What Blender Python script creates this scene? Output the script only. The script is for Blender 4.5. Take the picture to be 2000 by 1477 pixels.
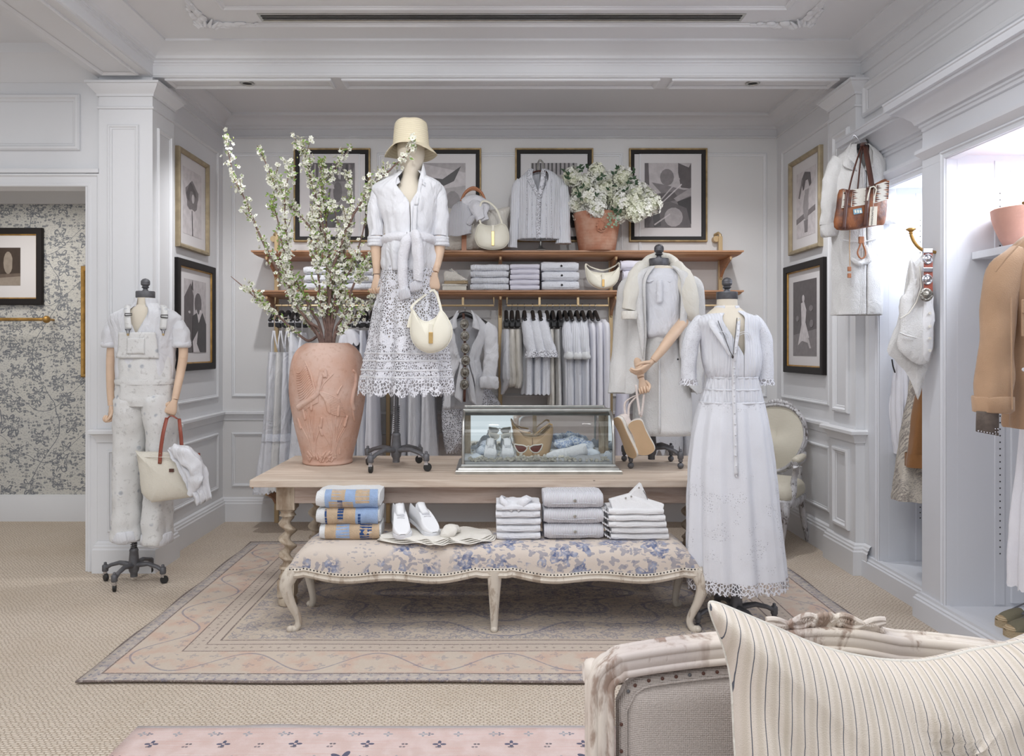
import bpy, math, random
from mathutils import Vector, Matrix, noise as mn
PI=math.pi
D=bpy.data
SC=bpy.context.scene
COL=SC.collection
for _o in list(D.objects): D.objects.remove(_o)
# ---------------------------------------------------------------- camera
F=1500.0; CX=965.0; CY=681.0; CH=1.5      # focal length and vanishing point in pixels, eye height
cam=D.objects.new('camera',D.cameras.new('camera')); COL.objects.link(cam)
cam.location=(0,0,CH); cam.rotation_euler=(PI/2,0,0)
cam.data.sensor_width=36; cam.data.lens=36*F/2000
cam.data.shift_x=(1000-CX)/2000; cam.data.shift_y=-(738.5-CY)/2000
cam.data.clip_start=.05
SC.camera=cam
# ---------------------------------------------------------------- light
SC.view_settings.view_transform='Standard'; SC.view_settings.look='None'
SC.view_settings.exposure=0.10; SC.view_settings.gamma=1; SC.view_settings.use_curve_mapping=False
w=D.worlds.new('world'); SC.world=w; w.use_nodes=True
w.node_tree.nodes['Background'].inputs[0].default_value=(.90,.95,1,1)
w.node_tree.nodes['Background'].inputs[1].default_value=.82
def spot(x,y,z,tx,ty,tz,power,size=70,blend=.5,rad=.05,col=(1,.97,.93)):
    l=D.lights.new('spot','SPOT'); l.energy=power; l.spot_size=math.radians(size); l.spot_blend=blend
    l.shadow_soft_size=rad; l.color=col
    o=D.objects.new('spotlight',l); COL.objects.link(o); o.location=(x,y,z)
    o.rotation_euler=(Vector((tx,ty,tz))-Vector((x,y,z))).to_track_quat('-Z','Y').to_euler(); return o
def area(x,y,z,rx,ry,rz,sx,sy,power,col=(1,1,1)):
    l=D.lights.new('area','AREA'); l.shape='RECTANGLE'; l.size=sx; l.size_y=sy; l.energy=power; l.color=col
    o=D.objects.new('arealight',l); COL.objects.link(o); o.location=(x,y,z); o.rotation_euler=(rx,ry,rz); return o
# added fill lights at ceiling height, out of view, to brighten the room
area(-.8,1.0,3.50,0,0,0,2.4,1.2,56,(.97,.985,1))
area(1.0,-.9,3.50,0,0,0,3.2,1.6,30,(.97,.985,1))
area(.0,3.2,3.50,0,0,0,3.6,1.4,30,(.97,.985,1))
area(-3.8,2.6,3.50,0,0,0,1.6,2.4,26,(.97,.985,1))
# recessed downlights
NEU=(.99,.99,1)
spot(-1.0,3.4,3.5,-.7,4.8,1.5,8,56,.8,.05,NEU)
spot(.9,3.2,3.5,1.1,4.4,1.0,5,56,.8,.05,NEU)
spot(.0,2.9,3.5,.0,4.3,.4,30,60,.8,.05,NEU)
spot(-2.1,3.3,3.5,-2.3,4.9,1.0,8,50,.8,.05,NEU)
for q in (-1.9,-.7,.4,1.5): spot(q,2.0,3.25,q*1.05,6.6,2.5,84,38,1.,.05,NEU)
spot(1.0,3.4,3.5,2.45,5.0,1.5,34,46,.5,.03,(.92,.96,1))
for q in (-1.69,1.77): spot(q,5.26,3.29,q,6.1,.8,75,110,.9,.05,NEU)
# closet lights
area(2.72,4.55,2.48,0,0,0,.25,.5,8,(.88,.93,1))
area(2.72,3.3,2.48,0,0,0,.25,1.2,19,(.88,.93,1))
# side room
area(-3.9,5.9,2.75,0,0,0,1.0,.5,12,(1,.96,.9))
# ---------------------------------------------------------------- helpers
def P(px,py,Y): return Vector(((px-CX)*Y/F, Y, CH-(py-CY)*Y/F))
def pts(Y,l): return [P(a[0],a[1],a[2] if len(a)>2 else Y) for a in l]
def lin(c): return tuple(((v/255)/12.92 if v/255<.04045 else ((v/255+.055)/1.055)**2.4) for v in c)
def cr(P_,n):
    "catmull-rom through tuples"
    out=[]; m=len(P_)
    for i in range(m-1):
        p0=P_[max(i-1,0)];p1=P_[i];p2=P_[i+1];p3=P_[min(i+2,m-1)]
        for k in range(n):
            t=k/n; out.append(tuple(.5*((2*b)+(-a+c)*t+(2*a-5*b+4*c-d)*t*t+(-a+3*b-3*c+d)*t**3) for a,b,c,d in zip(p0,p1,p2,p3)))
    out.append(tuple(P_[-1])); return out
class G:
    def __init__(s): s.v=[]; s.f=[]; s.m=[]; s.cm=0
    def face(s,*i): s.f.append(tuple(i)); s.m.append(s.cm)
    def add(s,V,Fs):
        b=len(s.v); s.v+= [tuple(v) for v in V]
        for f in Fs: s.face(*[b+i for i in f])
        return s
    def box(s,x0,x1,y0,y1,z0,z1):
        return s.add([(x,y,z) for z in (z0,z1) for y in (y0,y1) for x in (x0,x1)],[(0,2,3,1),(4,5,7,6),(0,1,5,4),(2,6,7,3),(0,4,6,2),(1,3,7,5)])
    def loft(s,rings,closed=True,cap0=False,cap1=False):
        n=len(rings[0]); b=len(s.v)
        for r in rings: s.v+=[tuple(p) for p in r]
        for i in range(len(rings)-1):
            for j in range(n if closed else n-1):
                k=(j+1)%n; s.face(b+i*n+j,b+i*n+k,b+(i+1)*n+k,b+(i+1)*n+j)
        if cap0: s.face(*[b+j for j in range(n-1,-1,-1)])
        if cap1: s.face(*[b+(len(rings)-1)*n+j for j in range(n)])
        return s
    def tube(s,ps,r,n=8,flat=1.,up=None,round0=False,round1=False,caps=True,twist=0,rf=None):
        ps=[Vector(p) for p in ps]; m=len(ps)
        if not isinstance(r,(list,tuple)): r=[r]*m
        if not isinstance(flat,(list,tuple)): flat=[flat]*m
        T=[(ps[min(i+1,m-1)]-ps[max(i-1,0)]).normalized() for i in range(m)]
        u=Vector(up) if up else (Vector((0,0,1)) if abs(T[0].z)<.9 else Vector((1,0,0)))
        rings=[]
        for i in range(m):
            u=(u-T[i]*u.dot(T[i]))
            if u.length<1e-6: u=T[i].orthogonal()
            u.normalize(); w_=T[i].cross(u)
            ring=[]
            for k in range(n):
                a=2*PI*k/n+twist*i; q=rf(i/(m-1),a) if rf else 1
                ring.append(ps[i]+(w_*math.cos(a)*r[i]+u*math.sin(a)*r[i]*flat[i])*q)
            rings.append(ring)
        def dome(ring,c,t,rr):
            out=[]
            for k in (1,2,3):
                a=k/3.2*PI/2; out.append([c+(p-c)*math.cos(a)+t*rr*math.sin(a) for p in ring])
            return out
        if round0: rings=dome(rings[0],ps[0],-T[0],r[0]*min(flat[0],1))[::-1]+rings
        if round1: rings=rings+dome(rings[-1],ps[-1],T[-1],r[-1]*min(flat[-1],1))
        return s.loft(rings,True,caps,caps)
    def lathe(s,prof,c=(0,0,0),n=24,cap0=True,cap1=True,ax=None):
        c=Vector(c); R=[]
        if ax is not None:
            az=Vector(ax).normalized(); au=az.orthogonal().normalized(); av=az.cross(au)
        else: az=Vector((0,0,1)); au=Vector((1,0,0)); av=Vector((0,1,0))
        for r,z in prof: R.append([c+az*z+(au*math.cos(2*PI*k/n)+av*math.sin(2*PI*k/n))*r for k in range(n)])
        return s.loft(R,True,cap0,cap1)
    def rect(s,O,U,V,N,u0,u1,v0,v1,prof):
        "mitred rectangular moulding: prof=[(inset,height)]"
        O,U,V,N=map(Vector,(O,U,V,N)); R=[]
        for i,h in prof: R.append([O+U*a+V*b+N*(h if abs(h)>.0011 or i==0 else .0012) for a,b in ((u0+i,v0+i),(u1-i,v0+i),(u1-i,v1-i),(u0+i,v1-i))])
        if U.cross(V).dot(N)<0: R=[r[::-1] for r in R]
        return s.loft(R,True)
    def sweep(s,path,prof,closed=False,side=1):
        "extrude prof=[(out,z)] along plan polyline with mitres"
        n=len(path); R=[]
        for i in range(n):
            p=Vector(path[i]+(0,)) if len(path[i])==2 else Vector(path[i])
            def nrm(a,b):
                d=Vector((b[0]-a[0],b[1]-a[1],0)).normalized(); return Vector((-d.y,d.x,0))*side
            if closed or 0<i<n-1:
                n1=nrm(path[i-1],path[i]); n2=nrm(path[i],path[(i+1)%n]); m=(n1+n2); m=m/max(m.dot(n1),.2)
            elif i==0: m=nrm(path[0],path[1])
            else: m=nrm(path[-2],path[-1])
            R.append([p+m*(o if abs(o)>.0011 else .0013)+Vector((0,0,z)) for o,z in prof])
        if closed: R.append(R[0])
        return s.loft(R,False)
    def prism(s,poly,O,U,V,N,h0,h1):
        O,U,V,N=map(Vector,(O,U,V,N)); n=len(poly)
        A=[O+U*a+V*b+N*h0 for a,b in poly]; B=[O+U*a+V*b+N*h1 for a,b in poly]
        s.add(A+B,[tuple(range(n-1,-1,-1)),tuple(range(n,2*n))]+[(i,(i+1)%n,n+(i+1)%n,n+i) for i in range(n)]); return s
    def grid(s,fn,nu,nv):
        R=[[fn(i/nu,j/nv) for j in range(nv+1)] for i in range(nu+1)]
        return s.loft(R,False)
    def ball(s,c,r,n=10,m=6,sc=(1,1,1)):
        c=Vector(c); R=[]
        for i in range(m+1):
            a=-PI/2+PI*max(.04,min(.96,i/m)); R.append([c+Vector((math.cos(a)*math.cos(2*PI*k/n)*r*sc[0],math.cos(a)*math.sin(2*PI*k/n)*r*sc[1],math.sin(a)*r*sc[2])) for k in range(n)])
        return s.loft(R,True,True,True)
    def xf(s,M,start=0):
        for i in range(start,len(s.v)): s.v[i]=tuple(M@Vector(s.v[i]))
        return s
    def obj(s,name,mat,parent=None,smooth=True,bevel=0,solid=0,sub=0,label=None,cat=None,group=None,kind=None,ang=None,loc=None,off=0):
        me=D.meshes.new(name); V=s.v
        if loc is not None: V=[(a-loc[0],b-loc[1],c-loc[2]) for a,b,c in V]
        me.from_pydata(V,[],s.f); me.update()
        for m in (mat if isinstance(mat,(list,tuple)) else [mat]): me.materials.append(m)
        if s.cm or any(s.m): me.polygons.foreach_set('material_index',s.m)
        if smooth:
            me.polygons.foreach_set('use_smooth',[True]*len(me.polygons))
            me.set_sharp_from_angle(angle=math.radians(ang or 45))
        o=D.objects.new(name,me); COL.objects.link(o)
        if loc is not None: o.location=loc
        if parent:
            o.parent=parent
            o.matrix_parent_inverse=wm(parent).inverted()
        if bevel:
            b=o.modifiers.new('b','BEVEL'); b.width=bevel; b.segments=2; b.limit_method='ANGLE'; b.angle_limit=math.radians(35)
        if solid:
            b=o.modifiers.new('s','SOLIDIFY'); b.thickness=solid; b.offset=off
        if sub:
            b=o.modifiers.new('ss','SUBSURF'); b.levels=sub; b.render_levels=sub
        return tag(o,label,cat,group,kind)
def wm(o):
    M=Matrix.LocRotScale(o.location,o.rotation_euler,o.scale)
    return (wm(o.parent)@o.matrix_parent_inverse@M) if o.parent else M
def tag(o,label=None,cat=None,group=None,kind=None):
    if label: o['label']=label
    if cat: o['category']=cat
    if group: o['group']=group
    if kind: o['kind']=kind
    return o
def thing(name,label,cat,loc=(0,0,0),group=None):
    o=D.objects.new(name,None); COL.objects.link(o); o.location=loc; o.empty_display_size=.05
    return tag(o,label,cat,group)
def kids(o): return [c for c in D.objects if c.parent==o]
def dup(o,loc=None,rz=None,label=None,parent=None,ch=None):
    ch=ch if ch is not None else kids(o)
    c=o.copy(); COL.objects.link(c); c.parent=parent
    if loc is not None: c.location=loc
    if rz is not None: c.rotation_euler=(0,0,rz)
    if label: c['label']=label
    for k in ch:
        d=k.copy(); COL.objects.link(d); d.parent=c
        for k2 in kids(k):
            e=k2.copy(); COL.objects.link(e); e.parent=d
    return c
def struct(g,name,mat,parent=None,**k):
    return g.obj(name,mat,parent,kind='structure' if not parent else None,**k)
def each(name,mt,par,boxes,**k):
    for b in boxes: G().box(*b).obj(name,mt,par,smooth=False,**k)
def puff(out,O,U,V,N,th,back=None,g=None,m=5,ctr=None):
    "inflated cushion over a 2D outline"
    O,U,V,N=map(Vector,(O,U,V,N)); g=g or G(); n=len(out)
    cx,cy=ctr or (sum(a for a,b in out)/n,sum(b for a,b in out)/n); R=[]
    for s_,T in ((1,th),(-1,back if back is not None else th)):
        q=[]
        for i in range(m+1):
            a=i/m*PI/2; t=max(math.cos(a)**.75,.02); h=s_*T*math.sin(a)
            q.append([O+U*(cx+(x-cx)*t)+V*(cy+(y-cy)*t)+N*h for x,y in out])
        R=R+(q[::-1] if s_>0 else q[1:])
    return g.loft(R,True,True,True)
def ribbon(A,B,m=4):
    A=cr([tuple(p) for p in A],m); B=cr([tuple(p) for p in B],m)
    return G().loft([[a,b] for a,b in zip(A,B)],False)
def closed_cr(pts_,m):
    n=len(pts_); q=[pts_[-1]]+list(pts_)+[pts_[0],pts_[1]]
    L=cr(q,m); return L[m:m+n*m]
def po(l,c,Y):
    "pixel outline at depth Y relative to point c (x,z)"
    return [(P(a,b,Y).x-c[0],P(a,b,Y).z-c[1]) for a,b in l]
ORD=['first','second','third','fourth','fifth','sixth','seventh','eighth','ninth','tenth','eleventh','twelfth','thirteenth','fourteenth','fifteenth','sixteenth']
# ---------------------------------------------------------------- materials
class E:
    "socket wrapper with arithmetic"
    def __init__(s,nt,k): s.nt=nt; s.k=k
    def m(s,op,*a,cl=False):
        nd=s.nt.nodes.new('ShaderNodeMath'); nd.operation=op; nd.use_clamp=cl
        for i,x in enumerate((s,)+a):
            if isinstance(x,E): s.nt.links.new(x.k,nd.inputs[i])
            else: nd.inputs[i].default_value=x
        return E(s.nt,nd.outputs[0])
    def __add__(s,o): return s.m('ADD',o)
    def __radd__(s,o): return s.m('ADD',o)
    def __sub__(s,o): return s.m('SUBTRACT',o)
    def __rsub__(s,o): return s.m('MULTIPLY',-1.).m('ADD',o)
    def __mul__(s,o): return s.m('MULTIPLY',o)
    def __rmul__(s,o): return s.m('MULTIPLY',o)
    def lt(s,o): return s.m('LESS_THAN',o)
    def gt(s,o): return s.m('GREATER_THAN',o)
    def abs(s): return s.m('ABSOLUTE')
    def sin(s): return s.m('SINE')
    def cos(s): return s.m('COSINE')
    def pp(s,p): return s.m('PINGPONG',p)
    def mod(s,p): return s.m('FLOORED_MODULO',p)
    def mx(s,o): return s.m('MAXIMUM',o)
    def mi(s,o): return s.m('MINIMUM',o)
    def ss(s,a,b,lo=0.,hi=1.):
        nd=s.nt.nodes.new('ShaderNodeMapRange'); nd.interpolation_type='SMOOTHSTEP'
        s.nt.links.new(s.k,nd.inputs[0])
        for i,x in enumerate((a,b,lo,hi)): nd.inputs[i+1].default_value=x
        return E(s.nt,nd.outputs[0])
    def line(s,c,w): return (s-c).abs().lt(w)
class Env:
    def __init__(s,nt):
        s.nt=nt; tc=nt.nodes.new('ShaderNodeTexCoord'); s.co=tc.outputs['Object']
        sx=nt.nodes.new('ShaderNodeSeparateXYZ'); nt.links.new(s.co,sx.inputs[0])
        s.x,s.y,s.z=[E(nt,sx.outputs[i]) for i in range(3)]
    def vec(s,x,y,z):
        nd=s.nt.nodes.new('ShaderNodeCombineXYZ')
        for i,q in enumerate((x,y,z)):
            if isinstance(q,E): s.nt.links.new(q.k,nd.inputs[i])
            else: nd.inputs[i].default_value=q
        return nd.outputs[0]
    def noise(s,sc,det=3,vec=None,rough=.5,dist=0.):
        nd=s.nt.nodes.new('ShaderNodeTexNoise'); s.nt.links.new(vec or s.co,nd.inputs['Vector'])
        nd.inputs['Scale'].default_value=sc; nd.inputs['Detail'].default_value=det; nd.inputs['Roughness'].default_value=rough; nd.inputs['Distortion'].default_value=dist
        return E(s.nt,nd.outputs[0])
    def vor(s,sc,vec=None,feat='F1',out=0,rnd=1.):
        nd=s.nt.nodes.new('ShaderNodeTexVoronoi'); nd.feature=feat; s.nt.links.new(vec or s.co,nd.inputs['Vector'])
        nd.inputs['Scale'].default_value=sc; nd.inputs['Randomness'].default_value=rnd
        return E(s.nt,nd.outputs[out]) if out==0 else nd
    def mix(s,f,a,b):
        nd=s.nt.nodes.new('ShaderNodeMix'); nd.data_type='RGBA'
        for i,q in ((0,f),(6,a),(7,b)):
            if isinstance(q,E): s.nt.links.new(q.k,nd.inputs[i])
            elif i==0: nd.inputs[0].default_value=q
            else: nd.inputs[i].default_value=tuple(q)+(1,)
        return E(s.nt,nd.outputs[2])
    def flowers(s,u,v,sc,size,petals=5,seed=0.,rnd=.8):
        "mask of petalled flowers in cells, plus radius and angle"
        nd=s.nt.nodes.new('ShaderNodeTexVoronoi'); nd.inputs['Scale'].default_value=sc; nd.inputs['Randomness'].default_value=rnd
        s.nt.links.new(s.vec(u,v,seed),nd.inputs['Vector'])
        sp=s.nt.nodes.new('ShaderNodeSeparateXYZ'); s.nt.links.new(nd.outputs['Position'],sp.inputs[0])
        dx=u-E(s.nt,sp.outputs[0]); dy=v-E(s.nt,sp.outputs[1])
        a=dy.m('ARCTAN2',dx); r=(dx*dx+dy*dy).m('SQRT')
        edge=((a*petals).cos()*.28+.72)*size
        return r.lt(edge), r, a, edge
def mat(name,col,rough=.6,metal=0.,var=0.,vs=6.,bump=0.,bs=150.,bdet=3,fn=None,sheen=0.,trans=0.,coat=0.,spec=None,emit=0,stretch=None):
    m=D.materials.new(name); m.use_nodes=True; nt=m.node_tree; b=nt.nodes['Principled BSDF']
    b.inputs['Base Color'].default_value=tuple(col)+(1,); b.inputs['Roughness'].default_value=rough; b.inputs['Metallic'].default_value=metal
    if spec is not None: b.inputs['Specular IOR Level'].default_value=spec
    if trans: b.inputs['Transmission Weight'].default_value=trans
    if coat: b.inputs['Coat Weight'].default_value=coat
    if sheen: b.inputs['Sheen Weight'].default_value=sheen
    if emit: b.inputs['Emission Color'].default_value=tuple(col)+(1,); b.inputs['Emission Strength'].default_value=emit
    if var or bump or fn:
        e=Env(nt); h=None; r={}
        v=None
        if stretch: v=e.vec(e.x*stretch[0],e.y*stretch[1],e.z*stretch[2])
        if fn: r=fn(e)
        if var and 'color' not in r:
            n=e.noise(vs,4,v).ss(.3,.7)
            r['color']=e.mix(n,[c*(1-var) for c in col],[min(1,c*(1+var*.6)) for c in col])
        if 'color' in r: nt.links.new(r['color'].k,b.inputs['Base Color'])
        if 'alpha' in r: nt.links.new(r['alpha'].k,b.inputs['Alpha'])
        if 'rough' in r: nt.links.new(r['rough'].k,b.inputs['Roughness'])
        if 'metal' in r: nt.links.new(r['metal'].k,b.inputs['Metallic'])
        h=r.get('height')
        if bump:
            h2=e.noise(bs,bdet,v)*bump; h=h2 if h is None else h+h2
        if h is not None:
            bp=nt.nodes.new('ShaderNodeBump'); bp.inputs['Strength'].default_value=1; bp.inputs['Distance'].default_value=.001
            nt.links.new(h.k,bp.inputs['Height']); nt.links.new(bp.outputs[0],b.inputs['Normal'])
    return m
M={}
WH=lin((226,226,229))
M['paint']=mat('paint',lin((228,229,232)),.42,var=.015,vs=2,bump=.3,bs=60)
M['paint_warm']=mat('paint_warm',lin((224,223,223)),.5,var=.015,vs=2,bump=.3,bs=60)
M['ceil']=mat('ceiling_paint',lin((230,231,234)),.8,bump=.3,bs=60)
M['cupb']=mat('cupboard_paint',lin((222,224,230)),.4,bump=.2,bs=60)
M['dark']=mat('dark_gap',(.015,.014,.013),.7)
M['black']=mat('black_satin',(.02,.02,.022),.35)
M['blackmatte']=mat('black_matte',(.03,.03,.03),.7)
def f_sisal(e):
    # woven rows running across the room
    row=e.y*75.; r=row.m('FLOOR'); u=e.x*40.+r*.5+e.noise(9,2)*1.6+e.noise(60,1)*.8
    bx=(u.mod(1.)-.5).abs()*2; by=(row.mod(1.)-.5).abs()*2
    h=(1-bx*bx*bx)*(1-by*by)
    n=e.noise(70,3)
    c=e.mix(h.ss(.1,.75),lin((174,158,142)),lin((232,220,206)))
    c=e.mix(n.ss(.35,.75)*.5,c,lin((198,181,162)))
    c=e.mix(e.noise(1.4,3).ss(.4,.7)*.3,c,lin((188,170,148)))
    return {'color':c,'height':h*4+n*2}
M['sisal']=mat('sisal',(.5,.4,.3),.9,fn=f_sisal,spec=.2)
def f_wood(base,dark,sc=(3,30,30),amt=.6,knots=False,ax=0):
    def f(e):
        v=e.vec(e.x*sc[0],e.y*sc[1],e.z*sc[2])
        n=e.noise(1,6,v,.6,.6); n2=e.noise(4,3,v,.6)
        c=e.mix(n.ss(.35,.68)*amt,base,dark); h=n*1.5+n2*.8
        c=e.mix(n2.ss(.55,.8)*.35,c,dark)
        if knots:
            k=e.vor(5.5,e.vec(e.x,e.y*3,e.z*2.5)); km=1-k.ss(.02,.05)
            c=e.mix(km*.85,c,[q*.22 for q in dark])
        return {'color':c,'height':h}
    return f
M['shelf']=mat('shelf_wood',lin((168,112,78)),.4,fn=f_wood(lin((188,142,108)),lin((150,106,76))))
M['oldwood']=mat('old_table_wood',(.5,.4,.3),.75,fn=f_wood(lin((210,195,180)),lin((176,154,136)),(2,26,26),.7,True))
M['oldwood2']=mat('old_apron_wood',(.5,.4,.3),.75,fn=f_wood(lin((196,178,167)),lin((154,128,112)),(2,22,22),.8,True))
M['legwood']=mat('turned_leg_wood',(.5,.4,.3),.7,fn=f_wood(lin((201,187,168)),lin((130,104,80)),(14,14,5),.8))
def f_distress(base,dk,mid,amt=.6,sc=20,st=(1,1,1)):
    def f(e):
        v=e.vec(e.x*st[0],e.y*st[1],e.z*st[2])
        n=e.noise(sc,6,v,.65,.4); n2=e.noise(sc*.35,4,v)
        c=e.mix(n2.ss(.4,.65)*.6,base,mid); c=e.mix(n.ss(.54,.62)*amt,c,dk); c=e.mix(e.noise(sc*2.4,4,e.vec(e.x,e.y,e.z*.25)).ss(.55,.7)*amt*.5,c,dk)
        return {'color':c,'height':n.ss(.5,.62)*-1.2+n*1.5}
    return f
M['benchpaint']=mat('bench_paint',(.7,.7,.6),.55,fn=f_distress(lin((212,203,190)),lin((140,118,98)),lin((190,178,163)),.55,16,(1,1,.35)))
M['sofapaint']=mat('sofa_frame_paint',(.7,.7,.6),.5,fn=f_distress(lin((226,216,204)),lin((122,88,66)),lin((176,164,166)),.7,12,(1,1,.3)))
M['chairpaint']=mat('silver_wood_paint',(.7,.7,.6),.38,metal=.15,fn=f_distress(lin((206,205,208)),lin((78,66,60)),lin((150,146,150)),.85,34,(1,1,.5)))
M['brass']=mat('brass',lin((203,168,112)),.3,.85,var=.1,vs=20)
M['rail']=mat('rail_brass',lin((205,180,140)),.4,.45)
M['gold']=mat('gold_leaf',lin((182,142,78)),.38,.6,var=.25,vs=18,bump=1,bs=90)
M['goldd']=mat('antique_gold',lin((178,154,112)),.5,.35,var=.3,vs=16,bump=1,bs=90)
M['pewter']=mat('pewter_gold',lin((170,155,128)),.5,.35,var=.15,vs=16)
M['frameblk']=mat('frame_black',(.022,.019,.019),.5,spec=.2)
M['mat']=mat('mount_board',lin((226,223,224)),.8)
M['steel']=mat('cast_metal',lin((104,104,108)),.45,.7,var=.2,vs=30,bump=1,bs=120)
M['iron']=mat('dark_iron',lin((104,104,108)),.5,.35,var=.15,vs=30,bump=.6,bs=120)
M['chrome']=mat('chrome',lin((205,205,210)),.18,1)
M['nickel']=mat('nickel',lin((190,190,186)),.28,.95,var=.12,vs=14)
M['rubber']=mat('rubber',(.02,.02,.02),.5)
M['linenbody']=mat('mannequin_linen',lin((228,219,203)),.8,bump=.8,bs=400)
M['arm']=mat('arm_wood',lin((226,196,170)),.45,var=.06,vs=10,bump=.3,bs=60)
def fab(name,c,rough=.85,var=.03,b=1.2,bs=240,wk=12,**k):
    def f(e):
        v=e.vec(e.x,e.y,e.z*.5); n=e.noise(6,3,v,.6,1.2); n2=e.noise(15,2,v,.6,.8)
        return {'color':e.mix(e.noise(5,3).ss(.3,.7),lin(tuple(int(q*.975) for q in c)),lin(c)),'height':(n-.5).abs()*-2.2*wk+n2*wk*.55+e.noise(bs,2)*b}
    M[name]=mat(name,lin(c),rough,fn=f,sheen=.15,**k)
fab('cotton',(227,228,233)); fab('cotton2',(224,225,231)); fab('ivory',(228,224,216)); fab('linen',(224,223,222),b=3,bs=180,wk=7); fab('denimwhite',(234,234,236),b=2,bs=300,wk=4); fab('canvas',(232,227,214),b=3,bs=300,wk=6); fab('napkin',(238,234,226),b=2,bs=200,wk=3)
fab('lavender',(226,224,236),wk=3); fab('cream',(228,224,214),wk=5); M['whiteleather']=mat('white_sneaker_leather',lin((236,237,240)),.45,var=.02,bump=.5,bs=300); fab('knit',(230,230,236),b=4,bs=120,wk=3)
M['leatherwhite']=mat('white_leather',lin((238,234,218)),.38,var=.02,bump=.5,bs=300)
M['leathertan']=mat('tan_leather',lin((198,168,134)),.45,var=.06,bump=.6,bs=250)
M['leatherred']=mat('red_brown_leather',lin((150,78,62)),.38,var=.12,bump=.5,bs=200)
M['leatherbrown']=mat('dark_brown_leather',lin((92,58,48)),.4,var=.15)
M['caramel']=mat('caramel_leather',lin((178,118,82)),.42,var=.1)
M['straw']=mat('straw',lin((226,208,166)),.8,fn=lambda e:{'color':e.mix(((e.z*520).sin()*.5+.5)*.5,lin((236,226,200)),lin((216,203,172))),'height':(e.z*520).sin()*.8+e.noise(300,2)*2})
def f_terra(e):
    n=e.noise(5,5); n2=e.noise(40,4)
    c=e.mix(n.ss(.35,.65),lin((208,166,146)),lin((220,190,176)))
    c=e.mix(n2.ss(.5,.75)*.5,c,lin((192,146,122)))
    return {'color':c,'height':n2*3+e.noise(14,5)*4}
M['terra']=mat('terracotta_vase',(.6,.4,.3),.8,fn=f_terra)
M['pot']=mat('terracotta_pot',lin((178,110,82)),.75,fn=lambda e:{'color':e.mix(e.noise(9,5).ss(.35,.7),lin((180,122,96)),lin((196,154,132))),'height':e.noise(50,4)*2+(e.z*260).sin()*.3})
M['bowl']=mat('bowl_clay',lin((206,158,142)),.75,var=.08,vs=10,bump=1,bs=80)
def f_lace(hole=.30,sc=60,thr=.55,edge=None):
    def f(e):
        a=(e.x+e.y*.6); v=e.vec(e.x*1.3,e.y*1.3,e.z)
        d=e.vor(sc,v,'DISTANCE_TO_EDGE'); big=e.noise(16,2)
        hol=d.gt(hole)*big.gt(thr-.12)
        band=((e.z*70).sin()).gt(.2)
        hs=e.vor(sc*1.8,v)
        return {'color':e.mix(hol,lin((230,231,238)),lin((176,174,180))),'height':(1-hol)*3+e.noise(120,3)*2-hs*2,'alpha':1-hol*.75}
    return f
M['lace']=mat('lace',(.85,.85,.88),.85,fn=f_lace(.16,62,.5))
M['laceedge']=mat('lace_edge',(.85,.85,.88),.85,fn=f_lace(.12,48,.2))
def f_eyelet(sc=90,thr=.52,zt=None):
    def f(e):
        v=e.vor(sc,rnd=.7); m=e.noise(9,2).gt(thr)*(1-e.z.ss(.72,.95)+e.z.ss(1.15,1.2)); hol=v.lt(.22)*m
        return {'color':e.mix(hol*.75,lin((226,228,235)),lin((172,172,180))),'height':hol*-4+e.noise(260,3)*1.2+v*m*1.2}
    return f
M['eyelet']=mat('eyelet_cotton',(.85,.85,.88),.85,fn=f_eyelet())
M['eyelet2']=mat('eyelet_blouse',(.85,.85,.88),.85,fn=f_eyelet(150,.3))
def f_rib(f_,d=3):
    return lambda e:{'color':e.mix(e.noise(6,2),lin((234,234,240)),lin((226,226,234))),'height':((e.x*f_).sin())*d+e.noise(200,2)}
M['rib']=mat('rib_knit',(.8,.8,.82),.9,fn=f_rib(900,1.6))
M['gauze']=mat('gauze',lin((236,236,242)),.9,fn=lambda e:{'color':e.mix(e.noise(8,2),lin((240,240,246)),lin((228,228,236))),'height':(e.x*160+e.noise(10,2)*8).sin()*.8+e.noise(220,3)*1.5})
def f_pleat(e): return {'color':e.mix(e.noise(6,2),lin((228,230,236)),lin((218,220,228))),'height':(e.x*420+e.noise(6,1)*6).sin()*1.2+e.noise(200,2)}
M['pleat']=mat('pintucked_cotton',(.8,.8,.8),.85,fn=f_pleat)
def f_overall(e):
    n=e.noise(30,5,None,.7); s=e.vor(16); s2=e.noise(7,3)
    c=e.mix(e.noise(3,3),lin((230,231,233)),lin((220,219,216)))
    c=e.mix(((1-s.ss(.12,.30))*s2.ss(.44,.54))*.7,c,lin((150,158,172)))
    c=e.mix(n.ss(.56,.66)*.5,c,lin((176,174,172)))
    return {'color':c,'height':n*3+e.noise(260,2)*1.5}
M['overall']=mat('paint_splashed_denim',(.8,.8,.8),.85,fn=f_overall)
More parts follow.
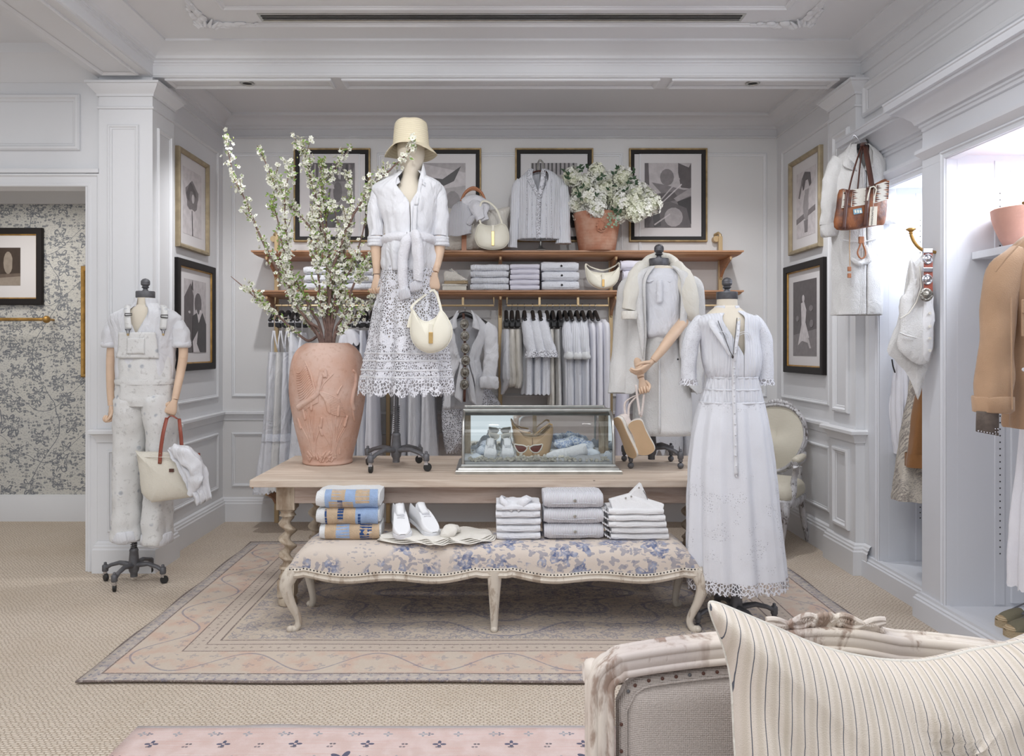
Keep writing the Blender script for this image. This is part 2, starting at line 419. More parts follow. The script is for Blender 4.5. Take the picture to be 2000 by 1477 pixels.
def f_floral(base,inks,sc=5.5,size=.065,axes='xz',amt=.8,tex=0):
    def f(e):
        u=e.x; v={'xz':e.z+e.y*.9,'xy':e.y}[axes]
        wob=e.noise(18,3)
        u=u+(wob-.5)*.05; v=v+(e.noise(17,3,e.vec(e.z,e.x,e.y))-.5)*.05
        m,r,a,ed=e.flowers(u,v,sc,size,5,0,.9)
        sh=((a*5).cos()*.5+.5)*.6+(r*120).sin()*.4
        m2,r2,a2,ed2=e.flowers(u,v,sc*2.6,size*.32,3,3.,1.)
        m3,r3,a3,ed3=e.flowers(u,v,sc*5,size*.14,2,7.,1.)
        patch=e.noise(3.2,2).ss(.42,.5)
        c=e.mix(e.noise(4,3)*.6,base,[q*.93 for q in base])
        c=e.mix(m3*.45*e.noise(6,2).gt(.48),c,inks[1]); c=e.mix(m2*.6*patch,c,inks[1])
        c=e.mix(m*amt*patch*e.noise(60,3).ss(.35,.55),c,e.mix(sh,inks[0],inks[2]))
        return {'color':c,'height':e.noise(400,2)*1.5}
    return f
M['toile']=mat('bench_floral_linen',(.8,.7,.6),.85,fn=f_floral(lin((216,204,193)),[lin((70,92,138)),lin((122,126,148)),lin((158,166,190))],5.2,.085))
M['floral']=mat('floral_print',(.8,.7,.6),.85,fn=f_floral(lin((214,206,194)),[lin((120,112,108)),lin((110,104,104)),lin((160,150,144))],16,.03))
M['bluefloral']=mat('blue_floral_cotton',(.8,.8,.9),.85,fn=f_floral(lin((224,230,240)),[lin((90,120,180)),lin((110,136,190)),lin((160,180,214))],16,.03))
M['linenup']=mat('linen_upholstery',lin((206,196,186)),.9,fn=lambda e:{'color':e.mix(e.noise(260,3),lin((172,162,156)),lin((200,191,186))),'height':(e.x*1500).sin()*.25+(e.z*1500).sin()*.25+e.noise(300,2)*1.5})
M['linenup2']=mat('cream_upholstery',lin((214,208,192)),.9,fn=lambda e:{'color':e.mix(e.noise(6,4),lin((206,200,184)),lin((220,214,200))),'height':(e.z*900).sin()*.4+e.noise(300,2)*1.5})
def f_wallpaper(e):
    u=e.x; v=e.z; wob=(e.noise(5,2)-.5)*.08; u1=u+wob; v1=v+wob
    base=e.mix(e.noise(2,3),lin((214,211,202)),lin((204,204,202)))
    # curling stems
    st=(u1+(v1*5.5).sin()*.13).mod(.52)-.26; m=st.line(0,.0035)
    st2=(v1*1.0+(u1*6).sin()*.16).mod(.45)-.22; m=m.mx(st2.line(0,.0028))
    f1,r1,a1,e1=e.flowers(u1,v1,4.2,.075,6,0,.6)
    pet=(r1-e1).abs().lt(.006).mx(((r1-e1*.55).abs().lt(.004))).mx(((a1*14).cos().gt(.6))*f1*r1.gt(.03))
    f2,r2,a2,e2=e.flowers(u1,v1,9,.035,4,5.,1.)
    f3,r3,a3,e3=e.flowers(u,v,20,.018,2,9.,1.)
    f4,r4,a4,e4=e.flowers(u,v,44,.007,2,3.,1.)
    m=m.mx(pet).mx(f2*((a2*7).sin()*.5+(r2*260).sin()*.5).gt(.0)*.9).mx(f3*e.noise(9,2).gt(.5)*.8)
    c=e.mix(f4*.45,base,lin((150,152,158))); c=e.mix(m*.85,c,lin((98,104,116)))
    return {'color':c}
M['wallpaper']=mat('floral_wallpaper',(.7,.7,.7),.75,fn=f_wallpaper)
RW,RD=1.93,1.24
def f_rug(e):
    dx=RW-e.x.abs(); dy=RD-e.y.abs(); d=dx.mi(dy)
    n=e.noise(26,4,None,.65); n2=e.noise(4,3); wear=e.noise(90,3)
    base=e.mix(n2,lin((204,192,180)),lin((200,184,172)))
    pink=e.mix(e.noise(9,3).ss(.4,.65),lin((208,194,180)),lin((208,182,166)))
    outer=e.mix(n.ss(.4,.6),lin((200,190,180)),lin((184,173,168)))
    field=e.mix(n2.ss(.35,.65),lin((206,193,178)),lin((198,184,170)))
    c=e.mix(d.gt(.48),base,field); c=e.mix(d.gt(.08)*d.lt(.34),c,pink); c=e.mix(d.lt(.08),c,outer)
    dk=lin((112,98,96)); bl=lin((112,116,140))
    ln=d.line(.08,.005).mx(d.line(.34,.004)).mx(d.line(.425,.004)).mx(d.line(.48,.005)).mx(d.lt(.008))
    s=e.mix; c=s(ln*wear.ss(.25,.5)*.85,c,dk)
    # scroll line in pink border
    along=(dx.lt(dy))*e.y+(dx.lt(dy)*-1+1)*e.x
    tri=(along.mod(.62)-.31).abs()
    sc=((d-.21)-(along*10.1).cos()*.10).abs().lt(.006)*d.gt(.09)*d.lt(.33)
    c=s(sc*.55,c,bl)
    f1,r1,a1,e1=e.flowers(e.x,e.y,9,.03,4,0,.5); c=s(f1*wear.ss(.4,.55)*(d.gt(.1)*d.lt(.33)+d.lt(.075))*.4,c,bl)
    f0,r0,a0,e0=e.flowers(e.x,e.y,22,.011,4,2.,.3); c=s(f0*d.lt(.07)*.6,c,bl); c=s(f0*d.gt(.35)*d.lt(.42)*.5,c,dk)
    # medallion field
    rx=e.x*.62; rr=(rx*rx+e.y*e.y).m('SQRT'); ang=e.y.m('ARCTAN2',rx)
    med=(rr-((ang*8).cos()*.06+.42)).lt(0)*1.
    tex=e.noise(15,5,e.vec(e.x.abs()*1.2,e.y.abs()*1.6,0.),.7,1.2); tx2=e.noise(9,4,e.vec(e.x.abs(),e.y.abs()*1.6,3.),.6,2.)
    vein=(tx2-.5).abs().lt(.022)
    c=s(vein*d.gt(.5)*.5,c,bl); c=s(tex.ss(.5,.58)*med*.62,c,lin((128,124,136)))
    ring=(rr-((ang*8).cos()*.06+.42)).abs().lt(.012)+((rr-((ang*8).cos()*.08+.62)).abs().lt(.008)); c=s(ring.m('MINIMUM',1.)*.6*d.gt(.5)*wear.ss(.3,.5),c,bl)
    f5,r5,a5,e5=e.flowers(e.x.abs(),e.y.abs(),6,.06,5,4.,.7); pet=(r5-e5).abs().lt(.008)+((r5-e5*.5).abs().lt(.006)); c=s(pet.m('MINIMUM',1.)*d.gt(.5)*.5*wear.ss(.3,.5),c,bl)
    c=s(tex.ss(.57,.66)*d.gt(.5)*.35,c,lin((120,104,118)))
    c=s(wear.ss(.45,.8)*.3,c,lin((222,208,196)))
    return {'color':c,'height':wear*2+e.noise(500,2)*1.5+(e.y*1400).sin()*.2}
M['rug']=mat('faded_rug',(.7,.6,.5),.95,fn=f_rug,spec=.15)
def f_rug2(e):
    n=e.noise(14,3); c=e.mix(n.ss(.35,.65),lin((218,194,188)),lin((226,206,202)))
    c=e.mix((e.noise(1,3,e.vec(e.x*4,e.y*120,0.))).ss(.5,.7)*.35,c,lin((214,170,160)))
    d=e.y*-1.    # distance from far edge
    nv=lin((52,70,104)); gy=lin((160,164,172))
    def motif(row,pitch,ph,size,col,c,arms=4):
        u=(e.x+ph).mod(pitch)-pitch/2; v=d-row; r=(u*u+v*v).m('SQRT'); a=v.m('ARCTAN2',u)
        m=r.lt(((a*arms).cos()*.35+.65)*size)*r.gt(size*.22); return e.mix(m*.85,c,col)
    c=motif(.065,.135,0.,.019,gy,c); c=motif(.065,.27,.04,.014,lin((120,126,140)),c,3)
    c=motif(.14,.27,0.,.026,nv,c); c=motif(.14,.27,.13,.012,lin((90,88,96)),c,2); c=motif(.16,.135,.07,.012,lin((130,120,124)),c,2)
    c=motif(.245,.9,.3,.055,nv,c,5); c=motif(.25,.45,.0,.03,lin((80,96,120)),c,6); c=motif(.235,.3,.1,.016,gy,c,3)
    c=e.mix(d.lt(.018),c,lin((214,206,206)))
    return {'color':c,'height':e.noise(300,3)*3}
M['rug2']=mat('pink_runner',(.8,.7,.7),.95,fn=f_rug2,spec=.15)
def f_stripe(e):
    u=e.x+e.z*(e.x+.12).ss(.0,.35)*.38+(e.z*9).sin()*.003+(e.noise(5,2)-.5)*.012
    p=.0215; s=(u.mod(p)-p/2).abs().lt(.0007); q=(u+.006).mod(p); s2=q.ss(.0,.006)*(1-q.ss(.009,.015))
    c=e.mix(s2*.9*e.noise(1,2,e.vec(e.x*40,0.,e.z*2)),lin((226,216,206)),lin((196,184,166)))
    c=e.mix(s,c,lin((92,96,108)))
    return {'color':c,'height':e.noise(500,2)}
M['stripe']=mat('striped_pillow_cotton',(.8,.8,.7),.85,fn=f_stripe)
M['suede']=mat('tan_suede',lin((184,150,120)),.9,var=.08,vs=7,bump=1.5,bs=220,sheen=.3)
M['suedebrown']=mat('brown_suede',lin((142,98,56)),.9,var=.1,vs=7,bump=1.5,bs=220,sheen=.3)
M['darkdenim']=mat('grey_leather_cuff',lin((106,94,86)),.6,var=.3,vs=30,bump=1)
def f_glass(): 
    m=D.materials.new('case_glass'); m.use_nodes=True; nt=m.node_tree; nt.nodes.remove(nt.nodes['Principled BSDF'])
    o=nt.nodes['Material Output']; t=nt.nodes.new('ShaderNodeBsdfTransparent'); t.inputs[0].default_value=(.95,.98,.97,1)
    g=nt.nodes.new('ShaderNodeBsdfGlossy'); g.inputs['Roughness'].default_value=.02; mx=nt.nodes.new('ShaderNodeMixShader')
    fr=nt.nodes.new('ShaderNodeFresnel'); fr.inputs[0].default_value=1.45
    nt.links.new(fr.outputs[0],mx.inputs[0]); nt.links.new(t.outputs[0],mx.inputs[1]); nt.links.new(g.outputs[0],mx.inputs[2]); nt.links.new(mx.outputs[0],o.inputs[0]); return m
M['glass']=f_glass()
M['mirror']=mat('mirror',(.82,.84,.86),.03,1)
M['bark']=mat('branch_bark',lin((128,104,96)),.8,var=.25,vs=40,bump=2,bs=120)
M['petal']=mat('blossom_petal',lin((240,240,228)),.6,var=.05,vs=60)
M['bud']=mat('green_bud',lin((172,178,112)),.6,var=.2,vs=60)
M['leaf']=mat('young_leaf',lin((138,170,88)),.5,var=.2,vs=40)
M['darkleaf']=mat('dark_leaf',lin((58,84,58)),.45,var=.25,vs=40)
M['sage']=mat('sage_leaf',lin((140,164,138)),.5,var=.2,vs=40)
M['hydcore']=mat('hydrangea_core',lin((214,218,190)),.7)
M['hyd']=mat('hydrangea_petal',lin((240,240,222)),.6,fn=lambda e:{'color':e.mix(e.noise(9,3).ss(.4,.65),lin((246,246,240)),lin((232,234,212)))})
for nm,c in {'g1':(60,56,58),'g2':(96,90,92),'g3':(132,126,128),'g4':(168,162,164),'g5':(196,190,192),'g6':(214,208,210),'s1':(72,60,52),'s2':(112,98,88),'s3':(158,146,134)}.items():
    M[nm]=mat('print_'+nm,lin(c),.4,var=.12,vs=22)
M['blueprint']=mat('blue_terry',lin((160,184,220)),.95,var=.08,vs=30,bump=5,bs=260)
M['navy']=mat('navy_terry',lin((52,84,138)),.95,var=.15,vs=30,bump=5,bs=260)
M['tanterry']=mat('tan_terry',lin((204,180,152)),.95,var=.1,vs=30,bump=5,bs=260)
M['whiteterry']=mat('white_terry',lin((236,238,240)),.95,var=.03,bump=5,bs=260)
M['sole']=mat('rope_sole',lin((206,184,150)),.85,fn=lambda e:{'color':e.mix((e.z*900).sin()*.5+.5,lin((214,194,162)),lin((184,158,122))),'height':(e.z*900).sin()*1.5+e.noise(200,2)*2})
M['khaki']=mat('khaki_canvas',lin((124,118,98)),.85,var=.08,bump=2,bs=300)
M['conch']=mat('concho_silver',lin((150,146,138)),.35,.85,var=.4,vs=70,bump=4,bs=120)
M['blush']=mat('blush_canvas',lin((230,218,212)),.85,var=.05,bump=3,bs=140)
M['lens']=mat('brown_lens',lin((110,64,58)),.12,var=.1)
M['paper']=mat('paper_tag',lin((228,220,204)),.7)
M['ink']=mat('ink',(.05,.04,.04),.6)
M['turq']=mat('turquoise',lin((130,170,190)),.4)
def f_kilim(e):
    # woven bag: serrated diamonds in cream, black and rust over brown
    t=(e.z*36).pp(.5)*.05; u=e.x+t
    n=e.noise(60,3); b=e.mix(n,lin((148,98,68)),lin((120,78,56)))
    s=(u.mod(.11)-.055).abs(); b=e.mix(s.lt(.030),b,lin((216,196,170))); b=e.mix(s.line(.031,.006),b,lin((44,34,34)))
    return {'color':b,'height':n*3+(e.z*700).sin()}
M['kilim']=mat('kilim_weave',(.5,.3,.2),.85,fn=f_kilim)
M['bagbrown']=mat('mottled_brown_leather',lin((140,88,56)),.45,fn=lambda e:{'color':e.mix(e.noise(16,4).ss(.35,.7),lin((156,96,58)),lin((92,60,52))),'height':e.noise(60,3)*2})
# ================================================================ room
AX0,AX1,AY0,AY1=-2.36,2.46,5.49,6.68
ZC=3.52
pw=M['paint']
floor=G().box(-5.9,3.3,-2.5,6.9,-.06,0).obj('floor',M['sisal'],smooth=False,kind='structure')
ceil=G().box(-5.9,3.3,-2.5,6.9,ZC,ZC+.08).obj('ceiling',M['ceil'],smooth=False,kind='structure')
wb=G().box(-2.5,2.6,AY1,AY1+.15,0,ZC).obj('wall_back',M['paint_warm'],smooth=False,kind='structure')
wl=G().box(-2.62,AX0,5.4,AY1+.1,0,ZC).obj('wall_left',pw,smooth=False,kind='structure')
wr=G().box(AX1,AX1+.14,5.041,AY1+.1,0,ZC).box(AX1,AX1+.14,-2.5,5.041,2.86,ZC).obj('wall_right',pw,smooth=False,kind='structure')
wo=G().box(-5.9,-5.1,5.2,5.36,0,ZC).box(-5.1,-2.75,5.2,5.36,2.6,ZC).box(-2.75,-2.5,5.2,5.42,0,ZC).obj('wall_front_left',pw,smooth=False,kind='structure')
G().box(-5.98,-5.9,-2.5,6.9,0,ZC).obj('wall_far_left',pw,smooth=False,kind='structure')
ws=G().box(-5.9,-2.5,AY1,AY1+.15,0,ZC).obj('wall_side_room',M['wallpaper'],smooth=False,kind='structure')
G().box(3.04,3.12,-2.5,5.06,0,2.95).obj('closet_light_block',pw,smooth=False,kind='structure')  # added unseen box, keeps world light from leaking in behind the closets
# side room cornice and skirting
G().sweep([(-5.9,AY1),(-2.62,AY1)],[(0,2.755),(.02,2.76),(.03,2.80),(.05,2.86),(.10,2.93),(.12,2.95),(.12,3.0),(0,3.0)],side=-1).obj('crown_moulding',M['paint_warm'],ws,ang=30)
G().sweep([(-5.9,AY1),(-2.62,AY1)],[(.02,0),(.02,.2),(.012,.215),(.012,.225),(0,.23)],side=-1).obj('baseboard_side_room',pw,kind='structure',ang=30)
bead=[(0,0),(0,.008),(.006,.015),(.014,.015),(.02,.007),(.028,.005),(.03,0)]
big=[(0,0),(0,.014),(.01,.024),(.024,.024),(.034,.010),(.045,.007),(.05,0)]
def wallpanel(par,plane,c,u0,u1,z0,z1,prof=bead,name='panel_moulding'):
    g=G()
    if plane=='y': g.rect((0,c,0),(1,0,0),(0,0,1),(0,-1,0),u0,u1,z0,z1,prof)
    elif plane=='x+': g.rect((c,0,0),(0,1,0),(0,0,1),(1,0,0),u0,u1,z0,z1,prof)
    elif plane=='x-': g.rect((c,0,0),(0,1,0),(0,0,1),(-1,0,0),u0,u1,z0,z1,prof)
    elif plane=='z-': g.rect((0,0,c),(1,0,0),(0,1,0),(0,0,-1),u0,u1,z0,z1,prof)
    return g.obj(name,pw,par,ang=30)
for u0,u1 in ((-2.28,-1.16),(-1.02,1.12),(1.256,2.37)):
    wallpanel(wb,'y',AY1,u0,u1,1.08,3.20); wallpanel(wb,'y',AY1,u0,u1,.30,.77)
for par,pl,c in ((wl,'x+',AX0),(wr,'x-',AX1)):
    wallpanel(par,pl,c,5.62,6.55,1.08,3.18); wallpanel(par,pl,c,5.62,6.55,.30,.78)
wallpanel(wo,'y',5.2,-5.0,-2.80,2.84,3.22,big); 
wallpanel(wr,'x-',AX1,-2.3,5.10,3.03,3.25,big)
# door casing of the opening
g=G()
for x0,x1,z0,z1 in ((-5.22,-2.64,2.6,2.70),):
    g.box(x0,x1,5.165,5.2,z0,z1-.02)
g.box(-2.75,-2.64,5.165,5.2,0,2.68).box(-5.21,-5.1,5.165,5.2,0,2.68)
g.box(-5.25,-2.655,5.152,5.2,2.68,2.71)
g.rect((0,5.165,0),(1,0,0),(0,0,1),(0,-1,0),-5.20,-2.65,-.2,2.675,[(0,0),(0,.012),(.012,.012),(.02,.0),(.06,0),(.065,.006),(.08,.006),(.085,0)])
g.obj('door_1',pw,kind='structure',bevel=.003,smooth=False)
# pilasters
def pilaster(name,x0,x1,y0,y1,face):
    g=G().box(x0,x1,y0,y1,0,3.32); o=g.obj(name,pw,smooth=False,kind='structure')
    return o
pl=pilaster('trim_1',-2.65,-2.29,5.15,5.49,'y')
wallpanel(pl,'y',5.15,-2.59,-2.38,1.06,3.00,bead); wallpanel(pl,'y',5.15,-2.59,-2.38,.27,.82,bead)
wallpanel(pl,'x+',-2.29,5.22,5.44,1.06,3.00,bead); wallpanel(pl,'x+',-2.29,5.22,5.44,.27,.82,bead)
pr=pilaster('trim_2',2.40,2.52,5.10,5.50,'x')
wallpanel(pr,'x-',2.40,5.18,5.42,1.06,3.00,big); wallpanel(pr,'x-',2.40,5.18,5.42,.27,.82,big)
cap=[(0,3.19),(.012,3.19),(.012,3.205),(.02,3.215),(.03,3.225),(.05,3.25),(.055,3.262),(.065,3.265),(.065,3.28),(0,3.285)]
nk=[(0,3.105),(.01,3.108),(.01,3.12),(0,3.125)]
pathL=[(-2.65,5.5),(-2.65,5.15),(-2.29,5.15),(-2.29,5.49),(-2.36,5.49)]
pathR=[(2.46,5.5),(2.40,5.5),(2.40,5.10),(2.46,5.10)]
for o,pa in ((pl,pathL),(pr,pathR)):
    G().sweep(pa,cap,side=-1 ).obj('capital',pw,o,ang=30); G().sweep(pa,nk,side=-1).obj('neck_moulding',pw,o,ang=30)
bb=[(.032,0),(.032,.155),(.026,.165),(.026,.178),(.018,.186),(.016,.198),(.006,.208),(0,.21)]
cr_=[(0,.875),(.008,.878),(.012,.905),(.026,.928),(.034,.932),(.034,.950),(.028,.956),(0,.958)]
crp=[(0,.87),(.012,.872),(.016,.90),(.034,.925),(.05,.932),(.05,.952),(.042,.96),(0,.962)]
path=[(-2.65,5.2),(-2.65,5.15),(-2.29,5.15),(-2.29,5.49),(AX0,5.49),(AX0,AY1),(AX1,AY1),(AX1,5.5),(2.40,5.5),(2.40,5.1),(2.46,5.1),(2.46,5.0)]
G().sweep(path,bb,side=-1).obj('baseboard_alcove',pw,kind='structure',ang=30)
G().sweep([(AX0,5.49),(AX0,AY1),(AX1,AY1),(AX1,5.5)],cr_,side=-1).obj('trim_3',pw,kind='structure',ang=30)
G().sweep([(-2.65,5.2),(-2.65,5.15),(-2.29,5.15),(-2.29,5.49),(-2.36,5.49)],crp,side=-1).obj('chair_rail',pw,pl,ang=30)
G().sweep(pathR,crp,side=-1).obj('chair_rail',pw,pr,ang=30)
# alcove cornice
co=[(0,3.33),(.01,3.333),(.01,3.345),(0,3.35),(0,3.405),(.014,3.41),(.018,3.43),(.03,3.436),(.034,3.45),(.05,3.47),(.085,3.49),(.115,3.494),(.12,3.505),(.12,3.52)]
G().sweep([(AX0,5.3),(AX0,AY1),(AX1,AY1),(AX1,5.3)],co,side=-1).obj('trim_4',pw,kind='structure',ang=30)
# beam over the alcove opening and beam running to the camera on the left
bm=G().box(-2.66,2.47,5.15,5.37,3.32,3.54).obj('trim_5',pw,smooth=False,kind='structure')
for a,b in ((-2.22,-1.10),(-1.03,1.12),(1.20,2.33)): wallpanel(bm,'z-',3.32,a,b,5.175,5.345,[(0,0),(0,.012),(.01,.016),(.02,.012),(.03,0)])
bl=G().box(-2.66,-2.29,-2.5,5.16,3.32,3.54).obj('trim_6',pw,smooth=False,kind='structure')
wallpanel(bl,'z-',3.32,-2.60,-2.35,-2.3,5.08,[(0,0),(0,.012),(.01,.016),(.02,.012),(.03,0)])
mc=[(0,3.325),(.008,3.33),(.008,3.345),(0,3.35),(0,3.395),(.006,3.40),(.006,3.412),(.015,3.415),(.015,3.428),(.035,3.435),(.04,3.45),(.07,3.475),(.11,3.49),(.125,3.495),(.135,3.503),(.15,3.506),(.15,3.52)]
G().sweep([(-2.29,-2.5),(-2.29,5.15),(2.46,5.15),(2.46,-2.5)],mc,side=-1).obj('trim_7',pw,kind='structure',ang=30)
G().sweep([(-5.9,5.2),(-2.66,5.2)],[(0,3.30),(.01,3.31),(.02,3.33),(.04,3.36),(.09,3.44),(.12,3.46),(.13,3.52)],side=-1).obj('trim_8',pw,kind='structure',ang=30)
# ceiling mouldings with leaf corners
cm=[(0,0),(0,.010),(.008,.018),(.02,.018),(.028,.008),(.035,.006),(.038,0)]
wallpanel(ceil,'z-',ZC,-1.80,1.93,-2.2,4.80,cm); wallpanel(ceil,'z-',ZC,-1.62,1.75,-2.0,4.56,cm)
random.seed(3)
for sx,cx in ((1,-1.80),(-1,1.93)):
    g=G()
    for k in range(26):
        t=k/25; a=random.random()*6
        if k%2: p=(cx+sx*(.05+t*.28),4.78-random.uniform(-.015,.03)); 
        else: p=(cx+sx*random.uniform(-.02,.035),4.76-t*.28)
        r=.010+.024*(1-t); g.ball((p[0],p[1],ZC-.008),r,7,4,(1.6 if k%2 else 1,1 if k%2 else 1.6,.7))
    for k in range(7): g.tube([(cx+sx*.02,4.77,ZC-.01),(cx+sx*(.02+.05*math.cos(k*.5)),4.77-.05*math.sin(k*.5),ZC-.03),(cx+sx*(.03+.09*math.cos(k*.5)),4.76-.09*math.sin(k*.5),ZC-.012)],[.012,.014,.004],6)
    g.obj('leaf_ornament',pw,ceil)
# linear air vent
v=thing('ceiling_vent','long black slotted air vent in the plaster ceiling','vent',(.04,4.68,ZC))
x0,x1,y0,y1=-1.43,1.52,4.625,4.735
G().rect((0,0,ZC),(1,0,0),(0,1,0),(0,0,-1),x0,x1,y0,y1,[(0,0),(0,.006),(.012,.006),(.016,.002)]).obj('frame',M['nickel'],v,smooth=False)
G().box(x0+.012,x1-.012,y0+.012,y1-.012,ZC-.0025,ZC-.0005).obj('slot',M['dark'],v,smooth=False)
for k in range(2): G().box(x0+.014,x1-.014,y0+.036+.032*k,y0+.041+.032*k,ZC-.006,ZC-.002).obj('slat',M['nickel'],v,smooth=False)
for px in (483,1470):
    p=P(px,159,5.26); d=thing('downlight','round dark recessed downlight in the beam, '+('left end' if px<900 else 'right end'),'light',(p.x,p.y,3.32))
    G().lathe([(.030,0),(.046,0),(.05,-.004),(.046,-.008),(.034,-.008),(.03,0)],(p.x,p.y,3.32),20,False,False).obj('trim_ring',M['nickel'],d)
    G().lathe([(.0005,-.003),(.034,-.003)],(p.x,p.y,3.32),20,False,False).obj('lens',M['blackmatte'],d)
# ---------------------------------------------------------------- closets
cb=M['cupb']
def closet(name,label,X,ya,yb,oa,ob,top=2.50,zf=.14):
    t=thing(name,label,'wardrobe',(X,(ya+yb)/2,0))
    G().box(X,X+.06,ob,yb,zf,top).obj('stile',cb,t,smooth=False); G().box(X,X+.06,ya,oa,zf,top).obj('stile',cb,t,smooth=False,bevel=.003)
    G().box(X,X+.06,ya,yb,top,2.74).obj('header',cb,t,smooth=False,bevel=.003)
    G().rect((X,0,0),(0,1,0),(0,0,1),(-1,0,0),oa-.046,ob+.046,zf-.3,top+.046,[(0,0),(0,.008),(.01,.012),(.016,.004),(.028,.004),(.034,.01),(.04,.01),(.044,0)]).obj('opening_moulding',cb,t,ang=30)
    G().box(X+.058,3.0,ob-.001,ob+.025,zf,top+.05).obj('side_panel',cb,t,smooth=False); G().box(X+.05,3.0,oa-.025,oa,zf,top+.05).obj('side_panel',cb,t,smooth=False)
    G().box(2.985,3.01,oa-.02,ob+.02,zf,top+.05).obj('back_panel',cb,t,smooth=False)
    G().box(X+.01,3.0,oa-.02,ob+.02,zf-.02,zf).obj('floor_panel',cb,t,smooth=False); G().box(X+.05,3.0,oa-.02,ob+.02,top+.02,top+.04).obj('top_panel',cb,t,smooth=False)
    return t
c1=closet('built_in_closet','white built-in wardrobe bay beside the pilaster, holding the suede jacket',2.46,4.28,5.04,4.36,4.90)
c2=closet('built_in_closet.001','white built-in wardrobe bay nearest the camera, with the clay bowl shelf',2.385,2.2,4.28,2.35,4.05)
# pin strips
for t,y,x in ((c1,4.90,2.715),(c2,4.05,2.664)):
    G().box(x-.026,x+.026,y-.006,y,.15,2.49).obj('pin_strip',cb,t,smooth=False,bevel=.001)
    g=G()
    for k in range(56):
        z=.42+k*.0345*1.0
        g.lathe([(.0005,0),(.0045,0)],(x,y-.0068,z),6,False,False,(0,1,0))
    g.obj('pin_hole',M['blackmatte'],t,kind='stuff')
G().box(2.72,2.99,4.035,4.05,.16,2.44).obj('inner_panel',cb,c2,smooth=False,bevel=.002)
G().box(2.516,2.985,2.36,4.045,1.969,2.007).obj('shelf',cb,c2,smooth=False,bevel=.002)
G().box(2.60,2.985,4.37,4.72,1.83,1.865).obj('shelf',cb,c1,smooth=False,bevel=.002)
pb=[(.0,0),(.0,.105),(-.008,.112),(-.008,.12),(-.018,.128),(-.02,.142),(-.05,.146)]
pb=[(o+.035,z) for o,z in pb]
for t,X,a,b in ((c1,2.46,4.28,5.10),(c2,2.385,-2.5,4.28)):
    G().sweep([(X+.1,b),(X,b),(X,a)] if t is c2 else [(X,b),(X,a)],pb,side=-1).obj('plinth',cb,t,ang=30)
    cw=[(0,2.70),(.01,2.705),(.01,2.722),(.02,2.726),(.02,2.74),(.035,2.745),(.045,2.77),(.075,2.80),(.115,2.825),(.13,2.83),(.13,2.845),(.15,2.85),(.15,2.885),(.155,2.89),(.155,2.90),(-.1,2.905)]
    G().sweep([(X+.1,b-.06 if t is c1 else b-.02),(X,b-.06 if t is c1 else b-.02),(X,a)],cw,side=-1).obj('crown',cb,t,ang=30)
    ld=[(0,2.545),(.008,2.55),(.03,2.575),(.035,2.58),(.035,2.60),(0,2.602)]
    G().sweep([(X+.1,b-.06 if t is c1 else b-.02),(X,b-.06 if t is c1 else b-.02),(X,a)],ld,side=-1).obj('header_ledge',cb,t,ang=30)
G().box(2.385,2.46,-2.5,2.2,.14,2.74).box(2.392,3.0,4.270,4.284,.0,2.72).obj('wall_closet_end',cb,kind='structure',smooth=False)
# outlet plates on the back wall
p=P(908,998,AY1)
for k,xx in enumerate((p.x,p.x+.31)):
    t=thing('wall_outlet','white double socket plate low on the back wall' if k==0 else 'blank white cover plate low on the back wall','outlet',(xx,AY1,p.z))
    G().box(xx-.075,xx+.075,AY1-.006,AY1,p.z-.045,p.z+.045).obj('plate',pw,t,bevel=.002,smooth=False)
    if k==0:
        for q in (-.03,.03):
            G().lathe([(.02,0),(.022,-.003),(.001,-.0032)],(xx+q,AY1-.006,p.z),14,ax=(0,1,0)).obj('socket',pw,t)
            each('slot',M['ink'],t,[(xx+q-.008,xx+q-.005,AY1-.0102,AY1-.009,p.z-.006,p.z+.006),(xx+q+.005,xx+q+.008,AY1-.0102,AY1-.009,p.z-.006,p.z+.006)])
# ---------------------------------------------------------------- rugs
def rug(name,lab,cx,cy,w_,d_,m,seed,z=.0):
    g=G()
    def f(u,v):
        x=(u-.5)*w_; y=(v-.5)*d_
        return (x+.006*math.sin(v*23+seed),y+.006*math.sin(u*19+seed)+ (0.012*math.exp(-((x+1.35)/.12)**2) if seed==2 and v>.5 else 0),.008+.0015*math.sin(x*5+y*7))
    g.grid(f,60,40); return g.obj(name,m,label=lab,cat='rug',loc=None,solid=.008,off=-1)
r=rug('area_rug','large faded pink and beige medallion rug under table and bench','',0,RW*2,RD*2,M['rug'],0) if False else None
g=G(); g.grid(lambda u,v:((u-.5)*2*RW+.006*math.sin(v*23),(v-.5)*2*RD+.006*math.sin(u*19),.009+.001*math.sin(u*20+v*17)),60,40)
r=g.obj('area_rug',M['rug'],label='large faded pink and beige medallion rug under the table and bench',cat='rug',solid=.008,off=-1); r.location=(.062,4.665,0)
g=G(); g.grid(lambda u,v:((u-.5)*3.2+(.03*(1-v))*(-1),-1.9*(1-v)+.012*math.exp(-((u*3.2-.55)/.1)**2)*(v>.9),.009+.001*math.sin(u*20+v*17)),60,40)
r=g.obj('runner_rug',M['rug2'],label='pale pink rug with small blue florets at the front edge of the picture',cat='rug',solid=.008,off=-1); r.location=(.20,3.02,0)
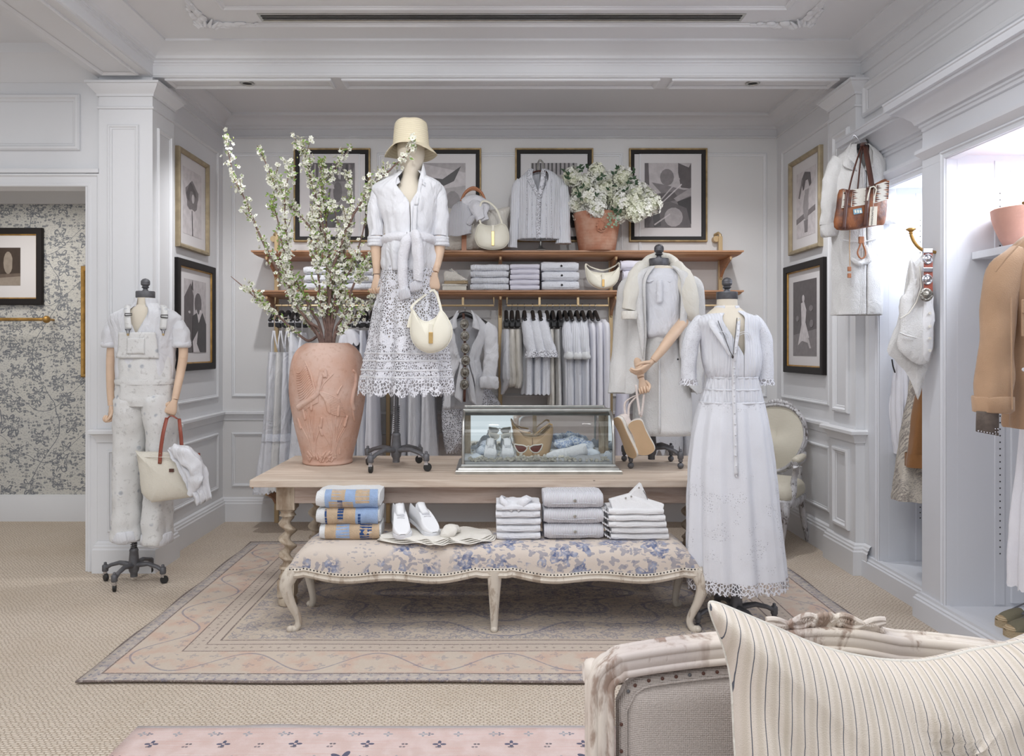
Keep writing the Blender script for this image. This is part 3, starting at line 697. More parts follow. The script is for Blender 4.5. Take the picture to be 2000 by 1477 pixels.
# ================================================================ cloth helpers
def lv(Y,rows): return [(CH-(r[0]-CY)*Y/F,((r[1]+r[2])/2-CX)*Y/F,Y+(r[5] if len(r)>5 else 0),(r[2]-r[1])/2*Y/F,r[3],r[4]) for r in rows]
def cloth(levels,n=80,m=5,ks=((7,1,0),(11,.6,1.3),(17,.35,2.1)),seed=0,wr=.004,ws=9,hem=0,hk=10,drift=.4,sq=2.2,cap0=False,cap1=False,g=None,arc=None,gap=None,gc=-PI/2):
    "loft of elliptical rings with folds; levels (z,cx,cy,rx,ry,fold)"
    g=g or G(); L=cr(levels,m); R=[]; q=len(L)
    for i,(z,cx,cy,rx,ry,fa) in enumerate(L):
        ring=[]
        if gap:
            gq=gap(z) if callable(gap) else gap; gcc=gc(z) if callable(gc) else gc; arc=(gcc+gq,gcc+2*PI-gq)
        for j in range(n+(0 if arc is None else 1)):
            a=2*PI*j/n if arc is None else arc[0]+(arc[1]-arc[0])*j/n
            f=sum(A*math.sin(k*a+p+seed+drift*math.sin(z*3+k)) for k,A,p in ks)
            c,s_=math.cos(a),math.sin(a); e=2/sq
            x=math.copysign(abs(c)**e,c); y=math.copysign(abs(s_)**e,s_)
            v=Vector((x*rx,y*ry,0)); nz=mn.noise(Vector((x*rx*ws+seed*7,y*ry*ws,z*ws)))+.5*mn.noise(Vector((x*rx*ws*2.6,y*ry*ws*2.6+seed,z*ws*2.2)))
            rr=1+fa*f; d=v.normalized()*(nz*wr)
            zz=z
            if hem and i>q-2: zz=z-hem*abs(math.sin(hk*a/2))+hem*.5
            ring.append((cx+v.x*rr+d.x,cy+v.y*rr+d.y,zz+ (mn.noise(Vector((a*2,seed,z)))*.008*fa*8 if i>q-4 else 0)))
        R.append(ring)
    return g.loft(R,arc is None,cap0,cap1)
def wrk(p,amp,sc,seed=0):
    p=Vector(p); q=p*sc+Vector((seed,seed*2,0)); return p+Vector((mn.noise(q),mn.noise(q+Vector((5,0,0))),mn.noise(q+Vector((0,9,0)))))*amp
def wrinkle(g,amp=.004,sc=14,seed=0,start=0):
    for i in range(start,len(g.v)): g.v[i]=tuple(wrk(g.v[i],amp,sc,seed))
    return g
def sleeve(g,ps,r,n=20,fl=.8,m=5,amp=.005,sc=16,seed=0,cuff=0,up=(0,1,0),fold=.05,fk=5):
    L=cr([tuple(p)+(q,) for p,q in zip(ps,r)],m); st=len(g.v)
    g.tube([l[:3] for l in L],[l[3] for l in L],n,fl,up,caps=True,rf=lambda t,a:1+fold*t*math.sin(fk*a+seed+t*2)+.03*math.sin(23*t+2*a+seed))
    wrinkle(g,amp,sc,seed,st)
    if cuff:
        a,b=Vector(L[-1][:3]),Vector(L[-4][:3]); t=(b-a).normalized()
        r_=L[-1][3]; st=len(g.v)
        g.tube([a-t*.004,a+t*.004,a+t*cuff*.5,a+t*cuff,a+t*(cuff+.004)],[r_*1.02,r_*1.14,r_*1.18,r_*1.14,r_*1.0],n,fl,up); wrinkle(g,amp*.8,sc*2,seed,st)
    return g
def seam(ps,r=.0012,n=4): return G().tube(ps,r,n)
def rbox(x0,x1,y0,y1,z0,z1,r=.012,g=None,amp=.0,sc=8,seed=0,nx=12,ny=6,front=True):
    "soft folded block: rounded section in YZ extruded along X"
    g=g or G(); h=(z1-z0)/2; zc=(z0+z1)/2; sec=[]
    r=min(r,h)
    for k in range(7): a=-PI/2-PI*k/6; sec.append((y0+r+r*math.cos(a)*1.,zc+(h)*math.sin(a)))
    sec=[(y0+h*.9+h*.9*math.cos(-PI/2-PI*k/6),zc+h*math.sin(-PI/2-PI*k/6)) for k in range(7)]
    for k in range(1,ny): sec.append((y0+h+(y1-y0-h)*k/ny,z1))
    sec+=[(y1,z1-h*.3),(y1,z0+h*.3)]
    for k in range(ny-1,0,-1): sec.append((y0+h+(y1-y0-h)*k/ny,z0))
    R=[]
    for i in range(nx+1):
        t=i/nx; x=x0+(x1-x0)*t; e=min(t,1-t)*nx; sh=1 if e>=1 else .82+.18*e
        R.append([(x,y+ (1-sh)*.02,zc+(z-zc)*(sh if e<1 else 1)) for y,z in sec])
    st=len(g.v); g.loft(R,True,True,True)
    if amp: wrinkle(g,amp,sc,seed,st)
    return g
# ================================================================ shelf unit
su=M['shelf']
YS=6.30
def wall_shelf(name,label,ztop,x0,x1,y0,th=.05):
    t=thing(name,label,'shelf',((x0+x1)/2,y0,ztop))
    g=G(); b=.05
    # board with moulded, chamfered front and ends
    prof=[(0,0),(.0,-.012),(-.012,-.018),(-.02,-.03),(-.045,-.045),(-.07,-th)]
    R=[]
    for o,z in prof: R.append([(x0-o,AY1-.01,ztop+z),(x0-o,y0-o,ztop+z),(x1+o,y0-o,ztop+z),(x1+o,AY1-.01,ztop+z)])
    g.loft(R,True,False,True); g.face(0,3,2,1)
    g.obj('board',su,t,ang=20)
    return t
sh=[wall_shelf('wooden_shelf','brown wooden top shelf carrying the flower pot and blouse',P(0,489,YS).z,P(490,0,YS).x,P(1453,0,YS).x,YS),
    wall_shelf('wooden_shelf.001','brown wooden second shelf carrying folded white clothes',P(0,567,YS).z,P(492,0,YS).x,P(1453,0,YS).x,YS),
    wall_shelf('wooden_shelf.002','brown wooden lowest shelf near the floor behind the table',P(0,962,YS-.0).z+.045,P(492,0,YS).x,P(1453,0,YS).x,YS)]
Z1=P(0,489,YS).z; Z2=P(0,567,YS).z; Z3=P(0,962,YS).z+.045
up=[P(x,0,6.58).x for x in (538,757,977,1194,1409)]
names=['leftmost','second from the left, behind the tall mannequin','middle','fourth, beside the blazer mannequin','rightmost']
for k,x in enumerate(up):
    t=thing('shelf_upright','brass upright holding the wall shelves, '+names[k],'upright',(x,6.6,0),'brass shelf uprights')
    G().box(x-.017,x+.017,6.60,6.634,0,Z1+.16).obj('post',M['rail'],t,smooth=False,bevel=.003)
    G().tube([(x-.03,AY1,Z1+.14),(x-.03,6.62,Z1+.14)],.028,10).obj('wall_rosette',M['rail'],t,smooth=False,bevel=.002)
    G().tube([(x,6.617,Z1+.14),(x,6.617,Z1+.175),(x-.012,6.63,Z1+.19),(x-.03,6.66,Z1+.18)],.014,10,round1=True).obj('hook',M['rail'],t)
    for z in (Z1,Z2,Z3):
        g=G(); g.prism([(0,-.05),(-.30,-.05),(-.295,-.068),(-.2,-.10),(-.09,-.145),(-.03,-.19),(0,-.21)],(x-.011,6.61,z),(0,1,0),(0,0,1),(1,0,0),0,.022)
        g.obj('bracket',su,t,smooth=False,bevel=.002)
        G().tube([(x,6.315,z-.052),(x,6.315,z-.075)],.008,8).obj('bracket_pin',M['rail'],t); G().tube([(x,6.596,z-.21),(x,6.596,z-.16)],.01,8).obj('bracket_pin',M['rail'],t)
zr=P(0,597,6.38).z
YR=6.38
for k in range(4):
    a=up[k]+.055; b=up[k+1]-.055; zb=Z2-.052
    t=thing('hanging_rail','brass clothes rail under the second shelf, '+('far left bay behind the vase','bay behind the tall mannequin','bay with the row of white clothes','bay behind the blazer mannequin')[k],'rail',((a+b)/2,YR,zr))
    G().tube([(a,YR,zb),(a,YR,zr+.0),(b,YR,zr),(b,YR,zb)],.0085,8).obj('rod',M['rail'],t,smooth=False)
    for q in (.32,.70): 
        xx=a+(b-a)*q; G().box(xx-.010,xx+.010,YR-.01,YR+.008,zr,zb).obj('drop_bracket',M['rail'],t,smooth=False,bevel=.002)
# ================================================================ table
TX0,TX1,TY0,TY1,TZ=-1.377,1.478,4.32,5.31,.76
t=thing('work_table','long weathered pale wooden table with twisted legs','table',((TX0+TX1)/2,4.8,0))
ys=[TY0,4.56,4.80,5.06,TY1]
for k in range(4):
    G().box(TX0+.0,TX1,ys[k]+.0008,ys[k+1]-.0008,TZ-.042,TZ-(.0006*(k%2))).obj('plank',M['oldwood'],t,smooth=False,bevel=.004)
ap0=TZ-.042
each('apron',M['oldwood2'],t,[(TX0+.18,TX1-.18,4.40,4.425,ap0-.105,ap0),(TX0+.18,TX1-.18,5.20,5.225,ap0-.105,ap0),(TX0+.15,TX0+.175,4.46,5.15,ap0-.105,ap0),(TX1-.175,TX1-.15,4.46,5.15,ap0-.105,ap0)],bevel=.003)
def tleg(x,y):
    g=G(); s_=.052
    g.box(x-s_,x+s_,y-s_,y+s_,.575,ap0)
    g.lathe([(.046,.576),(.050,.568),(.040,.558),(.038,.55),(.048,.535)],(x,y,0),20)
    # barley twist: lobed section rotating with height
    R=[]; N=44
    for i in range(N+1):
        q=i/N; z=.54-.30*q; ring=[]
        for j in range(20):
            a=2*PI*j/20; rr=.034
            off=.019*min(1,q*6,(1-q)*6)
            ring.append((x+off*math.cos(q*2*PI*3.3)+rr*math.cos(a),y+off*math.sin(q*2*PI*3.3)+rr*math.sin(a),z))
        R.append(ring)
    g.loft(R,True,True,True)
    g.lathe([(.044,.245),(.050,.232),(.040,.222),(.038,.205),(.048,.19),(.05,.178),(.044,.165)],(x,y,0),20)
    g.box(x-.048,x+.048,y-.048,y+.048,.072,.168)
    g.lathe([(.034,.0125),(.05,.02),(.056,.035),(.052,.058),(.036,.072)],(x,y,0),20)
    return g
LX0=P(561,0,4.44).x; LX1=1.31
for x in (LX0,LX1):
    for y in (4.45,5.16): tleg(x,y).obj('leg',M['legwood'],t,ang=35)
each('stretcher',M['oldwood2'],t,[(LX0-.025,LX0+.025,4.49,5.12,.085,.15),(LX1-.025,LX1+.025,4.49,5.12,.085,.15),(LX0+.02,LX1-.02,4.78,4.83,.10,.155)],bevel=.004)
for x in (LX0+.0,):
    G().tube([(x+.075,4.79,.05),(x+.085,4.8,.09),(x+.06,4.8,.13),(x+.085,4.8,.17),(x+.06,4.8,.20)],.018,8).obj('scroll_bracket',M['legwood'],t)
# ================================================================ bench
BX0,BX1,BY0,BY1=-1.085,1.085,4.03,4.42
b=thing('upholstered_bench','long french bench with blue floral linen seat and curved whitewashed legs','bench',(0,4.22,0))
zc=lambda x:.345
def seat(u,v):
    # closed cushion: v round the section
    a=2*PI*v; return None
R=[]; NX=70
def sag(x):  # scalloped lower front edge
    q=(x-BX0)/(BX1-BX0); k=(q*2)%1.0 if q<1 else 1.0
    return .028*math.sin(k*PI)**2-.014*math.cos(k*4*PI)*(.0 if k<.08 or k>.92 else 1)
for i in range(NX+1):
    q=i/NX; x=BX0+(BX1-BX0)*q; e=min(q,1-q)*(BX1-BX0)
    en=min(1,e/.13); en=math.sin(en*PI/2)**.7 if en<1 else 1
    zb=.338-sag(x); top=.345+.125*max(en,.02)+.004*mn.noise(Vector((x*4,0,0)))
    sec=[]; 
    for k in range(26):
        a=PI*k/25; y=(BY0+BY1)/2-(BY1-BY0+.03)/2*math.copysign(abs(math.cos(a))**.42,math.cos(a))
        z=zb+(top-zb)*(math.sin(a)**.55 if k not in(0,25) else 0); sec.append((x,y,z))
    R.append(sec)
G().loft(R,False).obj('seat_cushion',M['toile'],b,ang=70)
def rail(y,yo):
    R=[]
    for i in range(NX+1):
        x=BX0+(BX1-BX0)*i/NX; z=.340-sag(x); s_=yo
        R.append([(x,y,z+.012),(x,y-.012*s_,z+.010),(x,y-.018*s_,z),(x,y-.012*s_,z-.008),(x,y-.014*s_,z-.014),(x,y-.022*s_,z-.022),(x,y-.018*s_,z-.034),(x,y-.008*s_,z-.040),(x,y+.02*s_,z-.042),(x,y+.02*s_,z+.012)])
    return G().loft(R,True,True,True)
rail(BY0-.012,1).obj('front_rail',M['benchpaint'],b,ang=50); rail(BY1+.012,-1).obj('back_rail',M['benchpaint'],b,ang=50)
each('end_rail',M['benchpaint'],b,[(BX0-.012,BX0+.02,BY0,BY1,.285,.345),(BX1-.02,BX1+.012,BY0,BY1,.285,.345)],bevel=.006)
def bleg(x,y,dx,dy,mid=False):
    # cabriole: knee out, ankle in, toe out
    L=[(0,.335,.038),(.010,.30,.038),(.016,.25,.032),(.006,.17,.024),(-.010,.09,.019),(-.012,.055,.018),(-.006,.03,.018),(.003,.028,.019)] if not mid else [(0,.335,.040),(.002,.30,.036),(.002,.22,.030),(0,.12,.023),(0,.05,.019),(.004,.03,.019),(.006,.026,.018)]
    L=cr(L,5); g=G()
    g.tube([(x+o*dx,y+o*dy,z) for o,z,r in L],[r for o,z,r in L],16,.85,(0,1,0),rf=lambda t,a:1+.10*math.cos(5*a)*(1-t*.7))
    g.ball((x+.006*dx,y+.006*dy,.030),.020,10,6,(1,1,.9)); return g
for x,dx in ((BX0+.03,-2.1),(BX1-.03,2.1)):
    bleg(x,BY0-.0,dx,-1).obj('leg',M['benchpaint'],b,ang=60); bleg(x,BY1,dx*.6,1).obj('leg',M['benchpaint'],b,ang=60)
bleg(0,BY0-.005,0,-1,True).obj('leg',M['benchpaint'],b,ang=60); bleg(0,BY1,0,1,True).obj('leg',M['benchpaint'],b,ang=60)
g=G()
for i in range(120):
    x=BX0+.02+(BX1-BX0-.04)*i/119; g.ball((x,BY0-.026,.348-sag(x)),.0045,6,4,(1,.6,1))
g.obj('nail_head',M['black'],b,kind='stuff')
# ================================================================ vase
vx,vy=P(640,0,4.98).x,4.98
v=thing('terracotta_vase','tall terracotta vase with crane and reeds in relief','vase',(vx,vy,TZ))
prof=[(.150,0),(.160,.008),(.158,.03),(.165,.06),(.190,.16),(.215,.27),(.235,.38),(.2445,.47),(.243,.55),(.236,.62),(.218,.69),(.190,.735),(.165,.758),(.150,.768),(.135,.776)]
Pf=cr(prof,6); n=140
def vr(z):
    for a,b_ in zip(Pf,Pf[1:]):
        if a[1]<=z<=b_[1]+1e-6: return a[0]+(b_[0]-a[0])*(z-a[1])/max(b_[1]-a[1],1e-6)
    return Pf[-1][0]
g=G(); R=[]
for r,z in Pf: R.append([(r*math.cos(2*PI*k/n)*(1+.004*mn.noise(Vector((k*.1,z*9,0)))),r*math.sin(2*PI*k/n),z) for k in range(n)])
g.loft(R,True,True,False); g.loft([[(r*math.cos(2*PI*k/n),r*math.sin(2*PI*k/n),z) for k in range(n)] for r,z in ((.135,.776),(.125,.772),(.122,.74),(.14,.68))],True)
g.xf(Matrix.Translation((vx,vy,TZ))).obj('body',M['terra'],v)
def onv(th,z,o=.0): r=vr(z)+o; return (vx+r*math.sin(th),vy-r*math.cos(th),TZ+z)
def relief(name,pl,rad,fl=.7,n=8):
    g=G()
    for path,r0,r1 in pl:
        L=cr([(a,z) for a,z in path],4); m=len(L)
        g.tube([onv(a,z,.0) for a,z in L],[r0+(r1-r0)*i/(m-1) for i in range(m)],n,round0=True,round1=True)
    return g.obj(name,M['terra'],v)
random.seed(5); st=[]
for c0 in (-.30,.42):
    for k in range(11):
        d=(k-5)/5; L=.24+.10*math.cos(d*2)+random.uniform(-.05,.04)
        st.append(([(c0+d*.02,.05),(c0+d*.12,.05+L*.5),(c0+d*.38+random.uniform(-.05,.05),.05+L)],.006,.003))
        if k%3==0: st.append(([(c0+d*.38,.05+L-.01),(c0+d*.44,.05+L+.045)],.011,.009))
    for k in range(16): a=c0+random.uniform(-.35,.35); z=.03+random.random()*.05; st.append(([(a,z),(a+random.uniform(-.15,.15),z+.03)],.008,.004))
relief('reed_relief',st,.006)
# cranes: body, neck, wings
def onb(P2,r,sx=1,nm='crane_relief'):
    pass
cr_l=[([(.10,.585),(.16,.565),(.145,.60),(.07,.60),(.03,.55),(-.01,.50),(-.06,.46),(-.20,.43),(-.42,.40),(-.62,.375)],.012,.020),
 ([(.16,.588),(.24,.575)],.005,.002)]
cr_l.append(([(-.08,.46),(-.16,.53),(-.26,.60),(-.42,.655)],.010,.006)); cr_l.append(([(.02,.47),(.10,.52),(.26,.56),(.36,.585)],.006,.004))
for k in range(15):
    q=k/14; x_=-.10-.30*q; z_=.47+.17*q; cr_l.append(([(x_,z_-.01),(x_-.16-.10*(1-q),z_-.07+.02*q),(x_-.30-.14*(1-q),z_-.10+.05*q)],.0085,.004))
for k in range(6): cr_l.append(([(-.05,.45-.008*k),(-.30,.41-.006*k),(-.62+.05*k,.375-.004*k)],.008,.005))
for k in range(12): cr_l.append(([(.0+.02*k,.475-.006*k),(.25,.455-.010*k),(.50+.02*k,.425-.010*k)],.0085,.005))
cr_l.append(([(.46,.46),(.52,.49),(.58,.51)],.007,.005))
relief('crane_relief',cr_l,.01,.7,10)
c2_=[([(.95,.60),(1.02,.58),(1.0,.52),(.92,.46),(.90,.40),(.98,.36)],.010,.016)]+[([(.94,.42-.01*k),(1.0,.36-.008*k),(1.1,.30-.004*k)],.009,.005) for k in range(6)]
relief('crane_relief',c2_,.01,.7,10)
# ================================================================ display case
X0,X1,Yf,Yb=P(889,0,4.51).x,P(1216,0,4.51).x,4.51,5.02
k=thing('glass_display_case','curved glass countertop display case with nickel frame','display case',((X0+X1)/2,4.75,TZ))
nk_=M['nickel']
G().sweep([(X0,Yb),(X0,Yf),(X1,Yf),(X1,Yb)],[(0,TZ),(0,TZ+.018),(-.006,TZ+.024),(-.014,TZ+.028),(-.018,TZ+.036),(-.030,TZ+.046),(-.032,TZ+.056),(-.05,TZ+.058)],True,side=1).obj('base_moulding',nk_,k,ang=30) if False else None
prof=[(0,0),(0,.016),(.006,.023),(.016,.026),(.02,.034),(.034,.044),(.036,.054),(.055,.056)]
R=[]
for o,z in prof: R.append([(X0+o,Yf+o,TZ+z),(X1-o,Yf+o,TZ+z),(X1-o,Yb-o*.3,TZ+z),(X0+o,Yb-o*.3,TZ+z)])
g=G(); g.loft(R,True,True,True); g.obj('base',nk_,k,ang=25)
zt=TZ+.36; gx0,gx1=X0+.045,X1-.045
curve=[(Yf+.045,TZ+.056),(Yf+.048,TZ+.17),(Yf+.065,TZ+.25),(Yf+.105,TZ+.315),(Yf+.17,TZ+.348),(Yf+.22,TZ+.358)]
C=cr(curve,4)
G().loft([[(gx0,y,z),(gx1,y,z)] for y,z in C],False).obj('front_glass',M['glass'],k)
for x in (gx0,gx1):
    poly=[(y,z) for y,z in C]+[(Yb-.04,zt),(Yb-.04,TZ+.056)]
    G().prism(poly,(x,0,0),(0,1,0),(0,0,1),(1,0,0),-.0015,.0015).obj('side_glass',M['glass'],k,smooth=False)
    G().tube([(x,y,z) for y,z in C]+[(x,Yb-.04,zt)],.009,10).obj('corner_tube',nk_,k)
    G().box(x-.012,x+.012,Yb-.05,Yb-.025,TZ+.05,zt).obj('rear_post',M['legwood'],k,smooth=False)
G().box(gx0,gx1,Yf+.215,Yb-.03,zt-.003,zt+.001).obj('top_glass',M['glass'],k,smooth=False)
G().tube([(gx0-.005,Yf+.215,zt),(gx1+.005,Yf+.215,zt)],.014,12,1.0).obj('top_rail',nk_,k,ang=30); G().box(gx0,gx1,Yf+.20,Yf+.225,zt-.03,zt-.008).obj('top_rail',nk_,k,ang=30)
G().box(gx0-.01,gx1+.01,Yb-.05,Yb-.02,zt-.02,zt+.012).obj('top_rail',nk_,k,smooth=False,bevel=.004)
G().box(gx0,gx1,Yb-.046,Yb-.040,TZ+.05,zt-.02).obj('mirror_back',M['mirror'],k,smooth=False)
each('mirror_frame',M['legwood'],k,[((gx0+gx1)/2-.013,(gx0+gx1)/2+.013,Yb-.054,Yb-.046,TZ+.05,zt-.02),(gx0+.012,gx0+.032,Yb-.056,Yb-.046,TZ+.05,zt-.02),(gx1-.032,gx1-.012,Yb-.056,Yb-.046,TZ+.05,zt-.02)])
G().box(gx0,gx1,Yf+.06,Yb-.05,TZ+.056,TZ+.062).obj('case_floor',M['cotton'],k,smooth=False)
# ================================================================ framed prints
def art(par,O,U,V,N,w_,h_,shapes,bg):
    "flat print: background and polygon areas in print tones"
    G().prism([(0,0),(w_,0),(w_,h_),(0,h_)],O,U,V,N,0,.001).obj('print',M[bg],par,smooth=False)
    for i,(mt,poly) in enumerate(shapes):
        G().prism([(min(max(x,0),1)*w_,min(max(y,0),1)*h_) for x,y in poly],O,U,V,N,.001,.0012+.0004*(i+1)).obj('print_area',M[mt],par,smooth=False)
def frame(label,O,U,V,N,w_,h_,fw,matw,style,shapes,bg='g4',iw=None,dp=.035):
    O,U,V,N=map(Vector,(O,U,V,N)); c=O+U*w_/2+V*h_/2
    t=thing('framed_photograph',label,'picture',c)
    if style=='gold':
        G().rect(O,U,V,N,0,w_,0,h_,[(0,0),(0,dp*.9),(.004,dp),(.011,dp),(.015,dp*.8)]).obj('gold_rim',M['goldd'],t,ang=30)
        G().rect(O,U,V,N,.014,w_-.014,.014,h_-.014,[(0,0),(0,dp*.8),(.006,dp*.78),(.030,dp*.55),(.034,dp*.3)]).obj('frame',M['frameblk'],t,ang=30)
    elif style=='pewter':
        G().rect(O,U,V,N,0,w_,0,h_,[(0,0),(0,dp*.8),(.004,dp),(.02,dp),(.028,dp*.75),(fw,dp*.5),(fw,dp*.3)]).obj('frame',M['pewter'],t,ang=30)
    else:
        G().rect(O,U,V,N,0,w_,0,h_,[(0,0),(0,dp*.8),(.006,dp),(fw-.014,dp*.9),(fw-.010,dp*.5)]).obj('frame',M['frameblk'],t,ang=30)
        G().rect(O,U,V,N,fw-.012,w_-fw+.012,fw-.012,h_-fw+.012,[(0,.0),(0,dp*.6),(.004,dp*.62),(.012,dp*.3)]).obj('gilt_slip',M['gold'],t,ang=30)
    G().prism([(.01,.01),(w_-.01,.01),(w_-.01,h_-.01),(.01,h_-.01)],O,U,V,N,.004,.008).obj('mount',M['mat'],t,smooth=False)
    mx,my=matw
    art(t,O+U*mx+V*my+N*.0085,U,V,N,w_-2*mx,h_-2*my,shapes,bg)
    return t
def blob(cx,cy,rx,ry,n=14,ph=0,amp=0,k=3): return [(cx+rx*(1+amp*math.sin(k*2*PI*i/n+ph))*math.cos(2*PI*i/n),cy+ry*(1+amp*math.sin(k*2*PI*i/n+ph))*math.sin(2*PI*i/n)) for i in range(n)]
random.seed(11)
by=AY1-.002
zt_=P(0,291,by).z; zb_=P(0,473,by).z
def wallpic(x0,x1,label,shapes,bg):
    a=P(x0,0,by).x; b_=P(x1,0,by).x
    return frame(label,(a,by,zb_),(1,0,0),(0,0,1),(0,-1,0),b_-a,zt_-zb_,.045,(.137,.125),'gold',shapes,bg)
s1=[('g3',[(0,.45),(1,.5),(1,.62),(0,.66)]),('g5',[(0,.60),(.2,.58),(.35,.66),(.3,.8),(0,.75)]),('g2',[(.1,.7),(.9,.72),(1,1),(.0,1)]),('g4',blob(.5,.50,.22,.16)),('g2',blob(.62,.55,.10,.16)),('g1',[(0,0),(.6,0),(.75,.3),(.4,.38),(0,.3)]),('g3',[(.55,0),(1,0),(1,.4),(.8,.35)]),('g5',[(.3,.62),(.55,.60),(.52,.68),(.33,.7)]),('g2',[(.38,.35),(.42,.35),(.47,.6),(.43,.6)])]
for _ in range(12): x=random.random(); s1.append((random.choice(['g1','g3','g4']),[(x,.76),(x+.04,.74),(x+.05,.98),(x+.01,.98)]))
s2=[('g5',[(0,1),(1,.85),(1,.35),(.55,.2),(.5,.55),(0,.8)]),('g1',[(0,.8),(.5,.75),(.9,.95),(.75,.72),(.45,.62),(.3,.42),(0,.55)]),('g2',[(.3,.62),(.5,.6),(.56,0),(.40,0),(.34,.3)]),('g4',[(.5,.6),(1,.65),(1,.2),(.62,.05)]),('g1',[(.05,.7),(.12,.72),(.5,.35),(.45,.30)]),('g3',blob(.72,.35,.18,.22))]
s3=[('g1',[(x,.82),(x+.035,.82),(x+.035,1),(x,1)]) for x in (.02,.1,.19,.27,.36,.44,.53,.62,.71,.8,.9)]+[('g2',[(0,0),(1,0),(1,.4),(0,.35)]),('g5',blob(.5,.5,.3,.2)),('g1',[(.6,0),(1,0),(1,.25),(.7,.2)])]
s4=[('g5',[(0,.5),(1,.6),(1,1),(0,1)]),('g2',[(0,1),(.08,1),(.10,.65),(0,.7)]),('g3',blob(.48,.78,.15,.13)),('g3',[(.15,.70),(.45,.66),(.85,.58),(.7,.5),(.4,.5)]),('g2',[(.30,.52),(.62,.56),(.75,.44),(.3,.36)]),('g2',[(.72,1),(.95,.93),(1,1),(1,.6),(.78,.62),(.72,.85)]),('g4',[(.62,.45),(1,.62),(1,.5),(.7,.40)]),('g1',[(.7,.40),(1,.48),(1,.05),(.8,.2)]),('g2',[(0,0),(1,0),(.9,.3),(.55,.4),(.2,.32),(.0,.22)]),('g4',blob(.62,.16,.2,.15)),('g1',[(.15,.3),(.3,.33),(.35,.02),(.2,0)]),('g5',[(.3,.40),(.33,.40),(.76,.75),(.74,.77)]),('g6',[(.32,.36),(.34,.35),(.8,.66),(.79,.68)]),('g5',[(.2,.05),(.21,.03),(.55,.2),(.54,.22)])]
wallpic(575,724,'gold framed riding photograph behind the blossom branches',s1,'g3')
wallpic(789,940,'gold framed photograph half hidden behind the hatted mannequin',s2,'g4')
wallpic(1006,1158,'gold framed photograph behind the white lace blouse',s3,'g4')
wallpic(1228,1380,'gold framed photograph of a wide-brimmed hat, right of the hydrangeas',s4,'g3')
fl=[('g3',blob(.48,.60,.34,.22,16,0,.12,5)),('g2',blob(.44,.62,.24,.17,14,1,.15,4)),('g3',blob(.50,.55,.2,.12,12,2,.2,3)),('g6',blob(.52,.57,.07,.07)),('g1',[(.46,.38),(.48,.38),(.52,.0),(.49,.0)])]
rd=[('g2',[(0,.75),(.28,.95),(.42,.78),(.40,.35),(.52,.2),(.4,0),(0,0)]),('g1',[(.30,.88),(.37,1),(.40,.85)]),('g2',blob(.62,.68,.16,.15)),('g6',[(.5,.58),(.66,.42),(.8,.58),(.7,.60),(.64,.5),(.54,.6)]),('g1',[(.36,.5),(.56,.55),(.64,.40),(.82,.56),(1,.4),(1,0),(.35,0)]),('g6',[(.36,.15),(.6,.3),(.55,.12),(.7,.0),(.4,0)]),('g5',blob(.22,.55,.04,.02))]
hn=[('g2',[(.35,.70),(.28,.88),(.45,.98),(.75,.93),(.8,.76),(.7,.72),(.62,.84),(.5,.84),(.42,.72)]),('g3',[(.1,.62),(.3,.9),(.36,.86),(.18,.60)]),('g4',[(.46,.7),(.66,.7),(.62,.1),(.5,.1)]),('g3',[(0,.22),(1,.34),(1,.42),(0,.30)]),('g4',blob(.52,.45,.14,.2)),('g3',[(.45,.06),(.6,.06),(.62,.24),(.42,.24)])]
lady=[('g3',[(0,0),(1,0),(1,.35),(0,.28)]),('g6',blob(.45,.76,.05,.05)),('g6',[(.36,.70),(.48,.72),(.58,.60),(.54,.44),(.70,.24),(.62,.22),(.74,.16),(.40,.20),(.22,.14),(.38,.42)]),('g5',[(.58,.24),(.66,.24),(.78,.10),(.72,.10)]),('g3',blob(.78,.62,.08,.04)),('g3',blob(.2,.5,.06,.04)),('g3',blob(.8,.42,.07,.05))]
def sidepic(xp0,xp1,yt,yb,side,label,style,shapes,bg,fw,matw):
    X=AX0 if side<0 else AX1; Y0=abs(X)*F/abs(xp0-CX); Y1=abs(X)*F/abs(xp1-CX)
    zt=CH-(yt-CY)*Y0/F; zb=CH-(yb-CY)*Y0/F
    if side<0: return frame(label,(X,min(Y0,Y1),zb),(0,1,0),(0,0,1),(1,0,0),abs(Y1-Y0),zt-zb,fw,matw,style,shapes,bg)
    return frame(label,(X,max(Y0,Y1),zb),(0,-1,0),(0,0,1),(-1,0,0),abs(Y1-Y0),zt-zb,fw,matw,style,shapes,bg)
sidepic(342,402,284,481,-1,'pewter framed photograph of a dark rose, upper left wall','pewter',fl,'g6',.035,(.12,.12))
sidepic(340,414,502,726,-1,'black framed photograph of a horse and rider, lower left wall','black',rd,'g5',.065,(.16,.14))
sidepic(1547,1608,320,500,1,'pewter framed botanical photograph, upper right wall','pewter',hn,'g6',.035,(.12,.12))
sidepic(1537,1615,523,727,1,'black framed photograph of a walking lady in white, lower right wall','black',lady,'g2',.065,(.16,.14))
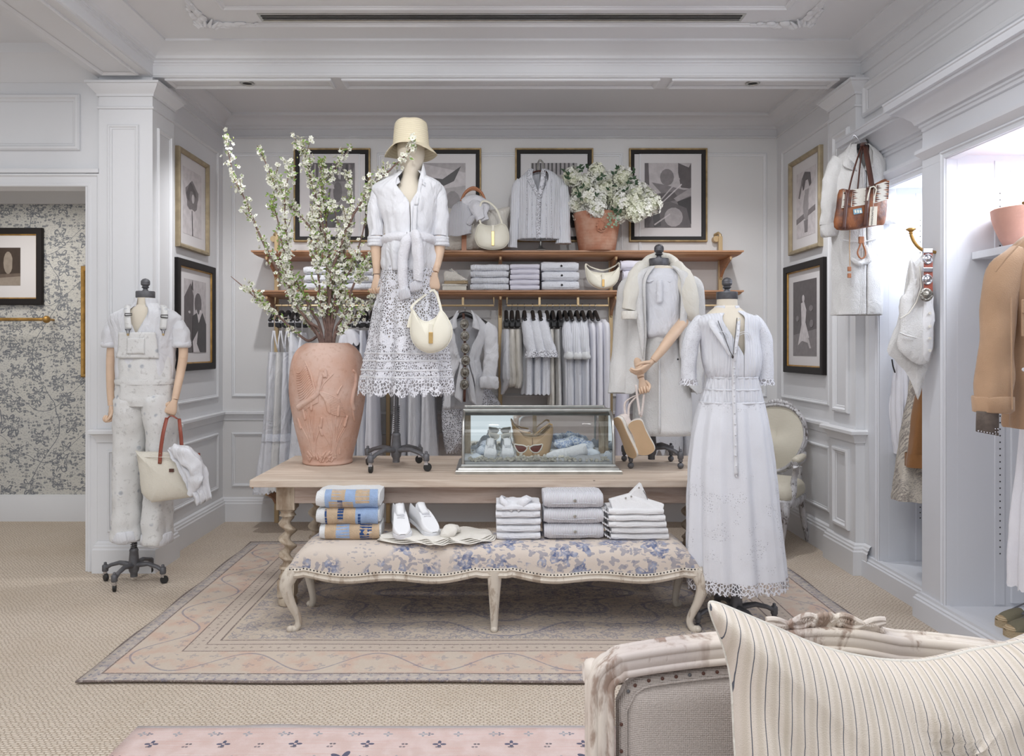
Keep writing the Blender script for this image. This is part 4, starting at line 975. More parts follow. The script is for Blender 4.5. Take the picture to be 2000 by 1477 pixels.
# side room pictures and rail
a=P(-45,446,by); c=P(86,596,by)
frame('black framed still life photograph on the floral wallpaper',(a.x,by,c.z),(1,0,0),(0,0,1),(0,-1,0),c.x-a.x,a.z-c.z,.065,(.20,.17),'black',[('s3',blob(.42,.60,.22,.3)),('s1',[(.6,.3),(1,.3),(1,1),(.65,1)]),('s3',[(0,.0),(1,0),(1,.24),(0,.2)]),('s2',[(0,.2),(1,.24),(1,.32),(0,.3)])],'s1')
a=P(160,520,by); c=P(172,737,by); 
tt=thing('gilt_frame','ornate gilt picture frame edge behind the door casing','picture',(a.x+.25,by,(a.z+c.z)/2))
G().rect((0,by,0),(1,0,0),(0,0,1),(0,-1,0),a.x,a.x+.55,c.z,a.z,[(0,0),(0,.02),(.01,.035),(.03,.03),(.045,.045),(.06,.02),(.065,.01)]).obj('frame',M['gold'],tt,ang=30)
G().box(a.x+.03,a.x+.52,by-.01,by,c.z+.03,a.z-.03).obj('panel',M['g3'],tt,smooth=False)
a=P(-40,624,6.55); c=P(88,624,6.55)
tt=thing('brass_wall_rail','brass clothes rail on the floral wallpaper','rail',(a.x,6.6,a.z))
G().tube([a,c],.014,12).obj('rod',M['gold'],tt); G().ball(c+Vector((.012,0,0)),.032,12,8).obj('ball_end',M['gold'],tt); G().tube([c,Vector((c.x,by+.0,c.z))],.010,8).obj('bracket',M['gold'],tt)
# ================================================================ mannequins
def stand(par,cx,cy,z0,ztop,rot,R=.21,ball=False,spring=None,px=None):
    m_=M['iron']; px=cx if px is None else px; h=.115 if not ball else .10
    G().lathe([(.014,.035),(.022,.036),(.022,.06),(.030,.075),(.034,.10),(.030,.15),(.026,.20),(.028,.205),(.024,.215),(.02,.22)],(cx,cy,z0),20).obj('hub',m_,par)
    G().tube([(cx,cy,z0+.21),(px,cy,ztop)],.013,12).obj('pole',M['steel'],par)
    if spring:
        a,b=spring; n=int((b-a)/.0125); L=[]
        for i in range(n*10+1):
            q=i/(n*10); t=(a+(b-a)*q-z0-.21)/max(ztop-z0-.21,.01); L.append((cx+(px-cx)*max(t,0)+.0185*math.cos(i*2*PI/10),cy+.0185*math.sin(i*2*PI/10),a+(b-a)*q))
        G().tube(L,.0035,5).obj('spring',m_,par)
    for k in range(4):
        a=rot+k*PI/2; d=Vector((math.cos(a),math.sin(a),0)); c=Vector((cx,cy,z0))
        L=[c+d*.015+Vector((0,0,.11)),c+d*.06+Vector((0,0,.118)),c+d*(R*.5)+Vector((0,0,.122)),c+d*(R*.8)+Vector((0,0,.105)),c+d*R+Vector((0,0,.082))]
        l=G().tube(L,[.020,.020,.017,.015,.017],10,.8).obj('leg',m_,par)
        G().lathe([(.017,.062),(.019,.066),(.019,.10),(.014,.106),(.009,.108),(.009,.118),(.005,.122)],c+d*R,14).obj('leg_knob',m_,l)
        if ball:
            G().lathe([(.008,.04),(.014,.045),(.014,.062)],c+d*R,12).ball(c+d*R+Vector((0,0,.020)),.0195,14,8).obj('ball_foot',m_,l)
        else:
            q=Vector((-d.y,d.x,0)); a2=a+.6+k; w_=Vector((math.cos(a2),math.sin(a2),0)); qq=Vector((-w_.y,w_.x,0)); o=c+d*R
            G().tube([o+Vector((0,0,.065)),o+Vector((0,0,.050))],.012,10).box(o.x-.011,o.x+.011,o.y-.011,o.y+.011,o.z+.040,o.z+.052).obj('caster_fork',M['chrome'],l,ang=30)
            wc=o+w_*.008+Vector((0,0,.025)); G().lathe([(.010,-.010),(.022,-.010),(.025,-.007),(.025,.007),(.022,.010),(.010,.010)],wc,16,ax=qq).obj('wheel',M['rubber'],l)
def neckcap(par,cx,cy,z0,z1,r,zf,m_=None):
    m_=m_ or M['steel']
    G().lathe([(r*1.15,z0-.02),(r*1.0,z0+.02),(r*.97,z1)],(cx,cy,0),24).obj('neck',M['linenbody'],par)
    h=(zf-z1); 
    G().lathe([(r*.99,z1),(r*1.02,z1+.004),(r*1.02,z1+h*.30),(r*.97,z1+h*.34),(r*.3,z1+h*.36)],(cx,cy,0),28).obj('neck_cap',m_,par,ang=30)
    f=[(.35,.34),(.30,.40),(.22,.46),(.30,.50),(.42,.54),(.34,.58),(.30,.60),(.46,.66),(.50,.74),(.47,.78),(.50,.80),(.46,.88),(.30,.96),(.06,1.0)]
    G().lathe([(r*a,z1+h*b) for a,b in f],(cx,cy,0),18).obj('finial',m_,par,ang=40)
def hand(par,w,d,s,curl=1.0,sc=1.,name='hand',fist=False):
    "w wrist, d hand direction, s towards the thumb side"
    w=Vector(w); d=Vector(d).normalized(); s=Vector(s); s=(s-d*s.dot(d)).normalized(); n=d.cross(s)
    g=G(); R=[]
    for t,a,b in ((-.01,.019,.016),(.01,.021,.016),(.035,.030,.016),(.065,.038,.016),(.085,.037,.014),(.092,.030,.009)):
        c=w+d*t*sc; R.append([c+(s*math.copysign(abs(math.cos(x))**.8,math.cos(x))*a+n*math.copysign(abs(math.sin(x))**.8,math.sin(x))*b)*sc for x in [2*PI*k/16 for k in range(16)]])
    g.loft(R,True,True,True)
    for i,(o,L) in enumerate(((.027,.070),(.009,.078),(-.009,.073),(-.026,.058))):
        b=w+(d*.082+s*o)*sc; p=[w+(d*.06+s*o)*sc,b]; a=.15*curl; q=b
        for seg,f in ((.45,.75),(.30,.95),(.25,.8)):
            a+=f*curl; q=q+(d*math.cos(a)+n*math.sin(a))*L*seg*sc+s*(o*.02); p.append(q)
        L2=cr([tuple(x) for x in p],3); g.tube(L2,[(.0092-.0022*i_/(len(L2)-1))*sc for i_ in range(len(L2))],8,1,s,round1=True)
    tb=w+(d*.02+s*.022)*sc; p=[tb,tb+(d*.025+s*.018+n*.010)*sc,tb+(d*.05+s*.020+n*.026)*sc,tb+(d*.07+s*(.006)+n*.038)*sc]
    L2=cr([tuple(x) for x in p],3); g.tube(L2,[(.0115-.003*i_/(len(L2)-1))*sc for i_ in range(len(L2))],8,round1=True)
    return g.obj(name,M['arm'],par,ang=60)
def arm(par,p,r,joints=()):
    "jointed wooden arm through points"
    L=cr([tuple(q)+(x,) for q,x in zip(p,r)],5)
    o=G().tube([l[:3] for l in L],[l[3] for l in L],18,round0=True).obj('arm',M['arm'],par,ang=60)
    for j in joints:
        i=min(int(j*(len(L)-1)),len(L)-2); a,b=Vector(L[i][:3]),Vector(L[i+1][:3]); t=(b-a).normalized(); rr=L[i][3]
        G().tube([a-t*.004,a-t*.001,a+t*.001,a+t*.004],[rr*1.03,rr*.93,rr*.93,rr*1.03],18,caps=True).obj('joint_ring',M['leatherbrown'] if False else M['arm'],o)
def form(par,Y,rows,nm='torso'): return cloth(lv(Y,rows),48,4,wr=0,sq=2.15,cap0=True,cap1=True).obj(nm,M['linenbody'],par,ang=70)
# ---------------- A: overalls mannequin, left
Y=4.93
a=thing('dress_form','dress form with wooden arms on castors, wearing splashed overalls','mannequin',(-2.31,Y,0))
stand(a,-2.312,Y,0,.75,math.radians(-8),.20,spring=(P(0,1083,Y).z,P(0,1045,Y).z))
form(a,Y,[(596,262,305,.06,0),(612,235,332,.085,0),(640,228,342,.10,0),(700,238,332,.10,0),(750,236,334,.10,0),(785,240,330,.09,0)])
neckcap(a,P(284,0,Y).x,Y,P(0,606,Y).z,P(0,582,Y).z,.057,P(0,544,Y).z,M['iron'])
arm(a,pts(Y,[(222,650),(218,690),(216,720),(216,760),(218,792)]),[.030,.030,.027,.024,.022],(.33,.93))
hand(a,P(218,796,Y-.01),(0,-.1,-1),(.6,-.6,0),1.35,.95)
arm(a,pts(Y,[(356,650),(358,692),(353,725),(347,755,Y-.05),(342,780,Y-.07)]),[.030,.029,.027,.024,.021],(.33,.93))
hand(a,P(341,783,Y-.08),(-.35,-.1,-1),(-1,-.3,.25),1.2,.95)
def A_blouse():
    t=thing('white_blouse','short sleeved white cotton blouse under the overalls','blouse',(P(284,0,Y).x,Y,1.5))
    rows=[(592,262,306,.062,0),(600,250,318,.075,0),(609,228,340,.10,.0),(622,214,354,.115,.01),(645,219,349,.125,.02),(690,228,341,.13,.02),(760,232,338,.13,.02)]
    zt=P(0,592,Y).z; zv=P(0,655,Y).z
    cloth(lv(Y,rows),90,5,seed=2,wr=.008,ws=14,gap=lambda z:max(.001,.42*((z-zv)/(zt-zv))**1.2) if z>zv else .001).obj('body',M['cotton'],t,ang=70,solid=.002)
    # band collar
    cloth(lv(Y,[(583,264,304,.062,0),(594,261,307,.064,0),(600,256,312,.07,0)]),60,3,wr=.001,gap=.34).obj('collar',M['cotton'],t,solid=.003,ang=70)
    for s_,x0,x1,x2 in ((-1,226,220,217),(1,344,350,354)):
        g=sleeve(G(),pts(Y,[(x0-s_*14,622),(x0-s_*3,632),(x1,650),(x2,672)]),[.040,.052,.060,.056],24,.95,5,.007,18,s_+3,.0,fold=.08)
        g.obj('sleeve',M['cotton'],t,ang=70)
        c=P(x2-s_*0,674,Y); G().tube([c+Vector((0,0,.022)),c+Vector((0,0,.014)),c,c-Vector((0,0,.014)),c-Vector((0,0,.018))],[.050,.060,.063,.058,.046],26,.95,(0,1,0)).obj('rolled_cuff',M['cotton'],t,ang=70)
    return t
A_blouse()
def A_over():
    t=thing('paint_splashed_overalls','white overalls with faint paint marks on the dress form at the left','overalls',(P(284,0,Y).x,Y,.3))
    om=M['overall']
    rows=[(688,234,336,.132,0),(700,233,337,.136,.01),(742,231,339,.14,.015),(750,232,338,.142,.01),(775,230,341,.143,.015),(792,233,339,.130,.01)]
    cloth(lv(Y,rows),100,5,seed=4,wr=.009,ws=12).obj('waist',om,t,ang=70,solid=.003)
    # bib follows the chest
    cxb=P(285,0,Y).x
    def bib(u,v):
        x=P(246+u*(326-246),0,Y).x*(1)+(.5-u)*.03*(v); z=P(0,700-v*50,Y).z; dx=(x-cxb)/.19
        p=Vector((x,Y-.134*math.sqrt(max(0,1-dx*dx*.8))-.012,z)); return wrk(p,.006,15,3)
    G().grid(bib,20,12).obj('bib',om,t,solid=.004,ang=70)
    G().grid(lambda u,v:bib(.28+.44*u,.18+.62*v)+Vector((0,-.006,0)),12,8).obj('bib_pocket',om,t,solid=.003,ang=70)
    # waistband seam & fly
    cloth(lv(Y,[(740,229,341,.145,0),(745,228,342,.147,0),(750,229,341,.146,0)]),80,2,wr=.003).obj('waistband',om,t,ang=70)
    for k,(rows,sd) in enumerate((([(770,236,290,.120,.01),(784,230,292,.142,.02),(812,229,291,.132,.03),(850,227,285,.110,.05),(900,226,276,.10,.06),(960,226,272,.098,.07),(1010,226,272,.10,.08),(1040,224,273,.105,.10),(1052,225,272,.10,.10)],1),([(770,284,336,.120,.01),(784,282,342,.142,.02),(812,283,345,.132,.03),(850,288,343,.110,.05),(900,286,340,.10,.06),(960,281,336,.098,.07),(1010,279,334,.10,.08),(1045,279,335,.105,.12),(1058,281,333,.10,.12)],5))):
        cloth(lv(Y,rows),60,6,seed=sd,wr=.010,ws=11,ks=((2,1,0),(3,.6,1),(5,.3,2)),cap0=True).obj('trouser_leg',om,t,ang=70,solid=.003)
        q=rows[-1]; c=P((q[1]+q[2])/2,q[0]-8,Y); r=(q[2]-q[1])/2*Y/F
        g=G().tube([c+Vector((0,0,.035)),c+Vector((0,0,.028)),c-Vector((0,0,.01)),c-Vector((0,0,.034)),c-Vector((0,0,.04))],[r*1.0,r*1.08,r*1.10,r*1.07,r*.96],40,.105/r*.98,(0,1,0)); wrinkle(g,.012,22,sd).obj('turned_cuff',M['cotton'],t,ang=70)
    for s_,x0,x1 in ((-1,250,250),(1,319,322)):
        yy=Y-.155
        L=[P(x0-2*s_,596,Y-.05),P(x0+s_*2,604,Y-.095),P(x0+s_,622,Y-.128),P(x0-s_*1,642,Y-.142)]
        w_=Vector((.020,0,0)); ribbon([p-w_ for p in L],[p+w_ for p in L]).obj('strap',om,t,solid=.004)
        c=P(x1-s_*1.,615+(3 if s_>0 else 0),Y-.135); 
        G().tube([c+Vector((-.022,0,-.006)),c+Vector((.022,0,-.006+.004*s_*-1)),c+Vector((.022,0,.008)),c+Vector((-.022,0,.008)),c+Vector((-.022,0,-.006))],.003,6).obj('buckle',M['black'],t)
        c=P(x0,648,Y-.150); G().tube([c+Vector((-.018,0,.016)),c+Vector((-.008,0,.004)),c+Vector((-.006,0,-.012)),c+Vector((.006,0,-.012)),c+Vector((.008,0,.004)),c+Vector((.018,0,.016)),c+Vector((0,0,.01)),c+Vector((-.018,0,.016))],.0022,6).obj('clasp',M['black'],t)
        G().lathe([(.001,0),(.008,.001),(.007,.005),(.001,.006)],c+Vector((0,-.0,-.018)),12,ax=(0,-1,0)).obj('button',M['goldd'],t)
A_over()
# tote in the left form's hand
def A_tote():
    Yb=Y-.16
    t=thing('canvas_tote','natural canvas tote with red leather handles, held by the overalls form','bag',P(330,975,Yb))
    o=po([(267,883),(270,882),(322,883),(374,888),(378,889),(380,925),(384,966),(380,970),(340,976),(300,981),(296,980),(277,963),(273,925)],(0,0),Yb)
    puff(closed_cr(o,2),(0,Yb,0),(1,0,0),(0,0,1),(0,-1,0),.055,.055).obj('body',M['canvas'],t,ang=70)
    G().tube([P(268,893,Yb-.02),P(300,893,Yb-.05),P(340,893,Yb-.055),P(376,896,Yb-.03)],.003,6).obj('hem_seam',M['cream'],t)
    for pa,pb in (([(326,816),(319,845),(314,878),(312,906)],-.052),([(350,818),(352,838),(354,858),(355,880)],-.03),):
        L=[P(x,y,Yb+pb+(.05 if i==0 else .0)) for i,(x,y) in enumerate(pa)]; w_=Vector((.011,0,0))
        ribbon([p-w_ for p in L],[p+w_ for p in L]).obj('handle',M['leatherred'],t,solid=.004)
    L=[P(346,818,Yb+.0),P(335,812,Yb),P(327,818,Yb)]; ribbon([p+Vector((0,.011,0)) for p in L],[p-Vector((0,.011,0)) for p in L]).obj('handle_top',M['leatherred'],t,solid=.004)
    for y in (886,903): G().lathe([(.004,0),(.003,.004),(.0005,.005)],P(313,y,Yb-.058),8,ax=(0,-1,0)).obj('rivet',M['goldd'],t)
    c=P(335,919,Yb-.058); G().box(c.x-.014,c.x+.014,c.y-.004,c.y+.003,c.z-.010,c.z+.010).obj('leather_patch',M['leatherbrown'],t,smooth=False)
    c=P(384,892,Yb-.01); G().box(c.x-.02,c.x+.02,c.y-.004,c.y+.006,c.z-.022,c.z+.022).obj('leather_tab',M['leatherred'],t,smooth=False)
    s=thing('white_scarf','crumpled white shirt spilling out of the canvas tote','shirt',P(370,900,Yb-.05))
    A=[P(326,880,Yb-.04),P(345,905,Yb-.085),P(362,945,Yb-.10),P(384,989,Yb-.08)]; B=[P(345,868,Yb-.03),P(372,875,Yb-.05),P(402,915,Yb-.04),P(413,975,Yb-.03)]
    A=cr([tuple(p) for p in A],5);B=cr([tuple(p) for p in B],5)
    g=G(); g.loft([[Vector(a_).lerp(Vector(b_),k/14)+Vector((0,-.02*math.sin(k/14*PI)-.010*math.sin(k*1.5+i*.3),.0)) for k in range(15)] for i,(a_,b_) in enumerate(zip(A,B))],False); wrinkle(g,.016,16,3)
    g.obj('cloth',M['cotton'],s,solid=.004,ang=80)
    A=[P(335,872,Yb-.06),P(350,885,Yb-.10),P(372,900,Yb-.11),P(385,930,Yb-.10),P(369,965,Yb-.09)]
    g=G(); L=cr([tuple(p) for p in A],5); g.tube(L,[.02+.03*math.sin(i/(len(L)-1)*PI) for i in range(len(L))],18,.6,(0,1,0)); wrinkle(g,.02,18,5).obj('bundle',M['cotton'],s,ang=80)
A_tote()
# ---------------- B: hatted mannequin on the table
Y=4.755
b=thing('dress_form.001','hatted dress form with wooden arms standing on the table','mannequin',(-.606,Y,TZ))
stand(b,-.606,Y,TZ,P(0,690,Y).z,math.radians(-33),.235,spring=(P(0,858,Y).z,P(0,793,Y).z),px=-.60)
form(b,Y,[(262,790,818,.05,0),(272,780,826,.08,0),(288,776,829,.095,0),(305,777,829,.095,0),(322,781,825,.085,0),(337,786,819,.068,0),(350,784,817,.058,0),(364,776,823,.062,0),(380,757,842,.085,0),(410,750,848,.1,0),(450,755,844,.1,0),(500,752,845,.11,0),(560,752,846,.11,0),(640,765,830,.09,0)],'head_and_torso')
arm(b,pts(Y,[(735,440),(734,480),(735,505),(736,535)]),[.036,.034,.028,.021],(.93,))
hand(b,P(736,540,Y-.01),(0,-.05,-1),(1,-.3,0),.9,.98)
arm(b,pts(Y,[(862,440),(859,480),(855,508,Y-.02),(850,532,Y-.05)]),[.036,.034,.028,.021],(.93,))
hand(b,P(849,536,Y-.06),(-.05,-.1,-1),(-1,-.3,0),1.25,1.)
def B_shirt():
    t=thing('white_shirt','crisp white cotton shirt on the hatted mannequin','shirt',(P(800,0,Y).x,Y,2.3)); m_=M['cotton']
    rows=[(337,780,825,.075,0),(346,764,838,.09,0),(355,742,856,.105,0),(368,730,864,.12,.0),(385,734,861,.135,.01),(415,744,854,.145,.02),(445,752,849,.14,.03),(470,754,846,.135,.03)]
    zt=P(0,337,Y).z; zv=P(0,405,Y).z
    cloth(lv(Y,rows),110,6,seed=7,wr=.011,ws=12,gc=-PI/2+.10,gap=lambda z:max(.012,.62*((z-zv)/(zt-zv))**1.0) if z>zv else .012).obj('body',m_,t,ang=70,solid=.002)
    rows=[(468,752,848,.140,.02),(490,748,849,.15,.03),(515,747,850,.155,.05),(530,749,846,.155,.06)]
    cloth(lv(Y,rows),100,5,seed=9,wr=.012,ws=12,hem=.02,hk=2).obj('shirt_tail',m_,t,ang=70,solid=.002)
    # collar leaves
    for s_ in (-1,1):
        A=[P(800-s_*-4,322 if s_>0 else 333,Y+.07),P(800+s_*24,318 if s_>0 else 330,Y+.01),P(800+s_*25,325 if s_>0 else 336,Y-.05),P(800+s_*18,352 if s_>0 else 356,Y-.10)]
        B=[P(800+s_*4,343,Y+.08),P(800+s_*30,346,Y+.01),P(800+s_*34,350,Y-.06),P(800+s_*30,364,Y-.12)]
        ribbon(A,B,5).obj('collar',m_,t,solid=.004)
    for s_,x0 in ((-1,737),(1,858)):
        g=sleeve(G(),pts(Y,[(x0-s_*16,366),(x0-s_*5,376),(x0+s_*2,402),(x0+s_*3,435),(x0+s_*2,462)]),[.040,.050,.052,.050,.047],26,.95,6,.011,15,s_*4,0,fold=.07)
        g.obj('sleeve',m_,t,ang=70)
        for q in range(3):
            c=P(x0+s_*3,466+q*6,Y); g=G().tube([c+Vector((0,0,.012)),c+Vector((0,0,.008)),c-Vector((0,0,.008)),c-Vector((0,0,.012))],[.046,.051+.002*q,.051+.002*q,.044],26,.95,(0,1,0)); wrinkle(g,.003,20,q).obj('rolled_cuff',m_,t,ang=70)
    # placket
    L=[P(811,402,Y-.145),P(810,430,Y-.148),P(809,462,Y-.142)]; w_=Vector((.012,0,0))
    ribbon([p-w_ for p in L],[p+w_ for p in L]).obj('placket',m_,t,solid=.003)
    L=[P(822,350,Y-.105),P(818,375,Y-.125),P(813,400,Y-.145)]; ribbon([p-w_ for p in L],[p+w_ for p in L]).obj('placket',m_,t,solid=.003)
B_shirt()
def B_sweater():
    t=thing('knotted_sweater','white knit sweater knotted round the waist of the hatted mannequin','sweater',(P(800,0,Y).x,Y-.1,2.1)); m_=M['knit']
    L=[]
    for i in range(33):
        q=2*PI*i/32-PI/2; L.append((P(800,0,Y).x+.152*math.cos(q),Y+.145*math.sin(q),P(0,471+2*math.sin(q),Y).z))
    g=G().tube(L,.026,14,1.1); wrinkle(g,.008,20,4).obj('waist_roll',m_,t,ang=80)
    g=G().ball(P(806,468,Y-.165),.036,14,10,(1,.7,.85)); wrinkle(g,.01,22,1).obj('knot',m_,t,ang=80)
    g=sleeve(G(),[P(804,463,Y-.16),P(795,470,Y-.19),P(787,500,Y-.185),P(786,535,Y-.18),P(789,568,Y-.175)],[.028,.032,.031,.031,.030],20,.7,6,.006,18,1,.0,(0,1,0)); g.obj('sleeve',m_,t,ang=80)
    g=sleeve(G(),[P(806,463,Y-.17),P(812,462,Y-.20),P(815,485,Y-.20),P(817,520,Y-.19),P(816,548,Y-.18)],[.032,.042,.044,.043,.036],20,.7,6,.006,18,2,.0,(0,1,0)); g.obj('sleeve',m_,t,ang=80)
    for x,y,r in ((791,576,.036),(813,560,.040)):
        c=P(x,y,Y-.178); g=G().tube([c+Vector((-.01,0,.03)),c+Vector((-.006,0,.022)),c+Vector((.004,0,-.02)),c+Vector((.006,0,-.026))],[r*.9,r,r,r*.85],20,.7,(0,1,0)); wrinkle(g,.004,40,x).obj('ribbed_cuff',M['rib'],t,ang=80)
B_sweater()
def B_skirt():
    t=thing('lace_skirt','tiered white lace skirt with scalloped hem on the hatted mannequin','skirt',(P(798,0,Y).x,Y,1.5))
    rows=[(485,754,845,.13,.0),(510,751,847,.14,.02),(560,742,852,.155,.04),(620,732,860,.175,.06),(680,724,870,.195,.075),(735,716,875,.215,.085),(742,715,876,.217,.085)]
    K=((9,1,0),(13,.6,1.7),(5,.5,.6))
    cloth(lv(Y,rows),150,7,seed=3,wr=.006,ws=12,ks=K).obj('skirt_body',M['lace'],t,ang=80)
    rows=[(736,715,876,.218,.087),(748,713,877,.222,.09),(768,711,878,.228,.095)]
    cloth(lv(Y,rows),240,5,seed=3,wr=.004,ws=12,ks=K,hem=.028,hk=26).obj('scalloped_edge',M['laceedge'],t,ang=80)
    for y,e in ((690,.0),(704,.0),(722,.0),(735,0)):
        r=[q for q in lv(Y,rows+[])]; f=(y-680)/55; xl=724+(716-724)*f; xr=870+(875-870)*f; ry=.195+.02*f; fa=.075+.01*f
        g=cloth(lv(Y,[(y-2,xl-1,xr+1,ry+.003,fa),(y,xl-1.6,xr+1.6,ry+.005,fa),(y+2,xl-1,xr+1,ry+.003,fa)]),150,2,seed=3,wr=.006,ws=12,ks=K); g.obj('lace_band',M['cotton'],t,ang=80)
B_skirt()
def hobo(label,Yc,body,dip,strap,clasp,m_,name='shoulder_bag',th=.045,gold=None):
    c=(0,0); o=closed_cr(po(body,c,Yc),5)
    t=thing(name,label,'bag',P(body[len(body)//2][0],body[len(body)//2][1],Yc))
    cc=po([dip],c,Yc)[0]; cen=(cc[0],cc[1]-.04)
    puff(o,(0,Yc,0),(1,0,0),(0,0,1),(0,-1,0),th,th,m=6,ctr=cen).obj('body',M[m_],t,ang=80)
    L=[(p[0],Yc,p[1]) for p in o]; G().tube(L+[L[0]],.004,6).obj('edge_piping',M[m_],t)
    if strap:
        for st in strap:
            L=[P(a_[0],a_[1],Yc+(a_[2] if len(a_)>2 else 0)) for a_ in st]; L=cr([tuple(p) for p in L],5)
            G().tube(L,.008,8,.45,(0,1,0)).obj('strap',M[m_],t,ang=60)
    if clasp:
        x0,x1,y0,y1=clasp; a_=P(x0,y0,Yc-th*1.02); b_=P(x1,y1,Yc-th*1.02)
        G().box(a_.x-.001,b_.x+.001,a_.y-.004,a_.y+.006,b_.z,a_.z+.05).obj('leather_tab',M[m_],t,smooth=False,bevel=.002)
        G().box(a_.x-.002,b_.x+.002,a_.y-.010,a_.y-.003,b_.z,a_.z).obj('clasp',M['brass'],t,smooth=False,bevel=.002)
    return t
hobo('round ivory shoulder bag hanging from the hatted mannequin\'s hand',Y-.23,[(806,606),(802,635),(803,656),(812,675),(830,687),(848,688),(866,681),(879,665),(883,645),(876,625),(862,607),(852,620),(834,629),(818,622)],(838,650),[[(806,608),(804,600),(815,588,.05),(836,572,.12),(845,566,.14)],[(862,608),(859,595,.05),(853,575,.12),(846,566,.14)],[(806,608),(800,625),(797,640)]],(838,845,649,671),'leatherwhite')
def hat():
    t=thing('straw_hat','pale straw bucket hat with a floppy brim','hat',P(802,285,Y)); c=Vector((P(803,0,Y).x,Y-.01,0)); zb=P(0,286,Y).z
    R=[]; n=72
    prof=[(.001,.162,0),(.05,.160,0),(.085,.150,0),(.098,.130,0),(.104,.08,0),(.108,.03,0),(.112,.0,0),(.125,-.014,.4),(.145,-.032,.8),(.162,-.050,1)]
    for r,z,w_ in cr(prof,4):
        R.append([(c.x+r*math.cos(q)*(1+.02*w_*math.sin(3*q)),c.y+r*.96*math.sin(q),zb+z+w_*(.030*max(0,-math.sin(q))+.010*math.sin(3*q+.8)-.012*abs(math.cos(q)))+.002*math.sin(5*q)) for q in [2*PI*k/n for k in range(n)]])
    G().loft(R,True,True,False).obj('hat_shell',M['straw'],t,solid=.004,ang=80)
    G().tube([R[24][k] for k in range(n)]+[R[24][0]],.0022,6).obj('crown_seam',M['straw'],t)
hat()
